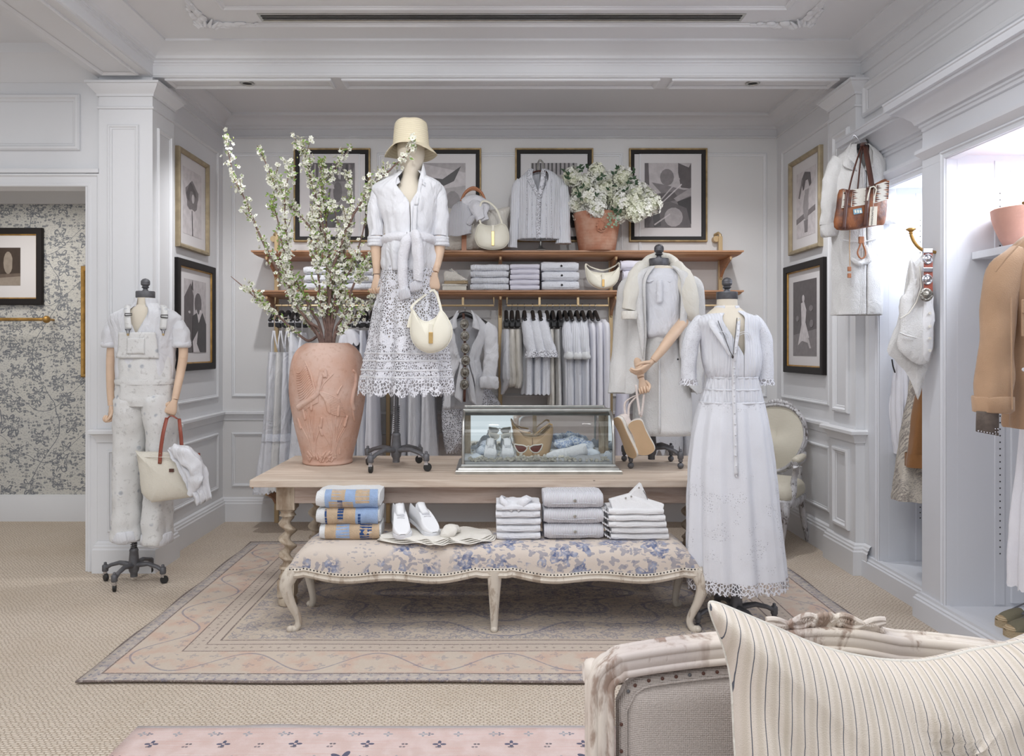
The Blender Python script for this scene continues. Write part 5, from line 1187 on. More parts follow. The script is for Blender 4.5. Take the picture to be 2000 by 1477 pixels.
# ---------------- C: blazer mannequin at the back of the table
Y=4.88
c_=thing('dress_form.002','dress form in an open blazer, standing on ball feet on the table','mannequin',(1.0,Y,TZ))
stand(c_,1.0,Y,TZ,P(0,700,Y).z,math.radians(-47),.215,ball=True)
form(c_,Y,[(520,1268,1308,.055,0),(536,1245,1332,.08,0),(560,1235,1345,.10,0),(620,1245,1335,.10,0),(670,1248,1330,.095,0),(740,1240,1338,.10,0)])
neckcap(c_,P(1287,0,Y).x,Y,P(0,528,Y).z,P(0,520,Y).z,.062,P(0,477,Y).z)
def C_clothes():
    cx=P(1290,0,Y).x
    t=thing('white_polo_shirt','white polo shirt tucked in under the blazer','shirt',(cx,Y,2.)); m_=M['cotton2']
    rows=[(526,1262,1316,.07,0),(534,1248,1330,.09,0),(550,1238,1342,.115,0),(600,1244,1336,.13,.01),(640,1244,1337,.14,.03),(655,1245,1335,.135,.05),(662,1252,1328,.11,.03)]
    cloth(lv(Y,rows),90,5,seed=5,wr=.007,ws=12).obj('body',m_,t,ang=70)
    for s_ in (-1,1):
        A=[P(1288,517,Y+.06),P(1288+s_*24,519,Y),P(1288+s_*22,532,Y-.06),P(1288+s_*4,545,Y-.10)]; B=[P(1288,522,Y+.075),P(1288+s_*30,530,Y),P(1288+s_*32,546,Y-.08),P(1288+s_*20,552,Y-.118)]
        ribbon(A,B,5).obj('collar',m_,t,solid=.004)
    ribbon([P(1283,548,Y-.130),P(1283,570,Y-.140),P(1283,591,Y-.148)],[P(1294,548,Y-.130),P(1294,570,Y-.140),P(1294,591,Y-.148)]).obj('placket',m_,t,solid=.003)
    t=thing('white_pencil_skirt','straight white skirt with front pleat below the blazer','skirt',(cx,Y,1.3))
    rows=[(658,1256,1326,.115,0),(668,1254,1330,.12,0),(700,1246,1340,.13,.005),(760,1240,1348,.14,.01),(848,1238,1352,.15,.02)]
    cloth(lv(Y,rows),90,5,seed=6,wr=.005,ws=8).obj('body',M['linen'],t,ang=70,solid=.002)
    cloth(lv(Y,[(658,1255,1327,.118,0),(662,1254,1329,.12,0),(668,1253,1331,.122,0)]),60,2,wr=0).obj('waistband',M['linen'],t,ang=50)
    ribbon([P(1286,690,Y-.138),P(1286,760,Y-.148),P(1286,846,Y-.158)],[P(1290,690,Y-.131),P(1290,760,Y-.140),P(1290,846,Y-.150)]).obj('pleat',M['linen'],t,solid=.003)
    t=thing('white_blazer','long open white linen blazer on the dress form at the back of the table','blazer',(cx,Y,1.8)); m_=M['linen']
    rows=[(522,1262,1318,.085,0),(532,1246,1336,.11,0),(544,1230,1350,.13,0),(560,1222,1357,.145,.0),(600,1222,1357,.155,.01),(650,1224,1355,.155,.01),(700,1218,1360,.165,.02),(745,1214,1364,.17,.03),(768,1212,1366,.17,.03)]
    zt=P(0,530,Y).z; z0=P(0,768,Y).z
    def gp(z):
        q=(z-z0)/(zt-z0); return .50+.35*max(0,(.12-q)/.12)**2-.0*q
    cloth(lv(Y,rows),110,6,seed=8,wr=.006,ws=8,gap=gp,sq=2.4).obj('body',m_,t,ang=70,solid=.004)
    for s_ in (-1,1):
        X=1292
        A=[P(X+s_*20,520,Y-.06),P(X+s_*37,545,Y-.125),P(X+s_*37,600,Y-.15),P(X+s_*34,655,Y-.158),P(X+s_*36,700,Y-.16)]
        B=[P(X+s_*34,524,Y-.04),P(X+s_*54,540,Y-.122),P(X+s_*52,600,Y-.148),P(X+s_*44,655,Y-.160),P(X+s_*37,701,Y-.16)]
        ribbon(A,B,5).obj('lapel',m_,t,solid=.005,ang=60)
    ribbon([P(1268,506,Y+.03),P(1290,498,Y+.085),P(1312,506,Y+.03)],[P(1258,522,Y+.03),P(1290,520,Y+.10),P(1322,522,Y+.03)],6).obj('collar',m_,t,solid=.005,ang=60)
    g=sleeve(G(),pts(Y,[(1238,548),(1226,565),(1219,620),(1213,680),(1210,725,Y-.03),(1208,768,Y-.05)]),[.045,.060,.056,.056,.060,.062],28,.9,6,.006,10,3,0,fold=.04); g.obj('sleeve',m_,t,ang=70)
    g=sleeve(G(),pts(Y,[(1345,548),(1356,565),(1361,620),(1362,680),(1358,725),(1352,765)]),[.045,.058,.054,.052,.052,.052],28,.9,6,.006,10,4,0,fold=.04); g.obj('sleeve',m_,t,ang=70)
    for y in (696,): G().lathe([(.006,0),(.005,.003),(.001,.004)],P(1324,702,Y-.165),10,ax=(0,-1,0)).obj('button',M['black'],t)
    t=thing('cream_sweater','cream sweater draped over the shoulders of the blazer mannequin','sweater',(cx,Y,2.05)); m_=M['cream']
    g=sleeve(G(),[P(1262,516,Y+.02),P(1252,525,Y-.03),P(1240,548,Y-.10),P(1232,580,Y-.14),P(1229,606,Y-.15)],[.03,.045,.056,.052,.046],24,.6,6,.008,14,5,0,(0,1,0)); g.obj('sleeve',m_,t,ang=80)
    c=P(1229,614,Y-.155); G().tube([c+Vector((0,0,.02)),c+Vector((0,0,.016)),c-Vector((.0,0,.022)),c-Vector((0,0,.03)),c-Vector((0,0,.03)),c-Vector((0,0,.02))],[.044,.050,.050,.046,.038,.036],24,.65,(0,1,0)).obj('turned_cuff',M['ivory'],t,ang=60)
    g=sleeve(G(),[P(1314,516,Y+.02),P(1326,526,Y-.03),P(1338,550,Y-.10),P(1345,580,Y-.14),P(1350,612,Y-.14),P(1356,624,Y-.13)],[.03,.045,.054,.052,.044,.03],24,.6,6,.010,14,6,0,(0,1,0)); g.obj('sleeve',m_,t,ang=80)
    g=sleeve(G(),[P(1256,522,Y-.02),P(1268,508,Y+.06),P(1290,500,Y+.11),P(1312,508,Y+.06),P(1324,524,Y-.02)],[.03,.034,.036,.034,.03],20,.8,6,.006,14,7,0,(0,0,1)); g.obj('shoulder_roll',m_,t,ang=80)
C_clothes()
arm(c_,pts(Y,[(1334,630,Y-.12),(1313,656,Y-.20),(1294,682,Y-.23),(1276,704,Y-.235)]),[.034,.034,.029,.022],(.95,))
hand(c_,P(1273,707,Y-.235),(-.75,-.2,-.65),(-.3,-.8,.4),.5,.98)
arm(c_,pts(Y,[(1244,700,Y-.10),(1249,722,Y-.16),(1252,738,Y-.19)]),[.026,.024,.021],(.9,))
hand(c_,P(1253,741,Y-.195),(.22,-.2,-.95),(.9,-.3,.2),1.3,.9)
def espad(label,Yc,heel,toe,w_,face,grp,ribb,k):
    t=thing('hanging_espadrille',label,'shoe',P(*heel,Yc),grp)
    h=P(*heel,Yc); q=P(*toe,Yc); d=(q-h); Ln=d.length; d.normalize(); n=Vector(face).normalized(); n=(n-d*n.dot(d)).normalized(); s_=d.cross(n)
    out=[(Ln*a_,w_*b_) for a_,b_ in ((0,.0),(.03,.30),(.12,.42),(.35,.36),(.6,.42),(.8,.52),(.93,.42),(1,.0),(.95,-.38),(.82,-.48),(.6,-.44),(.35,-.40),(.12,-.42),(.03,-.30))]
    o=closed_cr(out,3)
    G().prism(o,h,d,s_,n,0,.022).obj('sole',M['ivory'],t,bevel=.004,smooth=False)
    G().prism([(x*.985+.002,y*.93) for x,y in o],h,d,s_,n,.022,.026).obj('rubber_tread',M['leathertan'],t,smooth=False)
    up=[(x,y*.97) for x,y in o]; R=[]
    for i in range(6):
        a_=i/5; R.append([h+d*(Ln*.5+(x-Ln*.5)*(1-.10*a_*a_))+s_*(y*(1-.5*a_*a_))-n*(.055*math.sin(a_*PI/2)*(.45+.55*min(1,abs(1-x/Ln)+.35))) for x,y in up])
    G().loft(R,True,False,True).obj('canvas_upper',M['blush'],t,ang=70)
    for rb in ribb:
        L=[P(*p) for p in rb]; v=Vector((.007,0,0)); ribbon([p-v for p in L],[p+v for p in L]).obj('ribbon_tie',M['blush'],t,solid=.002)
espad('pale espadrille hanging by its ribbon, the one nearer the display case',Y-.21,(1208,812),(1243,893),.095,(-.75,-.55,-.35),'espadrilles hanging by ribbons',[[(1222,812,Y-.2),(1222,785,Y-.2),(1252,768,Y-.22)],[(1228,820,Y-.2),(1230,790,Y-.2),(1254,766,Y-.22)]],0)
espad('pale espadrille hanging by its ribbon, tan sole facing out',Y-.24,(1238,820),(1267,887),.115,(-.25,-.95,-.1),'espadrilles hanging by ribbons',[[(1250,812,Y-.23),(1246,785,Y-.23),(1242,752,Y-.24)],[(1252,815,Y-.22),(1256,790,Y-.22),(1258,770,Y-.23)]],1)
# ---------------- D: long dress on the right
Y=4.12
d_=thing('dress_form.003','dress form standing on the floor before the table, wearing the long eyelet dress','mannequin',(1.30,Y,0))
stand(d_,1.30,Y,0,.6,math.radians(10),.22,ball=True,spring=(P(0,1185,Y).z,P(0,1120,Y).z))
form(d_,Y,[(598,1399,1440,.056,0),(618,1376,1463,.08,0),(640,1368,1474,.1,0),(690,1378,1474,.1,0),(735,1388,1470,.095,0),(790,1380,1478,.1,0)])
neckcap(d_,P(1420,0,Y).x,Y,P(0,612,Y).z,P(0,585,Y).z,.055,P(0,542,Y).z)
def D_dress():
    cx=P(1428,0,Y).x; t=thing('long_eyelet_dress','long white eyelet dress with buttoned front and scalloped hem','dress',(cx,Y,.3)); m_=M['eyelet']
    rows=[(604,1398,1443,.06,0),(612,1385,1457,.075,0),(620,1364,1478,.095,0),(632,1356,1484,.11,.0),(655,1366,1480,.12,.01),(690,1372,1484,.135,.02),(712,1374,1483,.14,.03),(730,1380,1479,.135,.04),(738,1384,1477,.125,.03)]
    zt=P(0,604,Y).z; zv=P(0,694,Y).z
    cloth(lv(Y,rows),110,6,seed=1,wr=.005,ws=14,ks=((18,.5,0),(26,.35,1.3),(7,.5,2)),gc=lambda z:-PI/2+.0+.14*min(1,max(0,(zt-z)/(zt-zv))),gap=lambda z:max(.006,.40*((z-zv)/(zt-zv))**.9) if z>zv else .006).obj('bodice',M['pleat'],t,ang=70,solid=.002)
    K=((22,.8,0),(31,.5,1.3),(13,.5,2))
    for a_,b_ in (((736,1384,1477,.126,.01),(784,1367,1489,.135,.01)),):
        cloth(lv(Y,[(736,1384,1477,.126,.02),(744,1381,1479,.128,.02),(758,1377,1482,.131,.02),(770,1373,1485,.134,.02),(786,1367,1489,.137,.02)]),160,4,seed=2,wr=.003,ks=K).obj('gathered_waist',M['pleat'],t,ang=70)
    for y,xl,xr,r in ((737,1383,1478,.128),(760,1376,1483,.133),(785,1366,1490,.139)):
        cloth(lv(Y,[(y-2,xl,xr,r,0),(y,xl-.8,xr+.8,r+.003,0),(y+2,xl,xr,r,0)]),80,2,wr=.003,ws=60).obj('lace_band',M['eyelet2'],t,ang=60)
    rows=[(785,1367,1489,.138,.02),(830,1356,1498,.155,.035),(900,1347,1508,.17,.045),(980,1345,1515,.185,.055),(1060,1344,1523,.195,.06),(1120,1345,1529,.20,.065)]
    K=((9,.8,.3),(14,.6,1.3),(5,.4,2),(23,.25,1))
    cloth(lv(Y,rows),180,7,seed=3,wr=.004,ws=9,ks=K).obj('skirt',m_,t,ang=80)
    cloth(lv(Y,[(1119,1345,1529,.2005,.0652),(1130,1345,1530,.202,.066),(1141,1346,1530,.204,.068)]),300,4,seed=3,wr=.004,ws=9,ks=K,hem=.016,hk=46).obj('scalloped_hem',M['laceedge'],t,ang=80)
    for s_,x0,x1,x2 in ((-1,1362,1352,1346),(1,1480,1490,1494)):
        g=sleeve(G(),pts(Y,[(x0-s_*12,624),(x0-s_*4,632),(x1,660),(x2,700),(x2+s_*1,740)]),[.030,.040,.045,.042,.042],26,.95,6,.004,16,s_,0,fold=.05); g.obj('sleeve',M['eyelet2'],t,ang=70)
        c=P(x2+s_*1,744,Y); R=[]
        for q,(dz,r) in enumerate(((.012,.042),(0,.045),(-.016,.050))):
            R.append([(c.x+r*math.cos(2*PI*k/96),c.y+r*.95*math.sin(2*PI*k/96),c.z+dz-(.009*abs(math.sin(9*2*PI*k/96/2*2)) if q==2 else 0)) for k in range(96)])
        G().loft(R,True).obj('lace_cuff',M['laceedge'],t,ang=80)
    cloth(lv(Y,[(598,1397,1442,.060,0),(606,1395,1445,.064,0),(612,1390,1450,.07,0)]),60,2,wr=.001,gap=.40).obj('collar',M['cotton'],t,solid=.003,ang=60)
    # folded placket flap on the open side
    A=[P(1399,612,Y-.05),P(1404,640,Y-.115),P(1418,668,Y-.145),P(1430,694,Y-.15)]; B=[P(1388,622,Y-.075),P(1384,634,Y-.115),P(1406,668,Y-.15),P(1424,696,Y-.155)]
    ribbon(A,B,5).obj('placket_flap',M['cotton'],t,solid=.003)
    L=[P(1443,612,Y-.06),P(1441,650,Y-.125),P(1435,690,Y-.148),P(1433,740,Y-.135),P(1434,786,Y-.147),P(1436,860,Y-.172),P(1438,930,Y-.185)]; v=Vector((.010,0,0))
    ribbon([p-v for p in L],[p+v for p in L],6).obj('button_band',M['cotton'],t,solid=.003)
    for k in range(22):
        q=k/21; i=q*(len(L)-1); j=min(int(i),len(L)-2); p=L[j].lerp(L[j+1],i-j); G().ball(p+Vector((0,-.005,0)),.0048,8,5,(1,.7,1)).obj('button',M['cotton'],t)
    # embroidered medallion on bust
    for sx in (-1,1):
        for rr in (.035,.045):
            c=P(1432+sx*22,665,Y-.137); G().tube([c+Vector((rr*math.cos(q)*.9,.010*abs(math.cos(q))*1.5,rr*math.sin(q))) for q in [PI*k/14 for k in range(15)]],.0018,5).obj('embroidery',M['cotton'],t)
    n_=thing('necklace','thin dark cord necklace on the long dress form','necklace',P(1420,640,Y-.13))
    L=[P(1399,602,Y-.02),P(1402,625,Y-.095),P(1414,655,Y-.140),P(1430,694,Y-.165),P(1434,670,Y-.152),P(1438,635,Y-.115),P(1440,602,Y-.02),P(1430,598,Y+.055),P(1410,598,Y+.055),P(1399,602,Y-.02)]
    G().tube(cr([tuple(p) for p in L],4),.0018,5).obj('cord',M['ink'],n_); G().ball(P(1431,697,Y-.166),.006,8,6,(1,1,1.6)).obj('pendant',M['ink'],n_)
D_dress()
# ================================================================ hanging clothes on the wall rails
def hanger(label,px,Yc=YR,grp='black hangers on the brass rail',clip=False,w_=.40,ztop=None,facing=False):
    x=P(px,0,Yc).x; zt=ztop or zr+.0085; t=thing('clothes_hanger',label,'hanger',(x,Yc,zt),grp)
    L=[(x-.004,Yc+.016,zt-.012),(x-.002,Yc+.012,zt+.004),(x,Yc,zt+.006),(x+.003,Yc-.014,zt-.004),(x+.002,Yc-.012,zt-.022),(x,Yc,zt-.035),(x,Yc,zt-.065)]
    G().tube(cr(L,4),.0022,6).obj('hook',M['chrome'],t)
    if facing: arc_=[(x-w_/2,Yc,zt-.135),(x-w_*.3,Yc,zt-.095),(x-.03,Yc,zt-.062),(x,Yc,zt-.056),(x+.03,Yc,zt-.062),(x+w_*.3,Yc,zt-.095),(x+w_/2,Yc,zt-.135)]
    else: arc_=[(x,Yc-w_/2,zt-.135),(x,Yc-w_*.3,zt-.10),(x,Yc-.03,zt-.064),(x,Yc,zt-.058),(x,Yc+.03,zt-.064),(x,Yc+w_*.3,zt-.10),(x,Yc+w_/2,zt-.135)]
    G().tube(cr(arc_,4),.016,10,.75 if not facing else 1.3,(0,0,1) ,round0=True,round1=True).obj('shoulder_bar',M['black'],t)
    if clip:
        for q in (-.16,.16):
            c=Vector((x,Yc+q*(w_/.4),zt-.155)); G().box(c.x-.020,c.x+.020,c.y-.012,c.y+.012,c.z-.035,c.z+.03).obj('clip',M['black'],t,smooth=False,bevel=.006)
            G().box(c.x-.021,c.x+.021,c.y-.013,c.y+.013,c.z+.0,c.z+.018).obj('clip_band',M['cotton'] if px<760 else M['black'],t,smooth=False)
    return t
def rowg(name,label,cat,rows,m_,grp='clothes on the brass rail in the middle bay',sl=None,hem=0,hk=10,Yc=YR,seed=0,fold=1,sq=2.0,wr=.007):
    "edge-on garment; rows (py,xl,xr,ry,fold)"
    t=thing(name,label,cat,P((rows[0][1]+rows[0][2])/2,rows[-1][0],Yc),grp)
    cloth(lv(Yc,rows),56,5,seed=seed,wr=wr,ws=10,ks=((5,1,0),(8,.6,1.3),(3,.6,.5)),hem=hem,hk=hk,sq=sq,cap0=True).obj('body',M[m_],t,ang=80)
    if sl:
        (pp,rr,cuff,cm)=sl
        g=sleeve(G(),[P(a_,b_,Yc-.20+c__) for a_,b_,c__ in pp],rr,18,.9,6,.006,16,seed,0,(0,1,0),.10); g.obj('sleeve',M[m_],t,ang=80)
        if cuff:
            a_,b_,c__=pp[-1]; c=P(a_,b_,Yc-.20+c__); R=[]
            for q,(dz,r) in enumerate(((.02,.9),(0,1.05),(-.018,1.22),(-.04,1.25 if cuff=='ruffle' else 1.0))):
                R.append([(c.x+rr[-1]*r*math.cos(k*2*PI/40)*(1+.12*math.sin(k*2*PI/40*8)*(cuff=='ruffle')),c.y+rr[-1]*r*math.sin(k*2*PI/40),c.z+dz) for k in range(40)])
            g=G().loft(R,True,True,True); wrinkle(g,.005,24,seed).obj('cuff',M[cm],t,ang=80)
    return t
def nth(i,n=None): return ORD[i]
# middle bay, left to right: 3 clipped trousers, 3 ruffled blouses, 3 clipped trousers, 3 pintucked blouses, 3 long shirts
mid='clothes on the brass rail in the middle bay'
hx=[988.5,999.6,1010.8,1024,1040,1054,1068,1079,1092,1103,1113,1126,1137,1151,1162]
for i,x in enumerate(hx):
    hanger('black hanger in the middle bay, %s from the left'%nth(i),x,clip=(i<3 or 6<=i<9),grp=None)
for i in range(3):
    x=988.5+i*11; rowg('white_trousers','clipped white trousers, %s garment from the left in the middle bay'%nth(i),'trousers',[(644,x-8,x+9,.17,0),(665,x-9,x+10,.18,.02),(710,x-11+i,x+11,.19,.04),(735,x-11+2*i,x+13,.17,.05),(745+i*6,x-9+2*i,x+12-i*2,.14,.05),(770-i*14,x-11+i*4,x-4+i*5,.05,.02)],('cotton','ivory','ivory')[i],None,seed=i)
for i in range(3):
    x=1031+i*16.0; rowg('ruffled_blouse','white blouse with ruffled sleeve, %s of three in the middle bay'%nth(i),'blouse',[(612,x-7,x+7,.04,0),(616,x-9,x+9,.10,0),(628,x-11,x+11,.19,.01),(650,x-10,x+12,.21,.04),(700,x-10,x+13,.21,.06),(768,x-10-(i==0)*3,x+12,.21,.08)],'eyelet2',None,hem=.01,hk=8,seed=i+4,
      sl=([(x-3,624,.04),(x-1,640,.0),(x+3+i,665,-.03),(x+8+i*3,688,-.04)],[.03,.046,.046,.042],'ruffle','lace'))
for i in range(3):
    x=1074+i*13; rowg('white_trousers','long clipped white trousers, %s garment from the left in the middle bay'%nth(6+i),'trousers',[(644,x-7,x+8,.17,0),(690,x-6,x+8,.19,.03),(760,x-5+i,x+9,.19,.05),(850,x-4+i,x+9,.18,.06)],('ivory','linen','cotton')[i],None,seed=i+8)
for i in range(3):
    x=1108+i*15; rowg('pintucked_shirt','pintucked white shirt with rolled fluffy cuff, %s of three in the middle bay'%nth(i),'shirt',[(619,x-6,x+6,.05,0),(623,x-9,x+8,.12,0),(636,x-11,x+11,.20,.01),(680,x-9,x+12,.21,.04),(760,x-8,x+13,.21,.05),(850,x-8,x+13,.21,.06)],'pleat',None,seed=i+12,
      sl=([(x-2,630,.04),(x+0,645,.0),(x+1+i,672,-.03),(x+3+i*1.5,692,-.04)],[.03,.044,.040,.034],'roll','whiteterry'))
for i in range(3):
    x=1152+i*13; rowg('gauze_shirt','long plain white gauze shirt, %s from the right in the middle bay'%nth(2-i),'shirt',[(624,x-5,x+5,.05,0),(629,x-8,x+7,.12,0),(640,x-10,x+11,.20,.01),(700,x-8,x+11,.21,.03),(850,x-7,x+11,.21,.05)],'gauze',None,seed=i+16)
# left bay: strappy long dresses
for i in range(5):
    x=537+i*13.0; hanger('black hanger with white band in the left bay, %s from the left'%nth(i),x+.5,clip=True,grp=None,w_=.30)
for i in range(3):
    x=538+i*13
    t=rowg('strappy_dress','long white strappy dress left of the vase, %s from the left'%nth(i),'dress',[(688,x-8+i,x+9,.16,.02),(720,x-9+i,x+10,.18,.04),(780,x-12+i*2,x+11,.20,.05),(842,x-17+i*4,x+10,.21,.06),(856,x-19+i*4,x+12,.215,.07),(900,x-24+i*5,x+13,.23,.10),(955-i*6,x-32+i*6,x+14,.25,.12)],'cotton2' if i!=1 else 'linen',None,seed=i+20,hem=.02,hk=20)
    for s_ in (-1,1): 
        L=[P(x+s_*1-3,646,YR-.13),P(x+s_*4-3,668,YR-.14),P(x+s_*7,690,YR-.12)]; v=Vector((.006,0,0)); ribbon([p-v for p in L],[p+v for p in L]).obj('strap',M['cotton2'],t,solid=.003)
    g=cloth(lv(YR,[(843,x-17.5+i*4,x+10.5,.213,.06),(850,x-18.5+i*4,x+11.5,.218,.065),(857,x-19.5+i*4,x+12.5,.219,.07)]),56,3,seed=i+20,ks=((5,1,0),(8,.6,1.3),(3,.6,.5)),sq=2.0); g.obj('lace_insert',M['eyelet2'],t,ang=80)
rowg('white_camisole','short white camisole top just left of the vase','top',[(648,571,578,.1,0),(680,568,590,.18,.03),(720,567,596,.19,.06),(760,566,604,.19,.09)],'cotton',None,hem=.02,hk=12,seed=30)
rowg('strappy_dress','long white dress half hidden behind the vase','dress',[(650,590,597,.1,0),(700,584,604,.18,.04),(780,578,610,.20,.06),(870,570,616,.22,.08),(900,566,622,.24,.1)],'cotton2',None,seed=31)
for i in range(4):
    x=686+i*14; hanger('black hanger in the bay right of the vase, %s from the left'%nth(i),x,clip=True,grp=None,w_=.30)
rowg('ruffled_blouse','white ruffled blouse just right of the vase','blouse',[(644,673,700,.16,.04),(655,670,710,.18,.10),(674,668,718,.2,.14)],'gauze',None,hem=.03,hk=14,seed=33)
for i in range(3):
    x=694+i*17; rowg('long_white_dress','long white dress between vase and hatted mannequin, %s from the left'%nth(i),'dress',[(646,x-7,x+7,.14,.01),(700,x-8,x+9,.18,.05),(780,x-11,x+12,.2,.07),(860,x-14,x+15,.22,.1),(892,x-16,x+17,.23,.12)],('cotton2','eyelet','gauze')[i],None,seed=i+34,hem=.015,hk=16)
# behind the hatted mannequin: tiered skirts
for i,(xl,xr,yb,m_) in enumerate(((774,800,890,'cotton2'),(796,826,889,'cotton'),(822,852,890,'cotton2'))):
    rowg('maxi_skirt','long white skirt behind the hatted mannequin, %s from the left'%nth(i),'skirt',[(650,xl+2,xr-6,.16,.02),(740,xl,xr-2,.2,.05),(800,xl-2,xr,.22,.08),(yb,xl-6,xr+6,.25,.13)],m_,None,seed=i+40,hem=.01,hk=14)
rowg('lace_dress','white lace dress hanging behind the concho shirt','dress',[(650,884,930,.16,.02),(740,868,944,.16,.04),(800,858,974,.17,.06),(845,862,950,.17,.08),(880,868,898,.10,.05)],'lace',None,seed=45,hem=.04,hk=16)
# shirt with concho belt
def concho_shirt():
    Yc=6.12; x=P(908,0,Yc).x
    hanger('black hanger under the white shirt with the silver disc belt',908,Yc,None,facing=True,ztop=P(0,600,Yc).z,w_=.34)
    t=thing('tied_white_shirt','white shirt tied at the front, hanging with the silver disc belt','shirt',(x,Yc,1.2)); m_=M['cotton']
    rows=[(612,892,926,.03,0),(620,884,938,.05,0),(634,872,950,.07,0),(650,868,955,.085,.01),(680,874,942,.09,.03),(702,880,936,.09,.05),(715,877,938,.09,.05),(740,872,942,.09,.06),(800,868,940,.08,.06)]
    zt=P(0,612,Yc).z; z0=P(0,702,Yc).z
    cloth(lv(Yc,rows),100,5,seed=4,wr=.011,ws=14,gap=lambda z:.48*max(0,(z-z0)/(zt-z0)) +.25 if z>z0 else .25+.5*min(1,(z0-z)/.3)).obj('body',m_,t,ang=80,solid=.002)
    for s_ in (-1,1):
        A=[P(908+s_*12,606,Yc+.01),P(908+s_*16,622,Yc-.06),P(908+s_*14,640,Yc-.085)]; B=[P(908+s_*15,607,Yc+.01),P(908+s_*26,626,Yc-.05),P(908+s_*28,645,Yc-.085)]
        ribbon(A,B,5).obj('collar',m_,t,solid=.004)
    g=sleeve(G(),[P(948,638,Yc),P(957,650,Yc-.02),P(960,680,Yc-.04),P(958,710,Yc-.06),P(955,738,Yc-.07)],[.05,.062,.056,.054,.058],24,.7,6,.012,16,2,0); g.obj('sleeve',m_,t,ang=80)
    g=sleeve(G(),[P(872,638,Yc),P(864,655,Yc-.0),P(862,690,Yc-.0),P(864,740,Yc-.0)],[.05,.055,.05,.05],24,.7,6,.012,16,5,0); g.obj('sleeve',m_,t,ang=80)
    c=P(955,747,Yc-.07); g=G().tube([c+Vector((0,0,.05)),c+Vector((0,0,.04)),c,c-Vector((.0,0,.04)),c-Vector((0,0,.05))],[.055,.070,.078,.070,.055],30,.7,(0,1,0)); wrinkle(g,.018,26,3).obj('rolled_cuff',m_,t,ang=80)
    for s_,A,B in ((-1,[(900,705),(893,740),(888,775)],[(903,706),(905,740),(902,788)]),(1,[(906,704),(910,740),(917,782)],[(912,704),(924,745),(931,794)])):
        ribbon([P(a_,b_,Yc-.10) for a_,b_ in A],[P(a_,b_,Yc-.115) for a_,b_ in B],6).obj('tie_end',m_,t,solid=.005)
    g=G().ball(P(905,705,Yc-.105),.030,12,8,(1,.7,.8)); wrinkle(g,.01,30,2).obj('knot',m_,t,ang=80)
    b_=thing('concho_belt','dark belt of silver discs hanging down the tied white shirt','belt',P(907,690,Yc-.13))
    L=[P(905,612,Yc-.12),P(907,640,Yc-.125),P(908,680,Yc-.125),P(908,720,Yc-.13),P(907,785,Yc-.12)]; v=Vector((.010,0,0)); ribbon([p-v for p in L],[p+v for p in L],5).obj('strap',M['leatherbrown'],b_,solid=.004)
    for k,(a_,y) in enumerate(((907,633),(908,656.5),(909,680.5),(909.5,704),(908,727.5),(907,751))):
        c=P(a_,y,Yc-.133); st=G(); pr=[(.0372,0),(.0372,-.002),(.031,-.005),(.028,-.003),(.020,-.005),(.014,-.010),(.006,-.013),(.0005,-.014)]
        R=[[(c.x+r*.93*math.cos(q)*(1+.04*math.cos(20*q)*(r>.03)),c.y+z,c.z+r*1.1*math.sin(q)*(1+.04*math.cos(20*q)*(r>.03))) for q in [2*PI*j/60 for j in range(60)]] for r,z in pr]
        st.loft(R,True,True,True).obj('silver_disc',M['conch'],b_,ang=60)
concho_shirt()
# right bay behind the blazer
rowg('eyelet_skirt','white scalloped eyelet skirt hanging behind the blazer mannequin','skirt',[(640,1262,1332,.06,.0),(760,1262,1332,.08,.02),(878,1261,1333,.09,.03)],'eyelet',None,hem=.09,hk=16,seed=50,Yc=6.3)
rowg('white_nightdress','plain white dress hanging beside the scalloped eyelet skirt','dress',[(640,1338,1372,.06,.0),(760,1334,1376,.08,.02),(892,1333,1378,.09,.03)],'eyelet2',None,seed=51,Yc=6.34)
rowg('pale_dress','pale dress hem showing between the display case and the espadrilles','dress',[(700,1206,1232,.08,.0),(800,1202,1226,.1,.02),(900,1198,1230,.12,.05)],'lavender',None,seed=52,Yc=6.34)
# ================================================================ folded goods
def folded(lab,x0,x1,y0,y1,z0,z1,m_,name='folded_shirt',cat='shirt',grp=None,btn=None,seed=0,yaw=0,fringe=False):
    t=thing(name,lab,cat,((x0+x1)/2,y0,z0),grp)
    rbox(x0,x1,y0,y1,z0+.0005,z1-.0005,amp=.004,sc=14,seed=seed).obj('body',M[m_],t,ang=60)
    h=(z1-z0)
    # inner fold line at the front
    L=[((x0+(x1-x0)*q),y0-.0015+.004*math.sin(q*PI*3+seed)*.3,z0+h*.34+.002*math.sin(q*9+seed)) for q in [k/8 for k in range(9)]]
    G().tube(L[1:-1],.0022,5).obj('fold_edge',M[m_],t)
    if btn:
        c=((x0+x1)/2+btn,y0-.003,z0+h*.55)
        G().lathe([(.0085,0),(.009,-.003),(.006,-.0045),(.0005,-.004)],c,14,ax=(0,1,0)).obj('button',M['nickel'] if m_=='rib' else M['black'],t)
        if m_!='rib': G().lathe([(.0045,-.0046),(.0005,-.0046)],c,10,ax=(0,1,0)).obj('button_centre',M['cotton'],t)
    if fringe:
        g=G()
        for k in range(9): z=z0+h*(k+.5)/9; g.tube([(x0+.004,y0+.02,z),(x0-.012,y0+.01,z-.004)],.0018,4)
        g.obj('fringe',M[m_],t,kind='stuff')
    if yaw: t.rotation_euler=(0,0,yaw)
    return t
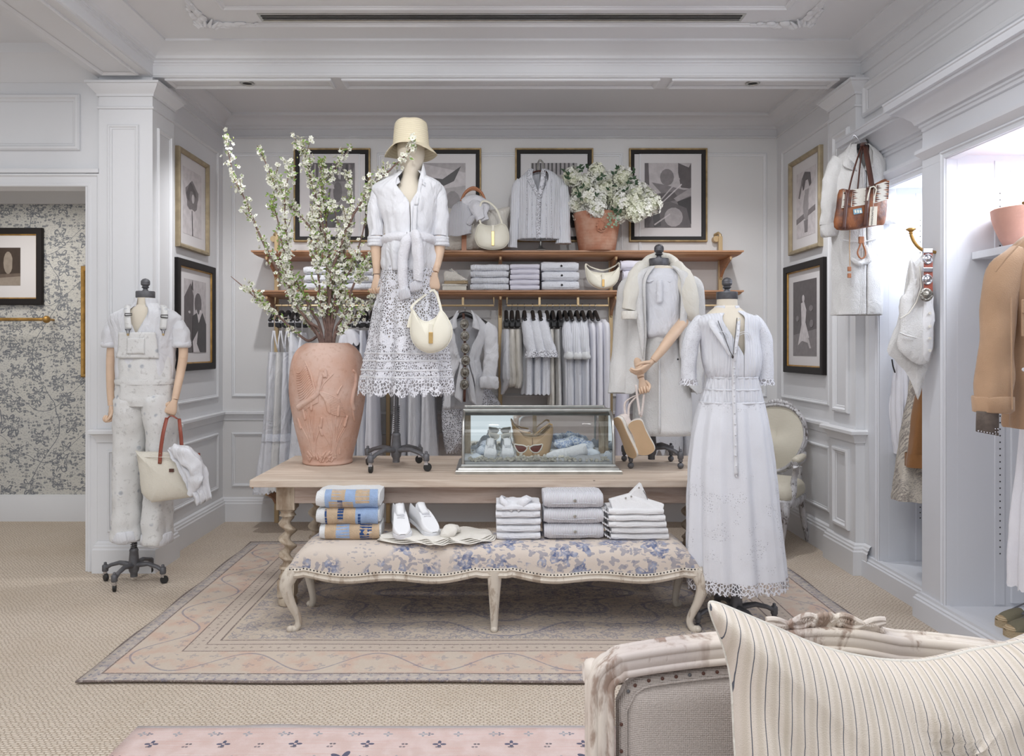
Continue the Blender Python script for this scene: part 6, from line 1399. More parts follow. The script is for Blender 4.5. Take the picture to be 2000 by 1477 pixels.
def stack(n,where,x0,x1,ytop,ybot,Yf,dep,m_,name,cat,noun,btn=None,fringe=False,seed=0,jit=.003,zb=None,pos=None):
    a_=P(x0,0,Yf).x; b_=P(x1,0,Yf).x; zt=P(0,ytop,Yf).z; zb=zb if zb is not None else P(0,ybot,Yf).z
    h=(zt-zb)/n; out=[]
    for i in range(n):
        j=random.uniform(-jit,jit); lev='bottom' if i==0 else 'top' if i==n-1 else ('middle' if n==3 else nth(i)+' from the bottom')
        out.append(folded('%s, %s of %s'%(noun,lev,where),a_+j,b_+j*.5,Yf+random.uniform(0,.006),Yf+dep,zb+i*h,zb+(i+1)*h,m_ if isinstance(m_,str) else m_[i%len(m_)],name,cat,None,btn,seed+i,0,fringe))
    return out
random.seed(21)
q=.003
s2=Z2
stack(4,'the widest stack on the second shelf',919,994,516,0,6.29,.26,'pleat','folded_shirt','shirt','folded white pintucked shirt',zb=s2)
stack(5,'the five-piece stack on the second shelf',996.5,1054,515,0,6.29,.26,'lavender','folded_tee','shirt','small folded white top',zb=s2)
stack(3,'the stack beside the crescent bag',1058,1131,511,0,6.29,.26,'eyelet2','folded_blouse','blouse','folded eyelet blouse with dark button',btn=.01,zb=s2)
stack(3,'the stack behind the blazer',1216,1292,508,0,6.30,.26,'lavender','fringed_scarf','scarf','folded pale lavender fringed scarf',fringe=True,zb=s2,jit=.012)
folded('rolled cream cloth on the second shelf, right of the blazer',P(1318,0,6.3).x,P(1352,0,6.3).x,6.3,6.5,s2+.0,s2+.09,'ivory','rolled_cloth','cloth')
folded('second cream cloth roll right of the blazer, lying on the first',P(1314,0,6.3).x,P(1351,0,6.3).x,6.31,6.5,s2+.09,s2+.18,'cream','rolled_cloth','cloth')
stack(3,'the left shelf stack behind the branches',592,652,520,0,6.30,.26,'cotton','folded_towel','towel','folded white towel',zb=s2)
stack(3,'the right shelf stack behind the branches',662,728,522,0,6.30,.26,'cotton2','folded_towel','towel','folded white towel',zb=s2)
# bench goods
zb=P(0,1052,4.13).z
SB=.4715
def bear_towel(i,z0,z1,ang,patches,xo=0):
    a_,b_=P(617+xo,0,4.12).x,P(741+xo*.3,0,4.12).x
    t=thing('patterned_towel',('bottom folded towel of the patterned stack, tan with blue blocks','middle folded towel of the patterned stack, tan and pale blue','top folded towel of the patterned stack, mostly pale blue')[i],'towel',((a_+b_)/2,4.12,z0),'patterned terry towels on the bench')
    cx=(a_+b_)/2
    base=rbox(a_-cx,b_-cx,0,.22,z0-z0,z1-z0-.001,amp=.005,sc=12,seed=i)
    off=Matrix.Translation((cx,4.12,z0))
    base.xf(off).obj('body',M['whiteterry'],t,ang=60)
    h=(z1-z0)/2
    for (u0,u1,v0,v1,mm) in patches:   # raised pile areas wrapped round the front fold
        def f(u,v,u0=u0,u1=u1,v0=v0,v1=v1):
            x=(a_-cx)+(b_-a_)*(u0+(u1-u0)*u); an=-PI/2+PI*(v0+(v1-v0)*v)
            y=h*.9-(h*.9+.004)*math.cos(an); zz=h+(h+.004)*math.sin(an)*.98
            return Vector((cx+x,4.12+y,z0+zz))
        g=G().grid(f,10,8); wrinkle(g,.004,14,i).obj('pile_block',M[mm],t,ang=80)
    t.rotation_euler=(0,0,ang)
bear_towel(0,SB,SB+.082,.05,[(.10,.98,.0,1,'tanterry'),(.28,.50,.25,.95,'blueprint'),(.66,.86,.05,.95,'navy')],6)
bear_towel(1,SB+.083,SB+.168,.03,[(.14,.62,.0,1,'tanterry'),(.62,.97,.0,1,'blueprint'),(.34,.43,.35,1,'navy'),(.14,.17,.1,.8,'navy'),(.66,.70,.1,.6,'navy')],0)
bear_towel(2,SB+.169,SB+.262,.02,[(.14,.97,.0,1,'blueprint'),(.20,.58,.0,.45,'tanterry'),(.24,.46,.5,.95,'tanterry'),(.62,.84,.4,.95,'tanterry'),(.34,.42,.0,.5,'navy')],0)
st=stack(5,'the five-piece pile mid bench',969,1056,985,1052,4.12,.22,'cotton','folded_polo','shirt','folded white polo shirt',zb=SB)
t=st[-1]; zt=P(0,985,4.12).z
for s_ in (-1,1):
    c=P(1008,985,4.15)
    A=[P(1006+s_*2,990,4.13),P(1000+s_*14,975,4.14),P(1004+s_*24,968,4.18),P(1006+s_*18,972,4.24)]; B=[P(1006+s_*6,1001,4.125),P(1004+s_*26,984,4.13),P(1008+s_*33,974,4.18),P(1006+s_*26,976,4.25)]
    ribbon(A,B,5).obj('collar_leaf',M['cotton'],t,solid=.006,ang=70)
g=G().ball(P(1008,981,4.20),.055,14,8,(1.3,1.1,.42)); wrinkle(g,.012,16,2).obj('collar_mound',M['cotton'],t,ang=80)
stack(3,'the three on the bench',1063,1179,964,1052,4.12,.22,'rib','folded_cardigan','cardigan','ribbed white cardigan with round button',btn=.005,zb=SB)
for i in range(5):
    a_=P(1190+(4-i)*-.5+ (i<2)*6,0,4.12).x; b_=P(1298+(4-i)*2.4,0,4.12).x; h=.0335
    t=folded('folded white jeans, %s of the right pile on the bench'%(('bottom','second from the bottom','middle','fourth from the bottom','topmost')[i]),a_,b_,4.12+random.uniform(-.004,.004),4.33,SB+i*h,SB+(i+1)*h-.001,'denimwhite','folded_jeans','jeans',seed=i)
    for k in range(3): G().tube([(a_-.004-.012*k,4.13,SB+i*h+.008+.007*k),(a_-.014-.010*k,4.18,SB+i*h+.012+.008*k),(a_+.0,4.24,SB+i*h+.02)],.004,6).obj('fold_ear',M['denimwhite'],t)
zt=SB+5*.0335
poly=[P(1190,976,4.16),P(1230,965,4.17),P(1252,943,4.18),P(1266,975,4.17),P(1298,985,4.15),P(1294,1003,4.13),P(1200,1003,4.13)]
G().add([tuple(p) for p in poly]+[tuple(p+Vector((0,.05,-.004))) for p in poly],[tuple(range(7)),tuple(range(13,6,-1))]+[(i,(i+1)%7,7+(i+1)%7,7+i)[::-1] for i in range(7)]).obj('raised_waistband',M['denimwhite'],t,bevel=.006,smooth=False)
for a_,b_ in ((1248,953),(1233,970),(1222,973)): G().lathe([(.0055,0),(.005,-.002),(.0005,-.003)],P(a_,b_,4.157),10,ax=(0,1,0)).obj('metal_button',M['nickel'],t)
G().tube([P(1256,958,4.165),P(1262,968,4.160),P(1265,976,4.158)],.0016,5).obj('buttonhole',M['ink'],t)
# linen napkins fanned on the bench
def napkins(label,o,seed,z0,n=4):
    t=thing('linen_napkin_pile',label,'napkins',(sum(p[0] for p in o)/len(o),4.15,z0))
    for k in range(n):
        c=(sum(p[0] for p in o)/len(o),sum(p[1] for p in o)/len(o))
        oo=closed_cr([(c[0]+(x-c[0])*(1-.035*k)+.004*math.sin(seed+i+k),c[1]+(y-c[1])*(1-.05*k)) for i,(x,y) in enumerate(o)],5); m=len(oo); R=[]
        for rr in (1,.98,.6,.25,.02):
            R.append([(c[0]+(x-c[0])*rr,c[1]+(y-c[1])*rr,z0+.006*k+(.005*math.sin(i*.9+seed+k)*rr*rr*(1 if rr>.9 else .5))+.004+ (.012 if rr<.7 else 0)*.3) for i,(x,y) in enumerate(oo)])
        G().loft(R,True,False,True).obj('napkin',M['napkin'],t,solid=.003,ang=80)
    return t
x=lambda p,Yq:P(p,0,Yq).x
napkins('fan of cream linen napkins under the white sneakers on the bench',[(x(736,4.1),4.10),(x(790,4.05),4.045),(x(830,4.03),4.03),(x(852,4.0),3.995),(x(880,4.06),4.06),(x(890,4.25),4.27),(x(820,4.3),4.33),(x(760,4.28),4.24)],1,SB)
napkins('fan of cream linen napkins right of the white sneakers on the bench',[(x(872,4.06),4.05),(x(905,4.03),4.035),(x(940,4.06),4.06),(x(966,4.14),4.13),(x(962,4.2),4.24),(x(930,4.3),4.34),(x(885,4.3),4.33),(x(868,4.2),4.2)],5,SB)
g=sleeve(G(),[Vector((x(868,4.1),4.075,SB+.035)),Vector((x(880,4.1),4.12,SB+.05)),Vector((x(884,4.2),4.2,SB+.045)),Vector((x(880,4.3),4.28,SB+.03))],[.02,.038,.035,.02],20,.7,6,.014,20,3,0,(0,0,1)); 
n_=thing('crumpled_napkin','crumpled cream napkin between the two fans on the bench','napkin',(x(880,4.1),4.15,SB+.03)); g.obj('cloth',M['ivory'],n_,ang=80)
# ---------------- shoes
def sneaker(label,loc,yaw,L=.27,pitch=0,m_='leatherwhite',sole='cotton',grp=None,roll=0,low=False,wd=.048):
    t=thing('sneaker',label,'shoe',loc,grp); Mx=Matrix.Translation(loc)@Matrix.Rotation(yaw,4,'Z')@Matrix.Rotation(pitch,4,'Y')@Matrix.Rotation(roll,4,'X')
    w_=wd; out=closed_cr([(L*a_,w_*b_) for a_,b_ in ((0,.0),(.02,.45),(.15,.68),(.4,.66),(.62,.86),(.8,1.0),(.93,.75),(1,.05),(.95,-.65),(.82,-.85),(.6,-.72),(.4,-.64),(.15,-.66),(.02,-.45))],3)
    V,U,N=(1,0,0),(0,1,0),(0,0,1)
    G().prism(out,(0,0,0),V,U,N,0,.026).xf(Mx).obj('sole',M[sole],t,bevel=.005,smooth=False)
    secs=[(.0,.30,.055,.085),(.03,.52,.05,.10),(.12,.62,.035,.105),(.25,.62,.028,.10),(.36,.62,.06,.098),(.48,.66,.088,.094),(.60,.74,.08,.082),(.72,.82,.066,.066),(.84,.80,.05,.052),(.94,.58,.038,.040),(.985,.25,.03,.030)]
    R=[]
    for a_,hw,zc,zs in cr(secs,3):
        ring=[]
        for k in range(17):
            q=PI*k/16; y=w_*hw*math.copysign(abs(math.cos(q))**.7,math.cos(q)); s_=math.sin(q); edge=zs
            z=.024+(edge-.024)*min(1,s_*1.9)**.8
            if s_>.62: z=z+(zc-edge)*((s_-.62)/.38)**.7 if zc<edge else z+(zc-edge)*((s_-.62)/.38)
            ring.append((L*a_,y,z))
        R.append(ring)
    up=G().loft(R,False); up.xf(Mx).obj('upper',M[m_],t,solid=.003,ang=80)
    R=[]
    for a_,z in ((.30,.125),(.36,.112),(.46,.098),(.56,.090)): R.append([(L*a_,y,z+.004*(1-abs(y)/.02)) for y in (-.022,-.011,0,.011,.022)])
    G().loft(R,False).xf(Mx).obj('tongue',M[m_],t,solid=.006,ang=80)
    for k in range(5):
        a_=.40+.055*k; z=.102-.0045*k
        G().tube([(L*a_,-.020,z-.002),(L*(a_+.01),0,z+.004),(L*(a_+.025),.020,z-.002)],.0024,5).xf(Mx).obj('lace',M['cotton'],t)
    return t
z_=SB+.035
sneaker('white leather sneaker on the napkins, left one of the pair',(P(776,0,4.32).x,4.33,z_+.030),-PI/2+.22,.285,.17,'whiteleather',wd=.056,grp='white sneakers on the bench')
sneaker('white leather sneaker on the napkins, right one of the pair',(P(806,0,4.35).x,4.34,z_+.030),-PI/2+.55,.28,.17,'whiteleather',wd=.056,grp='white sneakers on the bench')
# pair in the second shelf
bx=thing('pale_box','flat pale box under the canvas shoes on the second shelf','box',(P(885,0,6.35).x,6.35,Z2))
G().box(P(864,0,6.3).x,P(911,0,6.3).x,6.30,6.50,Z2,Z2+.035).obj('box_body',M['cream'],bx,bevel=.003,smooth=False); G().box(P(863,0,6.3).x,P(912,0,6.3).x,6.298,6.502,Z2+.036,Z2+.052).obj('lid',M['ivory'],bx,bevel=.003,smooth=False)
sneaker('cream canvas shoe in front on the pale box',(P(868,0,6.32).x,6.35,Z2+.053),-.25,.20,.0,'ivory','sole')
sneaker('cream canvas shoe behind on the pale box',(P(868,0,6.4).x,6.45,Z2+.053),-.05,.19,-.12,'linen','sole')
# crescent bag
Yc=6.33
t=hobo('ivory crescent bag with gold clasp on the second shelf',Yc,[(1144,522),(1147,545),(1158,558),(1177,565),(1196,559),(1207,545),(1210,522),(1200,530),(1178,534),(1154,530)],(1178,549),[[(1144,524),(1145,516),(1155,522,.06),(1178,528,.09),(1200,520,.06),(1208,514,.02),(1210,523)]],(1176,1180,546,560),'leatherwhite','crescent_bag',.035)
# ---------------- top shelf
def top_tote():
    t=thing('large_canvas_tote','large cream tote with brown leather handles on the top shelf','bag',(P(935,0,6.42).x,6.42,Z1)); Yt=6.45
    o=closed_cr(po([(862,408),(900,410),(960,410),(1000,404),(992,430),(996,470),(995,486),(930,488),(866,488),(864,450)],(0,0),Yt),3)
    puff(o,(0,Yt,0),(1,0,0),(0,0,1),(0,-1,0),.07,.07).obj('body',M['ivory'],t,ang=80)
    for dy in (0,.10):
        L=[P(899,412+dy*60,Yt-.06+dy),P(901,392,Yt-.055+dy),P(910,374+dy*30,Yt-.05+dy),P(924,366+dy*40,Yt-.05+dy),P(938,373+dy*30,Yt-.05+dy),P(947,390,Yt-.055+dy),P(950,414,Yt-.06+dy)]
        G().tube(cr([tuple(p) for p in L],5),.009,8,.5,(0,1,0)).obj('handle',M['caramel'],t)
    a_=P(901.5,430,6.36); b_=P(911,488,6.36); G().box(a_.x,b_.x,6.366,6.374,Z1+.002,a_.z).obj('strap',M['caramel'],t,smooth=False)
    s=thing('ribbed_sweater','pale ribbed sweater draped over the brown tote handles','sweater',P(915,440,6.3))
    g=sleeve(G(),[P(906,396,6.34),P(903,410,6.31),P(899,430,6.29),P(897,448,6.285),P(898,460,6.29)],[.06,.085,.095,.098,.094],40,.45,6,.012,12,3,0,(0,1,0)); g.obj('body',M['rib'],s,ang=80)
    g=sleeve(G(),[P(925,396,6.30),P(930,404,6.27),P(934,415,6.25),P(940,428,6.24)],[.05,.06,.05,.042],30,.6,6,.012,14,4,0,(0,1,0)); g.obj('sleeve',M['knit'],s,ang=80)
    g=sleeve(G(),[P(908,398,6.33),P(918,392,6.31),P(930,393,6.30),P(946,402,6.30),P(944,418,6.27),P(947,432,6.26)],[.05,.045,.045,.04,.036,.034],30,.7,6,.010,16,5,0,(0,1,0)); g.obj('sleeve',M['knit'],s,ang=80)
    g=G().tube([P(918,430,6.25),P(921,432,6.24)],[.045,.04],26,.5,(0,1,0)); wrinkle(g,.01,20,2).obj('cuff',M['rib'],s,ang=80)
top_tote()
hobo('ivory half-moon bag with long clasp leaning on the cream tote',6.235,[(936,438),(930,452),(928,465),(935,480),(950,486),(965,487),(982,484),(992,474),(994,460),(990,445),(981,437),(970,440),(962,442),(950,441)],(962,466),[[(940,440),(936,425),(938,402),(944,393),(956,396),(969,408),(978,428),(981,438)]],(960.5,965,452,480),'leatherwhite','half_moon_bag',.04)
def blouse():
    Yc=6.36; t=thing('lace_blouse','white lace trimmed blouse on a small metal stand on the top shelf','blouse',(P(1056,0,Yc).x,Yc,Z1+.08)); m_=M['pleat']
    s=thing('blouse_stand','small metal display stand holding the lace blouse','stand',(P(1056,0,Yc).x,Yc,Z1)); X=P(1056,0,Yc).x
    G().lathe([(.075,0),(.073,.006),(.045,.016),(.02,.03),(.012,.05),(.010,.08)],(X,Yc,Z1),24).tube([(X,Yc,Z1+.06),(X,Yc,P(0,338,Yc).z)],.006,8).obj('pole_base',M['nickel'],s)
    G().tube(cr([(X-.14,Yc,P(0,352,Yc).z),(X-.07,Yc,P(0,338,Yc).z),(X,Yc,P(0,334,Yc).z),(X+.07,Yc,P(0,338,Yc).z),(X+.14,Yc,P(0,352,Yc).z)],4),.012,8,.6).obj('shoulder_bar',M['leatherbrown'],s)
    G().tube(cr([tuple(P(1052,336,Yc)),tuple(P(1050,324,Yc)),tuple(P(1054,313,Yc)),tuple(P(1060,318,Yc)),tuple(P(1062,330,Yc)),tuple(P(1058,338,Yc))],4),.008,8).obj('hook',M['nickel'],s)
    rows=[(333,1034,1072,.04,0),(340,1024,1084,.06,0),(352,1014,1096,.075,.01),(372,1014,1096,.085,.02),(410,1014,1094,.09,.03),(445,1013,1092,.09,.04),(468,1012,1090,.09,.05)]
    zt=P(0,333,Yc).z; zv=P(0,388,Yc).z
    cloth(lv(Yc,rows),110,5,seed=3,wr=.009,ws=13,gap=lambda z:.50*((z-zv)/(zt-zv))+.01 if z>zv else .01).obj('body',m_,t,ang=80,solid=.002)
    g=sleeve(G(),pts(Yc,[(1018,354),(1010,370),(1007,410),(1004,450),(1001,484)]),[.04,.046,.042,.036,.040],26,.7,6,.007,14,3,0); g.obj('sleeve',m_,t,ang=80)
    g=sleeve(G(),pts(Yc,[(1091,352),(1098,370),(1101,410),(1102,450),(1101,476)]),[.04,.05,.052,.055,.062],26,.6,6,.008,14,4,0); g.obj('sleeve',m_,t,ang=80)
    for s_,L in ((-1,[P(1036,330,Yc-.04),P(1033,348,Yc-.07),P(1042,365,Yc-.09),P(1053,385,Yc-.095)]),(1,[P(1062,330,Yc-.04),P(1060,350,Yc-.07),P(1057,368,Yc-.09),P(1054,386,Yc-.095)])):
        v=Vector((.022,0,0)); L2=cr([tuple(p) for p in L],6); g=G()
        g.loft([[Vector(p)+Vector((-.020+.013*k,-.010*math.sin(i*1.7+k*.9),0)) for k in range(4)] for i,p in enumerate(L2)],False).obj('neck_frill',M['lace'],t,solid=.002,ang=80)
    L2=cr([tuple(P(1053,385,Yc-.098)),tuple(P(1051,420,Yc-.098)),tuple(P(1052,466,Yc-.095))],14); G().loft([[Vector(p)+Vector((-.018+.012*k,-.012*math.sin(i*1.1+k*.7),0)) for k in range(4)] for i,p in enumerate(L2)],False).obj('front_frill',M['lace'],t,solid=.002,ang=80)
    for dx in (-24,-14,14,24):
        G().tube([P(1053+dx,350,Yc-.078),P(1053+dx,400,Yc-.094),P(1053+dx,466,Yc-.094)],.0035,5).obj('lace_strip',M['lace'],t)
blouse()
# ---------------- inside the display case
CZ=TZ+.063
t=thing('tan_hobo_bag','tan leather crescent bag standing in the display case','bag',(P(1040,0,4.85).x,4.85,CZ))
o=closed_cr(po([(1000,826),(1003,850),(1008,880),(1015,893),(1065,893),(1074,880),(1080,850),(1079,832),(1066,846),(1040,854),(1014,846)],(0,0),4.86),4)
puff(o,(0,4.86,0),(1,0,0),(0,0,1),(0,-1,0),.045,.045,ctr=po([(1040,872)],(0,0),4.86)[0]).obj('body',M['leathertan'],t,ang=80)
for A in ([(1000,828),(1006,836),(1020,843),(1036,846)],[(1079,832),(1072,828),(1058,838),(1044,850)]):
    G().tube([P(a_,b_,4.84) for a_,b_ in A],.009,8,.6).obj('strap',M['leathertan'],t); G().tube([P(A[0][0],A[0][1]-2,4.83),P(A[1][0],A[1][1],4.83)],.005,6).obj('chain_link',M['gold'],t)
G().tube([P(1040,856,4.812),P(1040,872,4.806),P(1041,888,4.812)],.0016,5).obj('front_seam',M['leatherbrown'],t)
def glasses(label,cx,cy,Yc,sc,m_,lens,tilt=0):
    t=thing('sunglasses',label,'sunglasses',P(cx,cy,Yc))
    for s_ in (-1,1):
        pts_=[(cx+s_*(14+dx*1.)*sc,cy+dy*sc) for dx,dy in ((-11,-3),(-4,-7),(6,-8),(14,-9),(11,0),(5,7),(-4,7),(-10,2))]
        o=closed_cr([(P(a_,b_,Yc).x,P(a_,b_,Yc).z) for a_,b_ in pts_],3); L=[(a_,Yc,b_) for a_,b_ in o]
        G().tube(L+[L[0]],.0042*sc,7).obj('rim',M[m_],t); G().prism(o,(0,Yc,0),(1,0,0),(0,0,1),(0,-1,0),-.001,.001).obj('lens',M[lens],t,smooth=False)
        G().tube([P(cx+s_*27*sc,cy-8*sc,Yc),P(cx+s_*28*sc,cy-7*sc,Yc+.03),P(cx+s_*26*sc,cy+2*sc,Yc+.10)],.0032*sc,6).obj('temple',M[m_],t)
    G().tube([P(cx-4*sc,cy-4*sc,Yc),P(cx,cy-6*sc,Yc-.003),P(cx+4*sc,cy-4*sc,Yc)],.0035*sc,6).obj('bridge',M[m_],t)
glasses('white cat-eye sunglasses with brown lenses in the display case',1032,877,4.66,.98,'ivory','lens')
glasses('pale round sunglasses at the back of the display case',977,853,4.80,.8,'ivory','nickel')
sneaker('white platform sneaker in the display case, left one',(P(958,0,4.82).x,4.80,CZ+.004),-PI/2,.17,.12,'cotton','cream')
sneaker('white platform sneaker in the display case, right one',(P(989,0,4.82).x,4.80,CZ+.004),-PI/2+.05,.17,.12,'cotton','cream')
def heap(name,label,cat,l,m_,seed,Yc):
    t=thing(name,label,cat,P(l[0][0],l[0][1],Yc)); 
    for k,(x_,y_,rx,rz,dy) in enumerate(l):
        g=G().ball(P(x_,y_,Yc+dy),rx,18,12,(1,.8,rz)); wrinkle(g,rx*.28,24,seed+k); wrinkle(g,rx*.1,70,seed+k); g.obj('fold',M[m_],t,ang=80)
heap('blue_floral_cloth','crumpled blue and white floral cloth in the display case','cloth',[(930,893,.045,.45,0),(945,880,.055,.55,.04),(952,868,.045,.6,.07),(935,898,.05,.3,-.04)],'bluefloral',1,4.76)
def rollc(label,a_,b_,r,Yc,m_,seed):
    t=thing('rolled_cloth',label,'cloth',P(*a_,Yc)); g=G(); L=[P(a_[0]+(b_[0]-a_[0])*k/6,a_[1]+(b_[1]-a_[1])*k/6,Yc+.02*math.sin(k)) for k in range(7)]
    g.tube(L,[r*(.75+.25*math.sin(min(1,k/2)*PI/2)) for k in range(7)],20,.75,(0,1,0),round0=True); wrinkle(g,.010,18,seed).obj('roll',M[m_],t,ang=80)
    G().tube([L[-1]+Vector((.001,0,0)),L[-1]+Vector((.003,0,0))],r*.5,16,.75).obj('roll_end',M[m_],t)
rollc('rolled white cloth lying in front in the display case',(1072,893),(1145,878),.038,4.70,'cotton',3)
rollc('rolled pale cloth at the bottom right of the display case',(1095,904),(1170,897),.030,4.64,'cotton',6)
heap('white_cloth','crumpled blue-white clothes behind the rolled cloth in the case','cloth',[(1100,868,.06,.6,.03),(1125,862,.06,.55,.06),(1145,870,.05,.6,.03),(1155,885,.05,.6,0)],'bluefloral',9,4.80)
t=thing('blue_tag','small blue patterned paper tag in the display case corner','tag',P(1186,890,4.66)); c=P(1186,891,4.66); G().prism([(-.022,-.03),(.022,-.03),(.025,.015),(.008,.032),(-.008,.032),(-.024,.012)],c,(1,0,0),(0,0,1),(0,-1,0),0,.006).obj('card',M['bluefloral'],t,smooth=False)
random.seed(8); g=G()
for k in range(260):
    x_=random.uniform(gx0+.03,gx1-.03); y_=random.uniform(4.575,4.68) if k%3 else random.uniform(4.6,4.92); r=random.uniform(.006,.013)
    b0=len(g.v); g.ball((x_,y_,CZ+r*.6+random.random()*.012),r,6,4,(1,random.uniform(.5,1),random.uniform(.5,.9))); 
wrinkle(g,.006,90,2).obj('coral_chips',M['cream'],None,label='white coral chips and shells strewn over the display case floor',cat='coral',kind='stuff')
heap('white_coral','lump of white coral in front of the cat-eye sunglasses','coral',[(1035,903,.035,.5,0),(1018,906,.03,.45,0),(1050,905,.03,.5,.01)],'cream',4,4.63)
# ---------------- hydrangeas
Yp=6.40
t=thing('potted_hydrangeas','terracotta pot of white hydrangeas on the top shelf','flowers',(P(1166,0,Yp).x,Yp,Z1))
X=P(1166,0,Yp).x; h=P(0,418,Yp).z-Z1
G().lathe([(.145,0),(.152,.006),(.165,h*.3),(.182,h*.62),(.193,h*.88),(.197,h*.92),(.197,h),(.185,h+.003),(.180,h-.03),(.02,h-.04)],(X,Yp,Z1),48,True,True).obj('pot',M['pot'],t,ang=50)
g=G(); c=Vector((X+.01,Yp-.186,Z1+h*.62)); 
for k in range(10): q=2*PI*k/10; g.tube([c+Vector((.03*math.cos(q),.0,.03*math.sin(q))),c+Vector((.042*math.cos(q+.3),-.001,.042*math.sin(q+.3)))],.006,6)
g.tube([c+Vector((-.03,0,.0)),c+Vector((-.03,.0,-.045)),c+Vector((0,-.002,-.06)),c+Vector((.03,0,-.045)),c+Vector((.03,0,0))],.005,6).obj('pot_relief',M['pot'],t)
random.seed(17)
HH=[(1118,345),(1132,372),(1125,398),(1146,355),(1150,385),(1145,408),(1165,335),(1172,360),(1170,388),(1165,408),(1188,350),(1192,378),(1195,402),(1215,345),(1222,368),(1212,395),(1240,372),(1238,395),(1262,385),(1258,408),(1240,415),(1272,400),(1182,370),(1136,420),(1205,420)]
def florets(c,R,n,seed):
    g=G(); rnd=random.Random(seed)
    for k in range(n):
        a_=2.39996*k; z=1-2*(k+.5)/n; r=math.sqrt(1-z*z); d=Vector((r*math.cos(a_),r*math.sin(a_),z)); d=(d+Vector((rnd.uniform(-.2,.2),rnd.uniform(-.2,.2),rnd.uniform(-.2,.2)))).normalized()
        if d.y>.75: continue
        o=c+d*R*rnd.uniform(.78,1.05); d=(d+Vector((rnd.uniform(-.5,.5),rnd.uniform(-.5,.5),rnd.uniform(-.5,.5)))).normalized(); u=d.orthogonal().normalized(); v=d.cross(u); ph=rnd.random()*6; s_=R*rnd.uniform(.24,.34)
        for q in range(4):
            e=u*math.cos(ph+q*PI/2)+v*math.sin(ph+q*PI/2); f=u*math.cos(ph+q*PI/2+PI/2)+v*math.sin(ph+q*PI/2+PI/2)
            g.add([o,o+e*s_*.55+f*s_*.42+d*s_*.25,o+e*s_*1.0+d*s_*.10,o+e*s_*.55-f*s_*.42+d*s_*.12],[(0,1,2,3)])
    return g
for k,(a_,b_) in enumerate(HH):
    Yh=Yp-.10+random.uniform(-.10,.12); R=.072+random.uniform(-.008,.012); c=P(a_,b_,Yh)
    h_=G().ball(c,R*.74,10,7).obj('flower_core',M['hydcore'],t); florets(c,R,85,k).obj('flower_head',M['hyd'],t,smooth=False)
    G().tube([c,Vector((X+(c.x-X)*.3,Yp,Z1+h*.9))],.005,5).obj('stem',M['darkleaf'],t)
def leafm(g,o,d,n,L,W):
    d=Vector(d).normalized(); s_=d.cross(Vector(n)).normalized(); n=s_.cross(d); o=Vector(o)
    g.add([o,o+d*L*.35+s_*W+n*L*.06,o+d*L,o+d*L*.35-s_*W+n*L*.06,o+d*L*.4-n*L*.04],[(0,4,1),(1,4,2),(2,4,3),(3,4,0)])
lf=[(1104,335),(1112,342),(1108,350),(1130,325),(1136,332),(1144,325),(1176,345),(1166,353),(1140,365),(1146,372),(1128,378),(1132,386),(1152,385),(1207,330),(1200,340),(1240,335),(1236,348),(1240,358),(1228,358),(1222,372),(1190,372),(1163,384),(1200,362),(1205,408),(1210,418),(1198,412)]
for k,(a_,b_) in enumerate(lf):
    g=G(); o=P(a_,b_,Yp-.22)
    for q in range(3): leafm(g,o,(random.uniform(-1,1),-.3,random.uniform(-.8,1)),(0,-1,.2),random.uniform(.03,.05),random.uniform(.010,.014))
    g.obj('leaf_sprig',M['darkleaf'],t,smooth=False)
for k in range(22):
    g=G(); o=P(1188+random.uniform(0,20)-(k>12)*4,418+k*1.2,Yp-.22); leafm(g,o,(random.uniform(-1,1),-.3,random.uniform(-.8,.6)),(0,-1,.2),.026,.011); g.obj('leaf',M['sage'],t,smooth=False)
# ---------------- blossom branches
BR=[('low blossom branch reaching far left at shelf height',[(628,668),(597,664),(537,612),(495,577),(451,540)],.25),
('tall blossom branch arching to the far upper left',[(630,668),(616,650),(565,564),(527,500),(499,440),(476,386),(455,341),(441,268)],.2),
('blossom branch ending in a bare tip, second from left at the top',[(637,668),(642,516),(623,465),(578,414),(540,370),(527,335),(502,284)],.1),
('straight slender blossom branch crossing the left edge of the picture frame',[(625,668),(588,605),(564,532),(559,453),(556,389),(565,332)],-.1),
('thick flowering branch with the topmost blossom cluster',[(637,668),(645,516),(635,459),(623,408),(605,340),(595,300),(580,278)],-.15),
('thin budding branch pointing up to the right before the picture frame',[(640,668),(640,520),(622,420),(632,354),(648,338),(668,308)],.15),
('upright blossom branch before the riding picture, right of centre',[(640,668),(644,580),(654,510),(677,446),(686,389),(680,351)],.05),
('long branch reaching across the hatted mannequin',[(643,668),(645,554),(658,500),(680,443),(715,380),(740,352),(762,332),(790,305),(806,288)],-.42),
('short branch leaning right towards the mannequin\'s wooden hand',[(650,668),(673,612),(693,551),(708,528),(726,505)],-.15),
('lowest blossom branch on the right of the vase',[(652,668),(668,645),(690,622),(712,600),(728,580)],-.1),
('leafy green branch left of the picture frame',[(632,668),(605,600),(578,548),(553,484),(540,421),(527,382)],.22),
('upright branch with dense blossom over the shelf ends',[(645,668),(662,590),(674,516),(664,450),(650,400)],-.05),
('green leafed sprig standing up in the middle of the bouquet',[(638,668),(650,600),(640,500),(636,430),(630,372),(628,330)],.1),
('blossom branch leaning left over the vase rim',[(633,668),(600,625),(575,590),(560,545),(556,510)],-.2),
('dense blossom branch in the heart of the bouquet',[(640,668),(628,600),(622,540),(616,480),(612,430)],-.22),
('blossom branch with long bare stem right of centre',[(646,668),(650,610),(662,560),(690,520),(704,470),(722,390)],-.12)]
vtop=TZ+.77
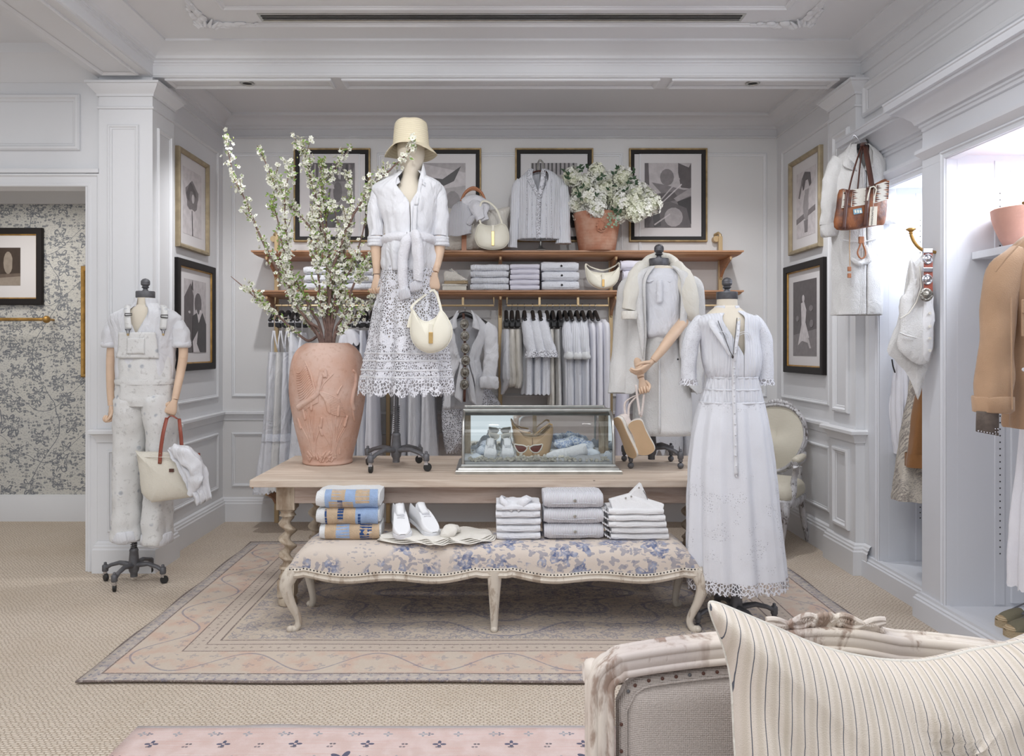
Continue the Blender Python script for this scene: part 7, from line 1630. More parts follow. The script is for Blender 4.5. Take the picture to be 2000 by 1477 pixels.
def branch(label,px,dY,seed,green):
    rnd=random.Random(seed); n=len(px); Y0=4.98
    ctrl=[]
    x0=vx+rnd.uniform(-.07,.07); ctrl.append((x0*.4+vx*.6,Y0,TZ+.25))
    for i,(a_,b_) in enumerate(px):
        f=(i/(n-1))**1.2; q=P(a_,b_,Y0+dY*f); ctrl.append(tuple(q))
    L=cr(ctrl,8); m=len(L); L=[tuple(Vector(p)+Vector((mn.noise(Vector((i*.3,seed,0))),mn.noise(Vector((i*.3,seed,5))),0))*.008) for i,p in enumerate(L)]
    r=[.0095*(1-i/(m-1))**.8+.0022 for i in range(m)]
    t=thing('blossom_branch',label,'branch',Vector(ctrl[0]))
    sg=G().tube(L,r,7); fg=G(); bg=G(); lg=G()
    def blossom(o,s_):
        d=Vector((rnd.uniform(-1,1),rnd.uniform(-1.3,.3),rnd.uniform(-.5,1))).normalized(); u=d.orthogonal().normalized(); v=d.cross(u); ph=rnd.random()*6
        for q in range(5):
            an=ph+q*2*PI/5; e=u*math.cos(an)+v*math.sin(an); f=u*math.cos(an+PI/2)+v*math.sin(an+PI/2)
            fg.add([o,o+e*s_*.6+f*s_*.44+d*s_*.25,o+e*s_+d*s_*.30,o+e*s_*.6-f*s_*.38+d*s_*.25],[(0,1,2,3)])
        bg.ball(o+d*s_*.15,s_*.18,5,3)
    def cluster(o,k,sp):
        for _ in range(k):
            p=Vector(o)+Vector((rnd.gauss(0,1),rnd.gauss(0,1),rnd.gauss(0,1)))*sp
            if rnd.random()<(.8 if not green else .12): blossom(p,rnd.uniform(.013,.020))
            else: bg.ball(p,.0045,5,3,(1,1,1.3))
            if rnd.random()<(.28 if not green else .9): leafm(lg,p,(rnd.uniform(-1,1),rnd.uniform(-1,.5),rnd.uniform(-.2,1)),(0,-1,0),rnd.uniform(.018,.034),.007)
    for i in range(14,m):
        if Vector(L[i]).z<vtop+.06: continue
        f=i/(m-1); dens=.80 if not green else .5
        if 7*math.sin(seed*3+f*11)>3.0: dens*=.45
        if rnd.random()<dens+.1*(f<.75): cluster(L[i],rnd.randint(2,7)+(3 if seed in (5,15,12,9) else 0),.016)
        if rnd.random()<.30:
            T=(Vector(L[min(i+1,m-1)])-Vector(L[i-1])).normalized(); d=(T+Vector((rnd.uniform(-1,1),rnd.uniform(-1,1),rnd.uniform(-.3,.6)))*.8).normalized(); ln=rnd.uniform(.05,.15)*(1.2-f*.6)
            q=[Vector(L[i]),Vector(L[i])+d*ln*.5+Vector((0,0,.005)),Vector(L[i])+d*ln+Vector((0,0,.02))]; sg.tube(q,[.003,.0024,.0014],5)
            for z in (.4,.7,1.0): cluster(q[0].lerp(q[2],z),rnd.randint(2,5),.011)
    sg.obj('stem',M['bark'],t,ang=70); fg.obj('blossoms',M['petal'],t,smooth=False,kind='stuff'); bg.obj('buds',M['bud'],t,kind='stuff')
    if lg.v: lg.obj('leaves',M['leaf'],t,smooth=False,kind='stuff')
for i,(lb,px,dY) in enumerate(BR): branch(lb,px,dY,i+1,i in (10,12))
# ================================================================ hanging display at the closet
def shirtdress():
    Yc=4.86; m_=M['linen']; X=P(1680,0,Yc).x
    t=thing('white_shirt_dress','white linen shirt dress hanging from the closet cornice behind the woven bag','dress',(X,Yc,1.8))
    rows=[(283,1662,1698,.03,0),(292,1652,1708,.05,0),(308,1637,1722,.075,.01),(325,1630,1729,.09,.02),(370,1628,1726,.10,.03),(440,1630,1724,.10,.04),(520,1632,1723,.10,.05),(606,1631,1722,.105,.06),(614,1632,1721,.105,.06)]
    zt=P(0,283,Yc).z; zv=P(0,345,Yc).z
    cloth(lv(Yc,rows),110,6,seed=6,wr=.010,ws=10,ks=((3,1,0),(5,.7,1),(9,.3,2)),gap=lambda z:.50*((z-zv)/(zt-zv))+.01 if z>zv else .01).obj('body',m_,t,ang=80,solid=.002)
    for s_ in (-1,1):
        A=[P(1680+s_*8,278,Yc+.05),P(1680+s_*18,280,Yc-.01),P(1680+s_*16,305,Yc-.06),P(1680+s_*6,335,Yc-.09)]; B=[P(1680+s_*10,284,Yc+.05),P(1680+s_*32,298,Yc-.01),P(1680+s_*34,322,Yc-.075),P(1680+s_*20,330,Yc-.10)]
        ribbon(A,B,5).obj('collar',m_,t,solid=.004)
    g=sleeve(G(),pts(Yc,[(1638,312),(1630,330),(1622,370),(1619,410),(1618,440)]),[.045,.056,.052,.050,.050],26,.8,6,.012,15,3,0); g.obj('sleeve',m_,t,ang=80)
    g=sleeve(G(),pts(Yc,[(1722,310),(1730,328),(1734,360),(1736,395),(1738,410)]),[.04,.05,.044,.040,.038],26,.8,6,.010,15,4,0); g.obj('sleeve',m_,t,ang=80)
    for x_,y_,r in ((1620,450,.052),(1738,425,.042)):
        c=P(x_,y_,Yc); g=G().tube([c+Vector((0,0,.04)),c+Vector((0,0,.03)),c,c-Vector((0,0,.03)),c-Vector((0,0,.04))],[r*.9,r*1.05,r*1.12,r*1.05,r*.8],30,.8,(0,1,0)); wrinkle(g,.014,28,x_).obj('rolled_cuff',m_,t,ang=80)
    L=[P(1688,330,Yc-.105),P(1686,400,Yc-.115),P(1684,500,Yc-.12),P(1680,614,Yc-.125)]; v=Vector((.002,0,0)); G().tube(L,.0025,5).obj('overlap_edge',m_,t)
    L=[P(1640,468,Yc-.105),P(1678,474,Yc-.12),P(1716,466,Yc-.11)]; G().tube(L,.004,6).obj('waist_seam',m_,t)
    L=[P(1660,505,Yc-.11),P(1678,514,Yc-.12),P(1697,505,Yc-.115),P(1690,480,Yc-.12)]; g=sleeve(G(),L,[.012,.018,.02,.012],14,.6,5,.008,30,4); g.obj('tie',m_,t,ang=80)
    h=thing('clothes_hanger','black hanger with dark hook under the white shirt dress','hanger',(X,Yc,2.8))
    G().tube(cr([tuple(P(1620,340,Yc)),tuple(P(1632,322,Yc)),tuple(P(1660,296,Yc)),tuple(P(1680,286,Yc)),tuple(P(1702,294,Yc)),tuple(P(1724,312,Yc))],4),.016,10,1.2,(0,0,1),round0=True,round1=True).obj('shoulder_bar',M['black'],h)
    G().tube(cr([tuple(P(1697,284,Yc-.02)),tuple(P(1692,270,Yc-.01)),tuple(P(1682,258,Yc)),tuple(P(1681,250,Yc+.01)),tuple(P(1686,246,Yc+.01)),tuple(P(1690,250,Yc+.01))],5),.006,8,round1=True).obj('hook',M['black'],h)
    G().tube(cr([tuple(P(1684,286,Yc)),tuple(P(1676,272,Yc+.02)),tuple(P(1668,264,Yc+.03)),tuple(P(1664,272,Yc+.04))],4),.003,6).obj('wire',M['chrome'],h)
    Yb=4.66
    b_=thing('woven_tote','patterned brown leather and woven tote hanging on the shirt dress','bag',P(1680,410,Yb))
    o=po([(1639,371),(1660,371),(1690,367),(1712,357),(1733,351),(1732,395),(1728,436),(1712,441),(1655,450),(1629,444),(1633,405)],(0,0),Yb); O_=closed_cr(o,3)
    puff(O_,(0,Yb,0),(1,0,0),(0,0,1),(0,-1,0),.045,.045).obj('body',M['bagbrown'],b_,ang=80)
    def pan(pl,m_,nm,h0=.040,h1=.046): return G().prism([(P(a,c,Yb).x,P(a,c,Yb).z) for a,c in pl],(0,Yb,0),(1,0,0),(0,0,1),(0,-1,0),h0,h1).obj(nm,m_,b_,smooth=False)
    lt=M['cream']
    pan([(1641,374),(1652,374),(1648,408),(1637,409)],lt,'woven_panel'); pan([(1660,373),(1693,369),(1688,402),(1655,407)],lt,'woven_panel'); pan([(1704,364),(1730,355),(1727,392),(1700,400)],lt,'woven_panel')
    for x0,x1,ya,yb_,n in ((1640,1650,374,408,8),(1659,1657,374,406,9),(1692,1689,370,402,9),(1705,1702,365,398,9),(1729,1727,356,392,9),(1651,1648,374,408,8)):
        s_=1 if x0 in (1640,1659,1705) else -1
        for k in range(n):
            y_=ya+(yb_-ya)*(k+.5)/n; xx=x0+(x1-x0)*(k+.5)/n; w2=(yb_-ya)/n*.5; ln=(9,13,7)[k%3]
            pan([(xx,y_-w2),(xx+s_*ln*(.8 if x0!=1640 else .55),y_),(xx,y_+w2)],M['leatherbrown'] if k%2 else M['bagbrown'],'serration',.046,.0475)
    for A,B,wd in (((1655,371),(1648,448),.010),((1696,367),(1690,443),.012)):
        L=[P(*A,Yb-.05),P((A[0]+B[0])/2,(A[1]+B[1])/2,Yb-.054),P(*B,Yb-.042)]; v=Vector((wd,0,0)); ribbon([p-v for p in L],[p+v for p in L]).obj('strap_base',M['leatherbrown'],b_,solid=.004)
    for A,wd,dy in (([(1690,284),(1694,310),(1699,340),(1703,366)],.016,-.05),([(1683,284),(1672,318),(1663,350),(1658,372)],.005,-.03),([(1685,284),(1680,320),(1677,350),(1675,370)],.004,.03),([(1690,280),(1687,279),(1683,284)],.012,-.02)):
        L=[P(a,c,Yb+dy*(k/(len(A)-1))+(Yc-.10-Yb)*(1-k/(len(A)-1))) for k,(a,c) in enumerate(A)]; v=Vector((wd,0,0)); ribbon([p-v for p in L],[p+v for p in L]).obj('handle',M['leatherbrown'],b_,solid=.004)
    pan([(1659,412),(1675,409),(1677,419),(1660,422)],M['turq'],'turquoise_patch',.046,.050)
    for q in range(3): pan([(1661+5*q,413.5),(1664+5*q,413),(1665+5*q,418.5),(1662+5*q,419)],M['leatherwhite'],'patch_bead',.050,.052)
    tg=thing('paper_tag','narrow cream paper tag hanging on the woven tote','tag',P(1706,420,Yb-.06))
    c0=[(1700,404),(1714,403),(1712,440),(1697,441)]
    G().prism([(P(a,c,Yb-.06).x,P(a,c,Yb-.06).z) for a,c in c0],(0,Yb-.058,0),(1,0,0),(0,0,1),(0,-1,0),0,.002).obj('card',M['paper'],tg,smooth=False)
    G().tube([P(1706,405,Yb-.06),P(1706,384,Yb-.062),P(1707,368,Yb-.058)],.0015,5).obj('cord',M['ivory'],tg)
    for k,(a,c) in enumerate(((1700,366),(1712,370))): G().tube([P(1707,364,Yb-.06),P(a,c,Yb-.065),P(a-4,c+14,Yb-.065),P(a-6,c+26,Yb-.062)],.004,6).obj('cord_bow',M['leatherwhite'],tg)
    txt=D.curves.new('tag_lettering','FONT'); txt.body='HANDCRAFTED'; txt.size=.0155; txt.align_x='CENTER'; txt.align_y='CENTER'; txt.extrude=.0003; txt.materials.append(M['ink'])
    to=D.objects.new('tmp',txt); COL.objects.link(to); me=D.meshes.new_from_object(to.evaluated_get(bpy.context.evaluated_depsgraph_get())); D.objects.remove(to)
    to=D.objects.new('lettering',me); COL.objects.link(to); p=P(1704,422,Yb-.0615); to.location=(p.x,Yb-.0612,p.z); to.rotation_euler=(PI/2,-PI/2+.08,0); to.parent=tg; to.matrix_parent_inverse=wm(tg).inverted()
    l=thing('leather_loop','brown leather loop hanging in front of the shirt dress','keyring',P(1683,480,Yc-.14))
    G().tube(cr([tuple(P(a,c,Yc-.14)) for a,c in ((1681,464),(1680,478),(1675,492),(1678,502),(1684,505),(1690,500),(1690,490),(1686,478),(1685,464))],4),.0065,8,.7).obj('loop',M['caramel'],l)
    a_,b2=P(1678,462,Yc-.145),P(1686,476,Yc-.135); G().box(a_.x,b2.x,Yc-.148,Yc-.132,b2.z,a_.z).obj('loop_wrap',M['caramel'],l,smooth=False,bevel=.003)
    G().tube([P(1660,448,Yc-.13),P(1659,480,Yc-.13),P(1660,520,Yc-.13)],.003,6).obj('cord',M['leathertan'],l)
    for y_ in (521,534): a_,b2=P(1656,y_,Yc-.135),P(1661,y_+9,Yc-.125); G().box(a_.x,b2.x,Yc-.138,Yc-.126,b2.z,a_.z).obj('toggle',M['caramel'],l,smooth=False,bevel=.002)
shirtdress()
def brasshook(label,p0,L,Yh):
    h=thing('brass_hook',label,'hook',p0)
    G().tube(cr(L,4),[.009]*((len(L)-1)*4+1),10).obj('arm',M['gold'],h); e=Vector(L[-1])
    G().lathe([(.008,0),(.011,.006),(.008,.012),(.016,.020),(.024,.024),(.024,.030),(.012,.036),(.001,.038)],e,16,ax=(0,0,1)).obj('knob',M['gold'],h)
    return h
def vest():
    Yc=4.13; m_=M['linen']
    brasshook('curved brass hook on the near closet stile holding the linen vest',P(1803,489,Yc+.05),[(2.385,Yc+.02,P(0,492,Yc).z),tuple(P(1804,489,Yc+.01)),tuple(P(1794,483,Yc)),tuple(P(1785,472,Yc)),tuple(P(1779,458,Yc))],Yc)
    t=thing('linen_vest','cream linen vest with pointed fronts hanging from the closet hook','vest',P(1785,600,Yc))
    def sheet(pl,nm,dy,seed,th=.02,mm=None):
        o=closed_cr(po(pl,(0,0),Yc+dy),3); g=puff(o,(0,Yc+dy,0),(1,0,0),(0,0,1),(0,-1,0),th,th,m=4); wrinkle(g,.010,14,seed); wrinkle(g,.004,45,seed); g.obj(nm,mm or m_,t,ang=80)
    sheet([(1776,508),(1788,512),(1806,500),(1812,560),(1822,600),(1824,680),(1808,730),(1792,780),(1782,750),(1757,712),(1731,686),(1744,650),(1756,618)],'back',.03,1,.018)
    sheet([(1777,509),(1790,520),(1804,512),(1812,560),(1806,620),(1818,690),(1796,714),(1755,682),(1755,640),(1757,585),(1766,572),(1775,545)],'front_panel',-.02,3,.022)
    sheet([(1806,560),(1820,572),(1825,600),(1823,640),(1821,684),(1806,705),(1800,650),(1802,600)],'front_panel',-.03,5,.016,M['denimwhite'])
    G().tube([P(1796,520,Yc-.05),P(1800,560,Yc-.055),P(1790,590,Yc-.055),P(1775,612,Yc-.055),P(1758,622,Yc-.05)],.003,6).obj('yoke_piping',M['cream'],t)
    G().tube([P(1757,650,Yc-.052),P(1772,656,Yc-.056),P(1790,660,Yc-.054)],.005,6).obj('pocket_welt',m_,t)
    for y_ in (612,638,661,685): G().lathe([(.008,0),(.008,-.004),(.0005,-.005)],P(1816,y_,Yc-.052),12,ax=(0,1,0)).obj('button',M['cream'],t)
    b_=thing('studded_belt','brown leather belt with silver discs hanging over the linen vest','belt',P(1811,540,Yc-.08))
    a_,c=P(1804,488,Yc-.07),P(1821,582,Yc-.07); G().box(a_.x,c.x,Yc-.075,Yc-.069,c.z,a_.z).obj('strap',M['leatherred'],b_,smooth=False,bevel=.002)
    for x_,y_,r in ((1812,506,.028),(1811,546,.028),(1809,576,.036)):
        c=P(x_,y_,Yc-.078); G().lathe([(r,0),(r,.002),(r*.8,.006),(r*.6,.004),(r*.35,.012),(.0005,.014)],c,24,ax=(0,-1,0)).obj('silver_disc',M['conch'] if y_>570 else M['chrome'],b_,ang=50)
    for y_ in (490,527): c=P(1812,y_,Yc-.078); G().box(c.x-.026,c.x+.026,c.y-.004,c.y+.003,c.z-.012,c.z+.012).obj('silver_bar',M['chrome'],b_,smooth=False,bevel=.003)
vest()
# clothes inside the far closet bay
G().tube([(2.62,4.37,1.60),(2.62,4.89,1.60)],.012,10).obj('closet_rod',M['rail'],c1)
def closetg(name,label,cat,rows,m_,Yc,seed,hem=0,ks=None):
    t=thing(name,label,cat,P((rows[0][1]+rows[0][2])/2,rows[-1][0],Yc)); kk=ks or ((5,1,0),(8,.6,1),(3,.5,2))
    cloth(lv(Yc,rows),80,6,seed=seed,wr=.006,ks=kk,hem=hem,hk=10,cap0=True).obj('body',M[m_],t,ang=80); return t
closetg('pleated_skirt','pale pleated skirt at the left of the far closet bay','skirt',[(660,1752,1775,.04,0),(717,1750,1782,.06,.04),(790,1745,1788,.09,.10),(850,1749,1786,.09,.10),(888,1754,1784,.09,.08)],'gauze',4.80,1,ks=((13,1,0),(17,.5,1)))
closetg('floral_skirt','long floral print skirt below the brown suede jacket','skirt',[(690,1786,1812,.05,0),(760,1778,1822,.07,.03),(850,1762,1830,.10,.05),(920,1752,1832,.11,.06),(976,1744,1836,.12,.07)],'floral',4.64,2)
closetg('suede_jacket','brown suede jacket hanging in the far closet bay','jacket',[(660,1806,1830,.05,0),(730,1800,1836,.07,.02),(800,1786,1840,.08,.03),(880,1776,1842,.08,.04),(900,1772,1843,.08,.04),(911,1772,1843,.08,.04)],'suedebrown',4.50,3)
g=cloth(lv(4.5,[(886,1773,1843,.086,.04),(896,1772,1844,.088,.04),(912,1771,1844,.088,.04)]),60,3,seed=3,wr=.004).obj('hem_band',M['suedebrown'],D.objects['suede_jacket'],ang=80)
t=thing('black_strap','black strap tag hanging by the pleated skirt in the closet','strap',P(1748,710,4.7)); G().tube([P(1742,702,4.75),P(1744,715,4.75),P(1748,728,4.75)],.007,8,.5).obj('strap_tab',M['black'],t)
# bowl on the closet shelf
t=thing('clay_bowl','rough pink clay bowl on the near closet shelf','bowl',(2.70,3.85,2.007)); 
G().lathe([(.10,0),(.115,.004),(.14,.05),(.163,.11),(.176,.16),(.18,.195),(.172,.20),(.165,.19),(.15,.12),(.11,.03),(.02,.02)],(2.705,3.86,2.007),48).obj('shell',M['bowl'],t,ang=60)
# tan jacket
def tanj():
    Yc=3.25; t=thing('tan_suede_jacket','tan suede jacket with a studded leather cuff hanging at the right edge','jacket',P(2040,700,Yc)); m_=M['suede']; X=2042
    rows=[(455,2010,2074,.05,0),(472,1990,2094,.08,0),(500,1968,2116,.10,.0),(535,1958,2126,.12,.01),(640,1970,2114,.125,.02),(740,1974,2110,.125,.03),(800,1972,2112,.13,.04),(828,1972,2112,.13,.04),(836,1974,2110,.125,.03)]
    cloth(lv(Yc,rows),90,6,seed=2,wr=.009,ws=8,cap0=True).obj('body',m_,t,ang=80)
    g=sleeve(G(),[P(1992,500,Yc),P(1962,540,Yc-.02),P(1951,600,Yc-.03),P(1946,680,Yc-.05),P(1940,760,Yc-.06),P(1939,800,Yc-.065)],[.06,.075,.070,.068,.074,.076],32,.8,7,.009,9,5,0); g.obj('sleeve',m_,t,ang=80)
    g=sleeve(G(),[P(2092,500,Yc),P(2122,540,Yc),P(2135,640,Yc),P(2140,790,Yc)],[.06,.075,.068,.07],24,.8,6,.009,9,6,0); g.obj('sleeve',m_,t,ang=80)
    c=P(1939,790,Yc-.065); g=G().tube([c+Vector((0,0,.034)),c+Vector((0,0,.030)),c-Vector((-.002,0,.028)),c-Vector((-.002,0,.034))],[.077,.081,.079,.070],32,.8,(0,1,0)); wrinkle(g,.004,20,1).obj('cuff_band',m_,t,ang=60)
    for a_,b_ in (((1960,545),(1985,470)),): G().tube([P(1944,531,Yc-.095),P(1965,505,Yc-.11),P(1988,480,Yc-.10),P(2004,462,Yc-.08)],.004,6).obj('shoulder_seam',m_,t)
    G().tube([P(1975,580,Yc-.13),P(1976,700,Yc-.13),P(1977,800,Yc-.13)],.003,6).obj('side_seam',m_,t)
    G().prism([(0,0),(.12,.0),(.12,-.05),(.07,-.075),(.0,-.055)],P(1994,585,Yc-.13),(1,0,0),(0,0,1),(0,-1,0),0,.008).obj('pocket_flap',m_,t,bevel=.003,smooth=False)
    G().prism([(0,0),(.14,.0),(.14,-.14),(.0,-.14)],P(1994,590,Yc-.128),(1,0,0),(0,0,1),(0,-1,0),0,.005).obj('pocket',m_,t,bevel=.003,smooth=False)
    G().lathe([(.008,0),(.008,-.004),(.0005,-.005)],P(1999,722,Yc-.14),12,ax=(0,1,0)).obj('snap_button',M['cotton'],t)
    s=thing('leather_gauntlet','dark leather strap end with metal studs below the tan cuff','cuff',P(1930,828,Yc))
    g=G(); A=[P(1908,803,Yc-.10),P(1907,825,Yc-.10),P(1907,843,Yc-.10)]; B=[P(1950,806,Yc-.11),P(1950,832,Yc-.11),P(1949,851,Yc-.10)]
    ribbon(A,B,4).obj('band',M['darkdenim'],s,solid=.01,ang=60)
    for k in range(7): G().ball(P(1911+k*5.6,842+k*1.0,Yc-.112),.0035,7,5).obj('stud',M['chrome'],s)
    for k in range(4): G().ball(P(1944+(k%2)*5,838+k//2*6,Yc-.114),.0035,7,5).obj('stud',M['chrome'],s)
    w2=thing('white_gauze_dress','white gauze dress hanging under the tan jacket at the right edge','dress',P(2050,900,3.40))
    cloth(lv(3.40,[(480,2030,2070,.03,0),(700,2004,2096,.06,.03),(860,2000,2102,.08,.05),(1000,1990,2112,.11,.07),(1080,1985,2118,.12,.08),(1150,1984,2120,.12,.09)]),90,6,seed=8,wr=.006,hem=.012,hk=30,cap0=True).obj('body',M['gauze'],w2,ang=80)
    brasshook('brass hook at the right edge above the tan jacket',P(2000,400,3.3),[(2.385,3.32,P(0,452,3.3).z),(2.34,3.30,P(0,450,3.3).z),(2.29,3.28,P(0,430,3.3).z),(2.275,3.27,P(0,408,3.27).z)],3.3)
tanj()
# olive espadrilles
def wedge(label,toe,Ys,L=.25):
    p=P(toe[0],toe[1],Ys); z0=.1405; t=thing('olive_espadrille',label,'shoe',(p.x,Ys,z0),'olive espadrilles on the closet floor')
    out=closed_cr([(L*a_,.046*b_) for a_,b_ in ((0,.0),(.05,.65),(.2,1.0),(.45,.75),(.7,.7),(.93,.6),(1,0),(.93,-.6),(.7,-.7),(.45,-.75),(.2,-1.0),(.05,-.65))],3); O=(p.x,Ys,z0)
    R=[[(O[0]+x,O[1]+y,z0+h*(1+.5*x/L)) for x,y in out] for h in (0,.008,.016,.024,.030)]
    G().loft(R,True,True,True).obj('rope_sole',M['sole'],t,ang=50)
    def sec(a_,hw,zt): 
        ring=[]
        for k in range(13): q=PI*k/12; ring.append((O[0]+L*a_,O[1]+.045*hw*math.cos(q),z0+.030*(1+.5*a_)+zt*math.sin(q)**.8))
        return ring
    G().loft([sec(*s_) for s_ in cr([(.10,.80,.010),(.18,.98,.030),(.30,.96,.044),(.42,.86,.050),(.48,.82,.050)],4)],False).obj('toe_upper',M['khaki'],t,solid=.003,ang=80)
    G().loft([sec(*s_) for s_ in cr([(.005,.20,.006),(.05,.62,.016),(.12,.86,.020)],3)],False).obj('toe_cap',M['sole'],t,solid=.002,ang=80)
    g=G(); L2=[(O[0]+L*.40,O[1]-.036,z0+.07),(O[0]+L*.6,O[1]-.03,z0+.11),(O[0]+L*.85,O[1],z0+.135),(O[0]+L*.95,O[1]+.02,z0+.12)]; g.tube(L2,.008,8,.3).obj('ankle_strap',M['iron'],t)
    L2=[(O[0]+L*.40,O[1]+.036,z0+.07),(O[0]+L*.62,O[1]+.03,z0+.10),(O[0]+L*.85,O[1]-.01,z0+.12)]; G().tube(L2,.008,8,.3).obj('ankle_strap',M['iron'],t)
    for k in range(9): G().ball((O[0]+L*(.1+.045*k),O[1]-.045*min(1,.7+.06*k),z0+.034+.001*k),.003,6,4).obj('stitch',M['ivory'],t)
wedge('olive canvas espadrille on the closet floor, the farther one',(1946,1222),3.76)
wedge('olive canvas espadrille on the closet floor, the nearer one',(1962,1236),3.63)
# ================================================================ armchair
def armchair():
    cx,cy,th=2.055,5.87,math.radians(42); Mx=Matrix.Translation((cx,cy,0))@Matrix.Rotation(-th,4,'Z')  # local front = -y
    t=thing('french_armchair','oval-backed french armchair with silvered frame and cream linen, behind the long dress','armchair',(cx,cy,0)); w_=M['chairpaint']; u=M['linenup2']
    bc=Vector((0,.235,.80))
    def ov(a_,rx,rz,o=0): 
        sx=math.cos(a_); sz=math.sin(a_); z=rz*math.copysign(abs(sz)**.9,sz); x=rx*math.copysign(abs(sx)**.85,sx)*(1 if z>0 else 1-.22*min(1,-z/rz))
        return Vector((x,bc.y+.12*(z/rz)*.5+o,bc.z+z))
    n=60; ring=[ov(2*PI*k/n,.235,.255) for k in range(n+1)]
    for rr,of in ((.020,0),(.009,-.020)):
        G().tube([p+Vector((0,of,0)) for p in ring],rr,10).xf(Mx).obj('back_frame',w_,t)
    R=[]
    for s_ in (1,.9,.6,.3,.02): R.append([ov(2*PI*k/40,.222*s_,.242*s_,-.012-.030*(1-s_**2)) for k in range(40)])
    G().loft(R,True,False,True).xf(Mx).obj('back_cushion',u,t,ang=80)
    R=[]
    for s_ in (1,.5,.02): R.append([ov(2*PI*k/40,.222*s_,.242*s_,.015+.01*(1-s_**2)) for k in range(40)][::-1])
    G().loft(R,True,False,True).xf(Mx).obj('back_outer',u,t,ang=80)
    g=G(); random.seed(4)
    for k in range(17): q=(k-8)/8; p=ov(PI/2-q*.55,.235,.262); g.ball(p+Vector((0,-.008,.010+.012*(1-abs(q)))),.011+.008*(1-abs(q)),8,5,(1,.8,1))
    wrinkle(g,.006,60,1).xf(Mx).obj('carved_crest',w_,t)
    # seat
    out=closed_cr([(-.27,-.25),(-.14,-.285),(0,-.295),(.14,-.285),(.27,-.25),(.285,-.1),(.26,.1),(.21,.24),(0,.25),(-.21,.24),(-.26,.1),(-.285,-.1)],4)
    R=[]
    for s_,z in ((1,.40),(1.02,.43),(1.0,.47),(.93,.50),(.75,.52),(.4,.53),(.05,.532)): R.append([(x*s_,y*s_,z) for x,y in out])
    G().loft(R,True,True,True).xf(Mx).obj('seat_cushion',u,t,ang=80)
    R=[]
    for o_,z in ((1.0,.405),(1.04,.395),(1.045,.375),(1.03,.36),(1.0,.345),(.93,.345),(.93,.405)): R.append([(x*o_,y*o_,z-.012*math.cos(x*16)*(y<-.2)) for x,y in out])
    G().loft(R,True).xf(Mx).obj('seat_rail',w_,t,ang=60)
    for s_ in (-1,1):
        L=[(.255,-.255,.385,.038),(.270,-.275,.33,.036),(.265,-.275,.24,.026),(.250,-.262,.12,.018),(.250,-.262,.05,.016),(.262,-.275,.02,.022)]; L=cr(L,5)
        G().tube([(s_*a,b,c) for a,b,c,r in L],[l[3] for l in L],14,rf=lambda t_,a:1+.07*math.cos(5*a)).xf(Mx).obj('leg',w_,t)
        L=cr([(.20,.22,.385,.026),(.21,.25,.22,.022),(.22,.28,.10,.018),(.225,.31,.012,.018)],5)
        G().tube([(s_*a,b,c) for a,b,c,r in L],[l[3] for l in L],12).xf(Mx).obj('leg',w_,t)
        L=cr([(.27,-.17,.39,.030),(.285,-.15,.46,.026),(.275,-.10,.55,.020),(.295,-.12,.62,.022),(.30,-.15,.655,.026)],5)
        G().tube([(s_*a,b,c) for a,b,c,r in L],[l[3] for l in L],12,rf=lambda t_,a:1+.08*math.cos(4*a)).xf(Mx).obj('arm_support',w_,t)
        L=cr([(.30,-.155,.66,.022),(.30,-.05,.672,.018),(.275,.09,.675,.017),(.235,.21,.70,.018)],5)
        G().tube([(s_*a,b,c) for a,b,c,r in L],[l[3] for l in L],12).xf(Mx).obj('arm_rail',w_,t)
        G().tube([(s_*.30,-.13,.69),(s_*.295,-.05,.695),(s_*.275,.07,.695)],[.030,.034,.028],14,.8,round0=True,round1=True).xf(Mx).obj('arm_pad',u,t)
    for a in (-.2,.2): G().tube([ (a,.235,.40),(a*1.02,.19,.50),(a*1.05,.18,.60)],.02,10).xf(Mx).obj('back_post',w_,t)
armchair()
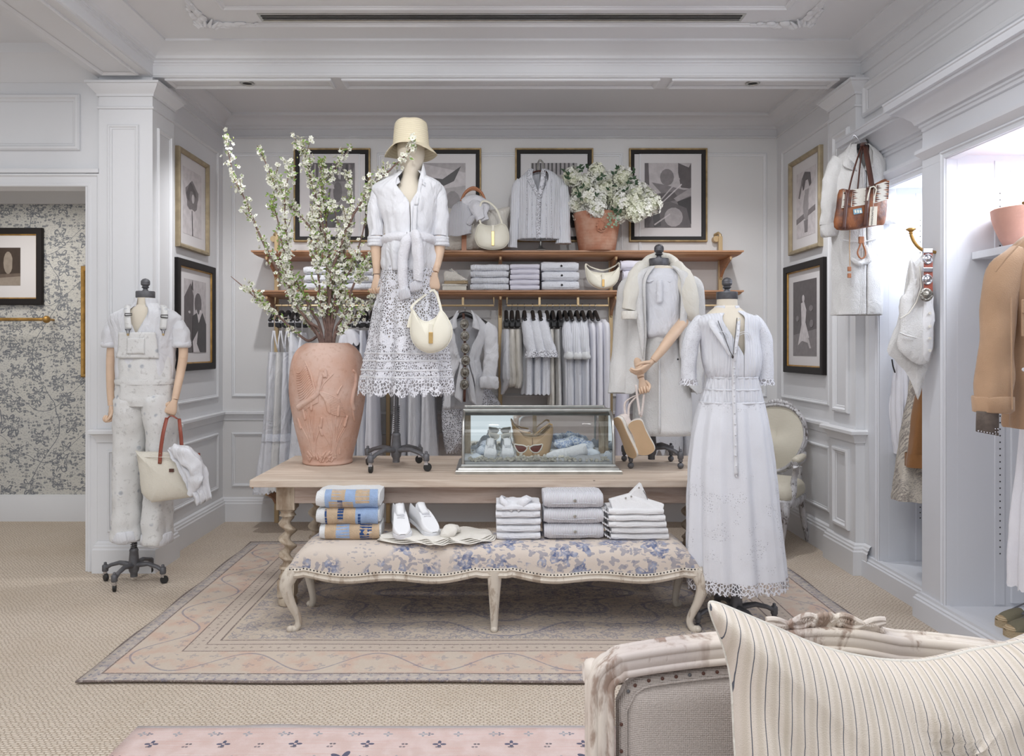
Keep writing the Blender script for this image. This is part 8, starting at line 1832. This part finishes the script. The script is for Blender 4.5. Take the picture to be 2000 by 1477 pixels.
# ================================================================ settee in the foreground
def settee():
    Yb=1.72; xl,xr=P(1172,0,Yb).x,1.235; xc=(xl+xr)/2; hw=(xr-xl)/2
    t=thing('french_settee','linen settee with carved whitewashed frame and nail heads in the foreground','sofa',(xc,1.5,0)); w_=M['sofapaint']
    zs=P(0,1300,Yb).z; zc=P(0,1243,Yb).z
    def top(u): # u -1..1 -> z of rail centre
        a=abs(u); return zs+(zc-zs)*(1-a*a)*.75+(zc-zs)*.25*max(0,math.cos(a*PI*1.6))*(a<.5) 
    path=[]
    for k in range(12): path.append((xl+.0,Yb-.02*(1-k/12),.36+(zs-.05-.36)*k/11))
    for k in range(1,6): a=k/6*PI/2; path.append((xl+.045*(1-math.cos(a)),Yb,zs-.05+.05*math.sin(a)))
    for k in range(0,41): u=-.91+1.82*k/40; path.append((xc+u*hw,Yb,top(u)))
    right=[(2*xc-x,y,z) for x,y,z in path[:17]][::-1]; path+=right
    C=[Vector(p) for p in path]
    def bead(off_in,off_y,r,m_,nm,fl=1):
        L=[]
        for i,p in enumerate(C):
            T=(C[min(i+1,len(C)-1)]-C[max(i-1,0)]).normalized(); nn=Vector((T.z,0,-T.x))
            L.append(p+nn*off_in+Vector((0,off_y,0)))
        return G().tube(L,r,12,fl,(0,1,0)).obj(nm,m_,t)
    bead(.0,0,.030,w_,'frame_rail',.95); bead(-.016,-.018,.011,w_,'frame_bead'); bead(.020,-.022,.009,w_,'frame_bead'); bead(-.024,.01,.010,w_,'frame_bead')
    # rolled ear on the left corner
    for sx in (1,-1):
        c=Vector((xc-sx*hw-sx*.014,Yb+.03,zs-.005)); L=[c+Vector((0,.035*math.cos(q),.035*math.sin(q)-.02))*1 for q in [k*.5 for k in range(12)]]
        L=[c+Vector((0,(.006+.0032*k)*math.cos(k*.62),(.006+.0032*k)*math.sin(k*.62)-.015)) for k in range(11)]
        G().tube(L,.012,8,1.6,(1,0,0)).obj('scroll_ear',w_,t)
        G().tube([(xc-sx*(hw+.016),Yb+.02,zs-.02),(xc-sx*(hw+.018),Yb+.02,.6),(xc-sx*(hw+.012),Yb,.36)],.013,10).obj('side_moulding',w_,t)
    # carved crest
    g=G(); random.seed(9)
    for k in range(64):
        u=(k/63*2-1); x=xc+u*.135; z=top((x-xc)/hw)+.030; s_=1-abs(u)
        q=u*9; g.tube([(x,Yb-.005,z-.006),(x+.012*math.cos(q),Yb-.016,z+.006+.014*s_),(x+.024*math.cos(q),Yb-.006,z+.010*s_+.006*math.sin(q*3))],[.006,.0065,.003],7)
    for sx in (-1,1):
        for j in range(2):
            L=[(xc+sx*(.01+.03*q),Yb-.014,top(sx*.1)+.030+.018*math.sin(q*1.5+j*2)*(1-q/5.5)+.010) for q in [k*.45 for k in range(10)]]; g.tube(cr(L,3),.0068,8)
    for k in range(9): q=k/8*PI; g.ball((xc+.030*math.cos(q),Yb-.014,top(0)+.034+.018*math.sin(q)),.0085,8,5)
    g.obj('carved_crest',w_,t)
    # upholstered panel
    ins=.033; z0=.40
    def panel(uu,vv,depth=.028,inner=0.):
        e=ins+inner; x=xl+e+(xr-xl-2*e)*uu; u=(x-xc)/hw; zt=top(u)-e; 
        q=min(uu,1-uu)*(xr-xl-2*e); rr=.055
        if q<rr: zt-=rr-math.sqrt(max(0,rr*rr-(rr-q)**2))
        z=z0+(zt-z0)*vv; ed=min(q/.07,(1-vv)*(zt-z0)/.07,1); return Vector((x,Yb-.004-depth*math.sin(ed*PI/2),z))
    G().grid(lambda a,b:panel((a*.998+.001),b),60,30).obj('back_upholstery',M['linenup'],t,ang=80)
    G().grid(lambda a,b:panel(1-(a*.998+.001),b,-.02),40,10).obj('outer_back',M['linenup'],t,ang=80)
    def edgepath(inner,n1=14,n2=44):
        L=[panel(.0005,k/n1*.97,.006,inner) for k in range(n1)]
        L+=[panel(.0005+.999*k/n2,1,.006,inner) for k in range(0,n2+1)]
        L+=[panel(.9995,(1-k/n1)*.97,.006,inner) for k in range(1,n1)]; return L
    g1=edgepath(.004); g2=edgepath(.020)
    G().loft([[a+Vector((0,-.006,0)),b+Vector((0,-.018,0))] for a,b in zip(g1,g2)],False).obj('gimp_tape',M['linenup'],t,solid=.004,ang=80)
    G().tube([p+Vector((0,-.020,0)) for p in edgepath(.021)],.0022,5).obj('tape_edge',M['linenup'],t)
    mid=edgepath(.011,20,60); acc=0; last=mid[0]; k=0
    for a,b in zip(mid,mid[1:]):
        acc+=(b-a).length
        if acc>.0185 or (a.z<zs-.09 and False):
            if not (b.z<zs-.07 and k%2): G().ball(b+Vector((0,-.016,0)),.0042,9,5,(1,.6,1)).obj('nail_head',M['leatherbrown'] if k%5 else M['iron'],t)
            acc=0; k+=1
    # seat, arms and legs
    G().box(xl+.02,xr-.02,1.10,Yb-.01,.30,.36).obj('seat_rail',w_,t,smooth=False,bevel=.015)
    rbox(xl+.03,xr-.03,1.09,Yb-.03,.36,.47,amp=.006,sc=6).obj('seat_cushion',M['linenup'],t,ang=70)
    for x in (xl+.03,xr-.03):
        for y,o in ((1.13,-1),(Yb-.02,1)):
            L=cr([(0,.34,.034),(.008*o,.25,.032),(.01*o,.15,.022),(-.004*o,.06,.018),(.012*o,.022,.022)],4); G().tube([(x,y+a,z) for a,z,r in L],[r for a,z,r in L],12).obj('leg',w_,t)
settee()
def pillow():
    Yp=1.47
    o=[(1385,1180),(1400,1178),(1450,1198),(1520,1228),(1600,1262),(1690,1284),(1780,1292),(1850,1283),(1900,1270),(1950,1262),(2005,1250),(2060,1228),(2110,1215),(2122,1235),(2105,1300),(2096,1400),(2094,1500),(2100,1620),(2120,1730),(2050,1745),(1900,1730),(1750,1728),(1600,1735),(1480,1748),(1440,1740),(1450,1640),(1440,1530),(1433,1420),(1428,1330),(1412,1260),(1392,1210)]
    cen=P(1750,1500,Yp); t=thing('striped_pillow','large cream pillow with thin blue stripes on the settee','pillow',cen)
    O=closed_cr([(P(a,b,Yp).x-cen.x,P(a,b,Yp).z-cen.z) for a,b in o],3)
    g=puff(O,(0,0,0),(1,0,0),(0,0,1),(0,-1,0),.105,.09,m=14,ctr=(0,0))
    V=[]
    for x,y,z in g.v:
        p=Vector((x,y,z)); q=(x-.02)*.8+(z-.10)*.6; f=-.026*math.exp(-(q/.022)**2)*math.exp(-((z-.06)/.09)**2)+.016*math.exp(-((q-.05)/.03)**2)*math.exp(-((z-.05)/.10)**2)-.016*math.exp(-(((x+.20)*.9+(z-.02)*.5)/.02)**2)*math.exp(-((z-.02)/.12)**2)+.022*mn.noise(Vector((x*6,z*4,1)))+.010*mn.noise(Vector((x*15,z*9,4)))
        if y<0: p.y-=f*min(1,abs(y)/.03)
        V.append(tuple(p))
    g.v=V
    ob=g.obj('cover',M['stripe'],None,ang=80); ob.location=cen; ob.parent=t; ob.matrix_parent_inverse=wm(t).inverted()
    G().tube([(cen.x+a,Yp,cen.z+b) for a,b in O+[O[0]]],.003,6).obj('piping',M['ivory'],t)
pillow()
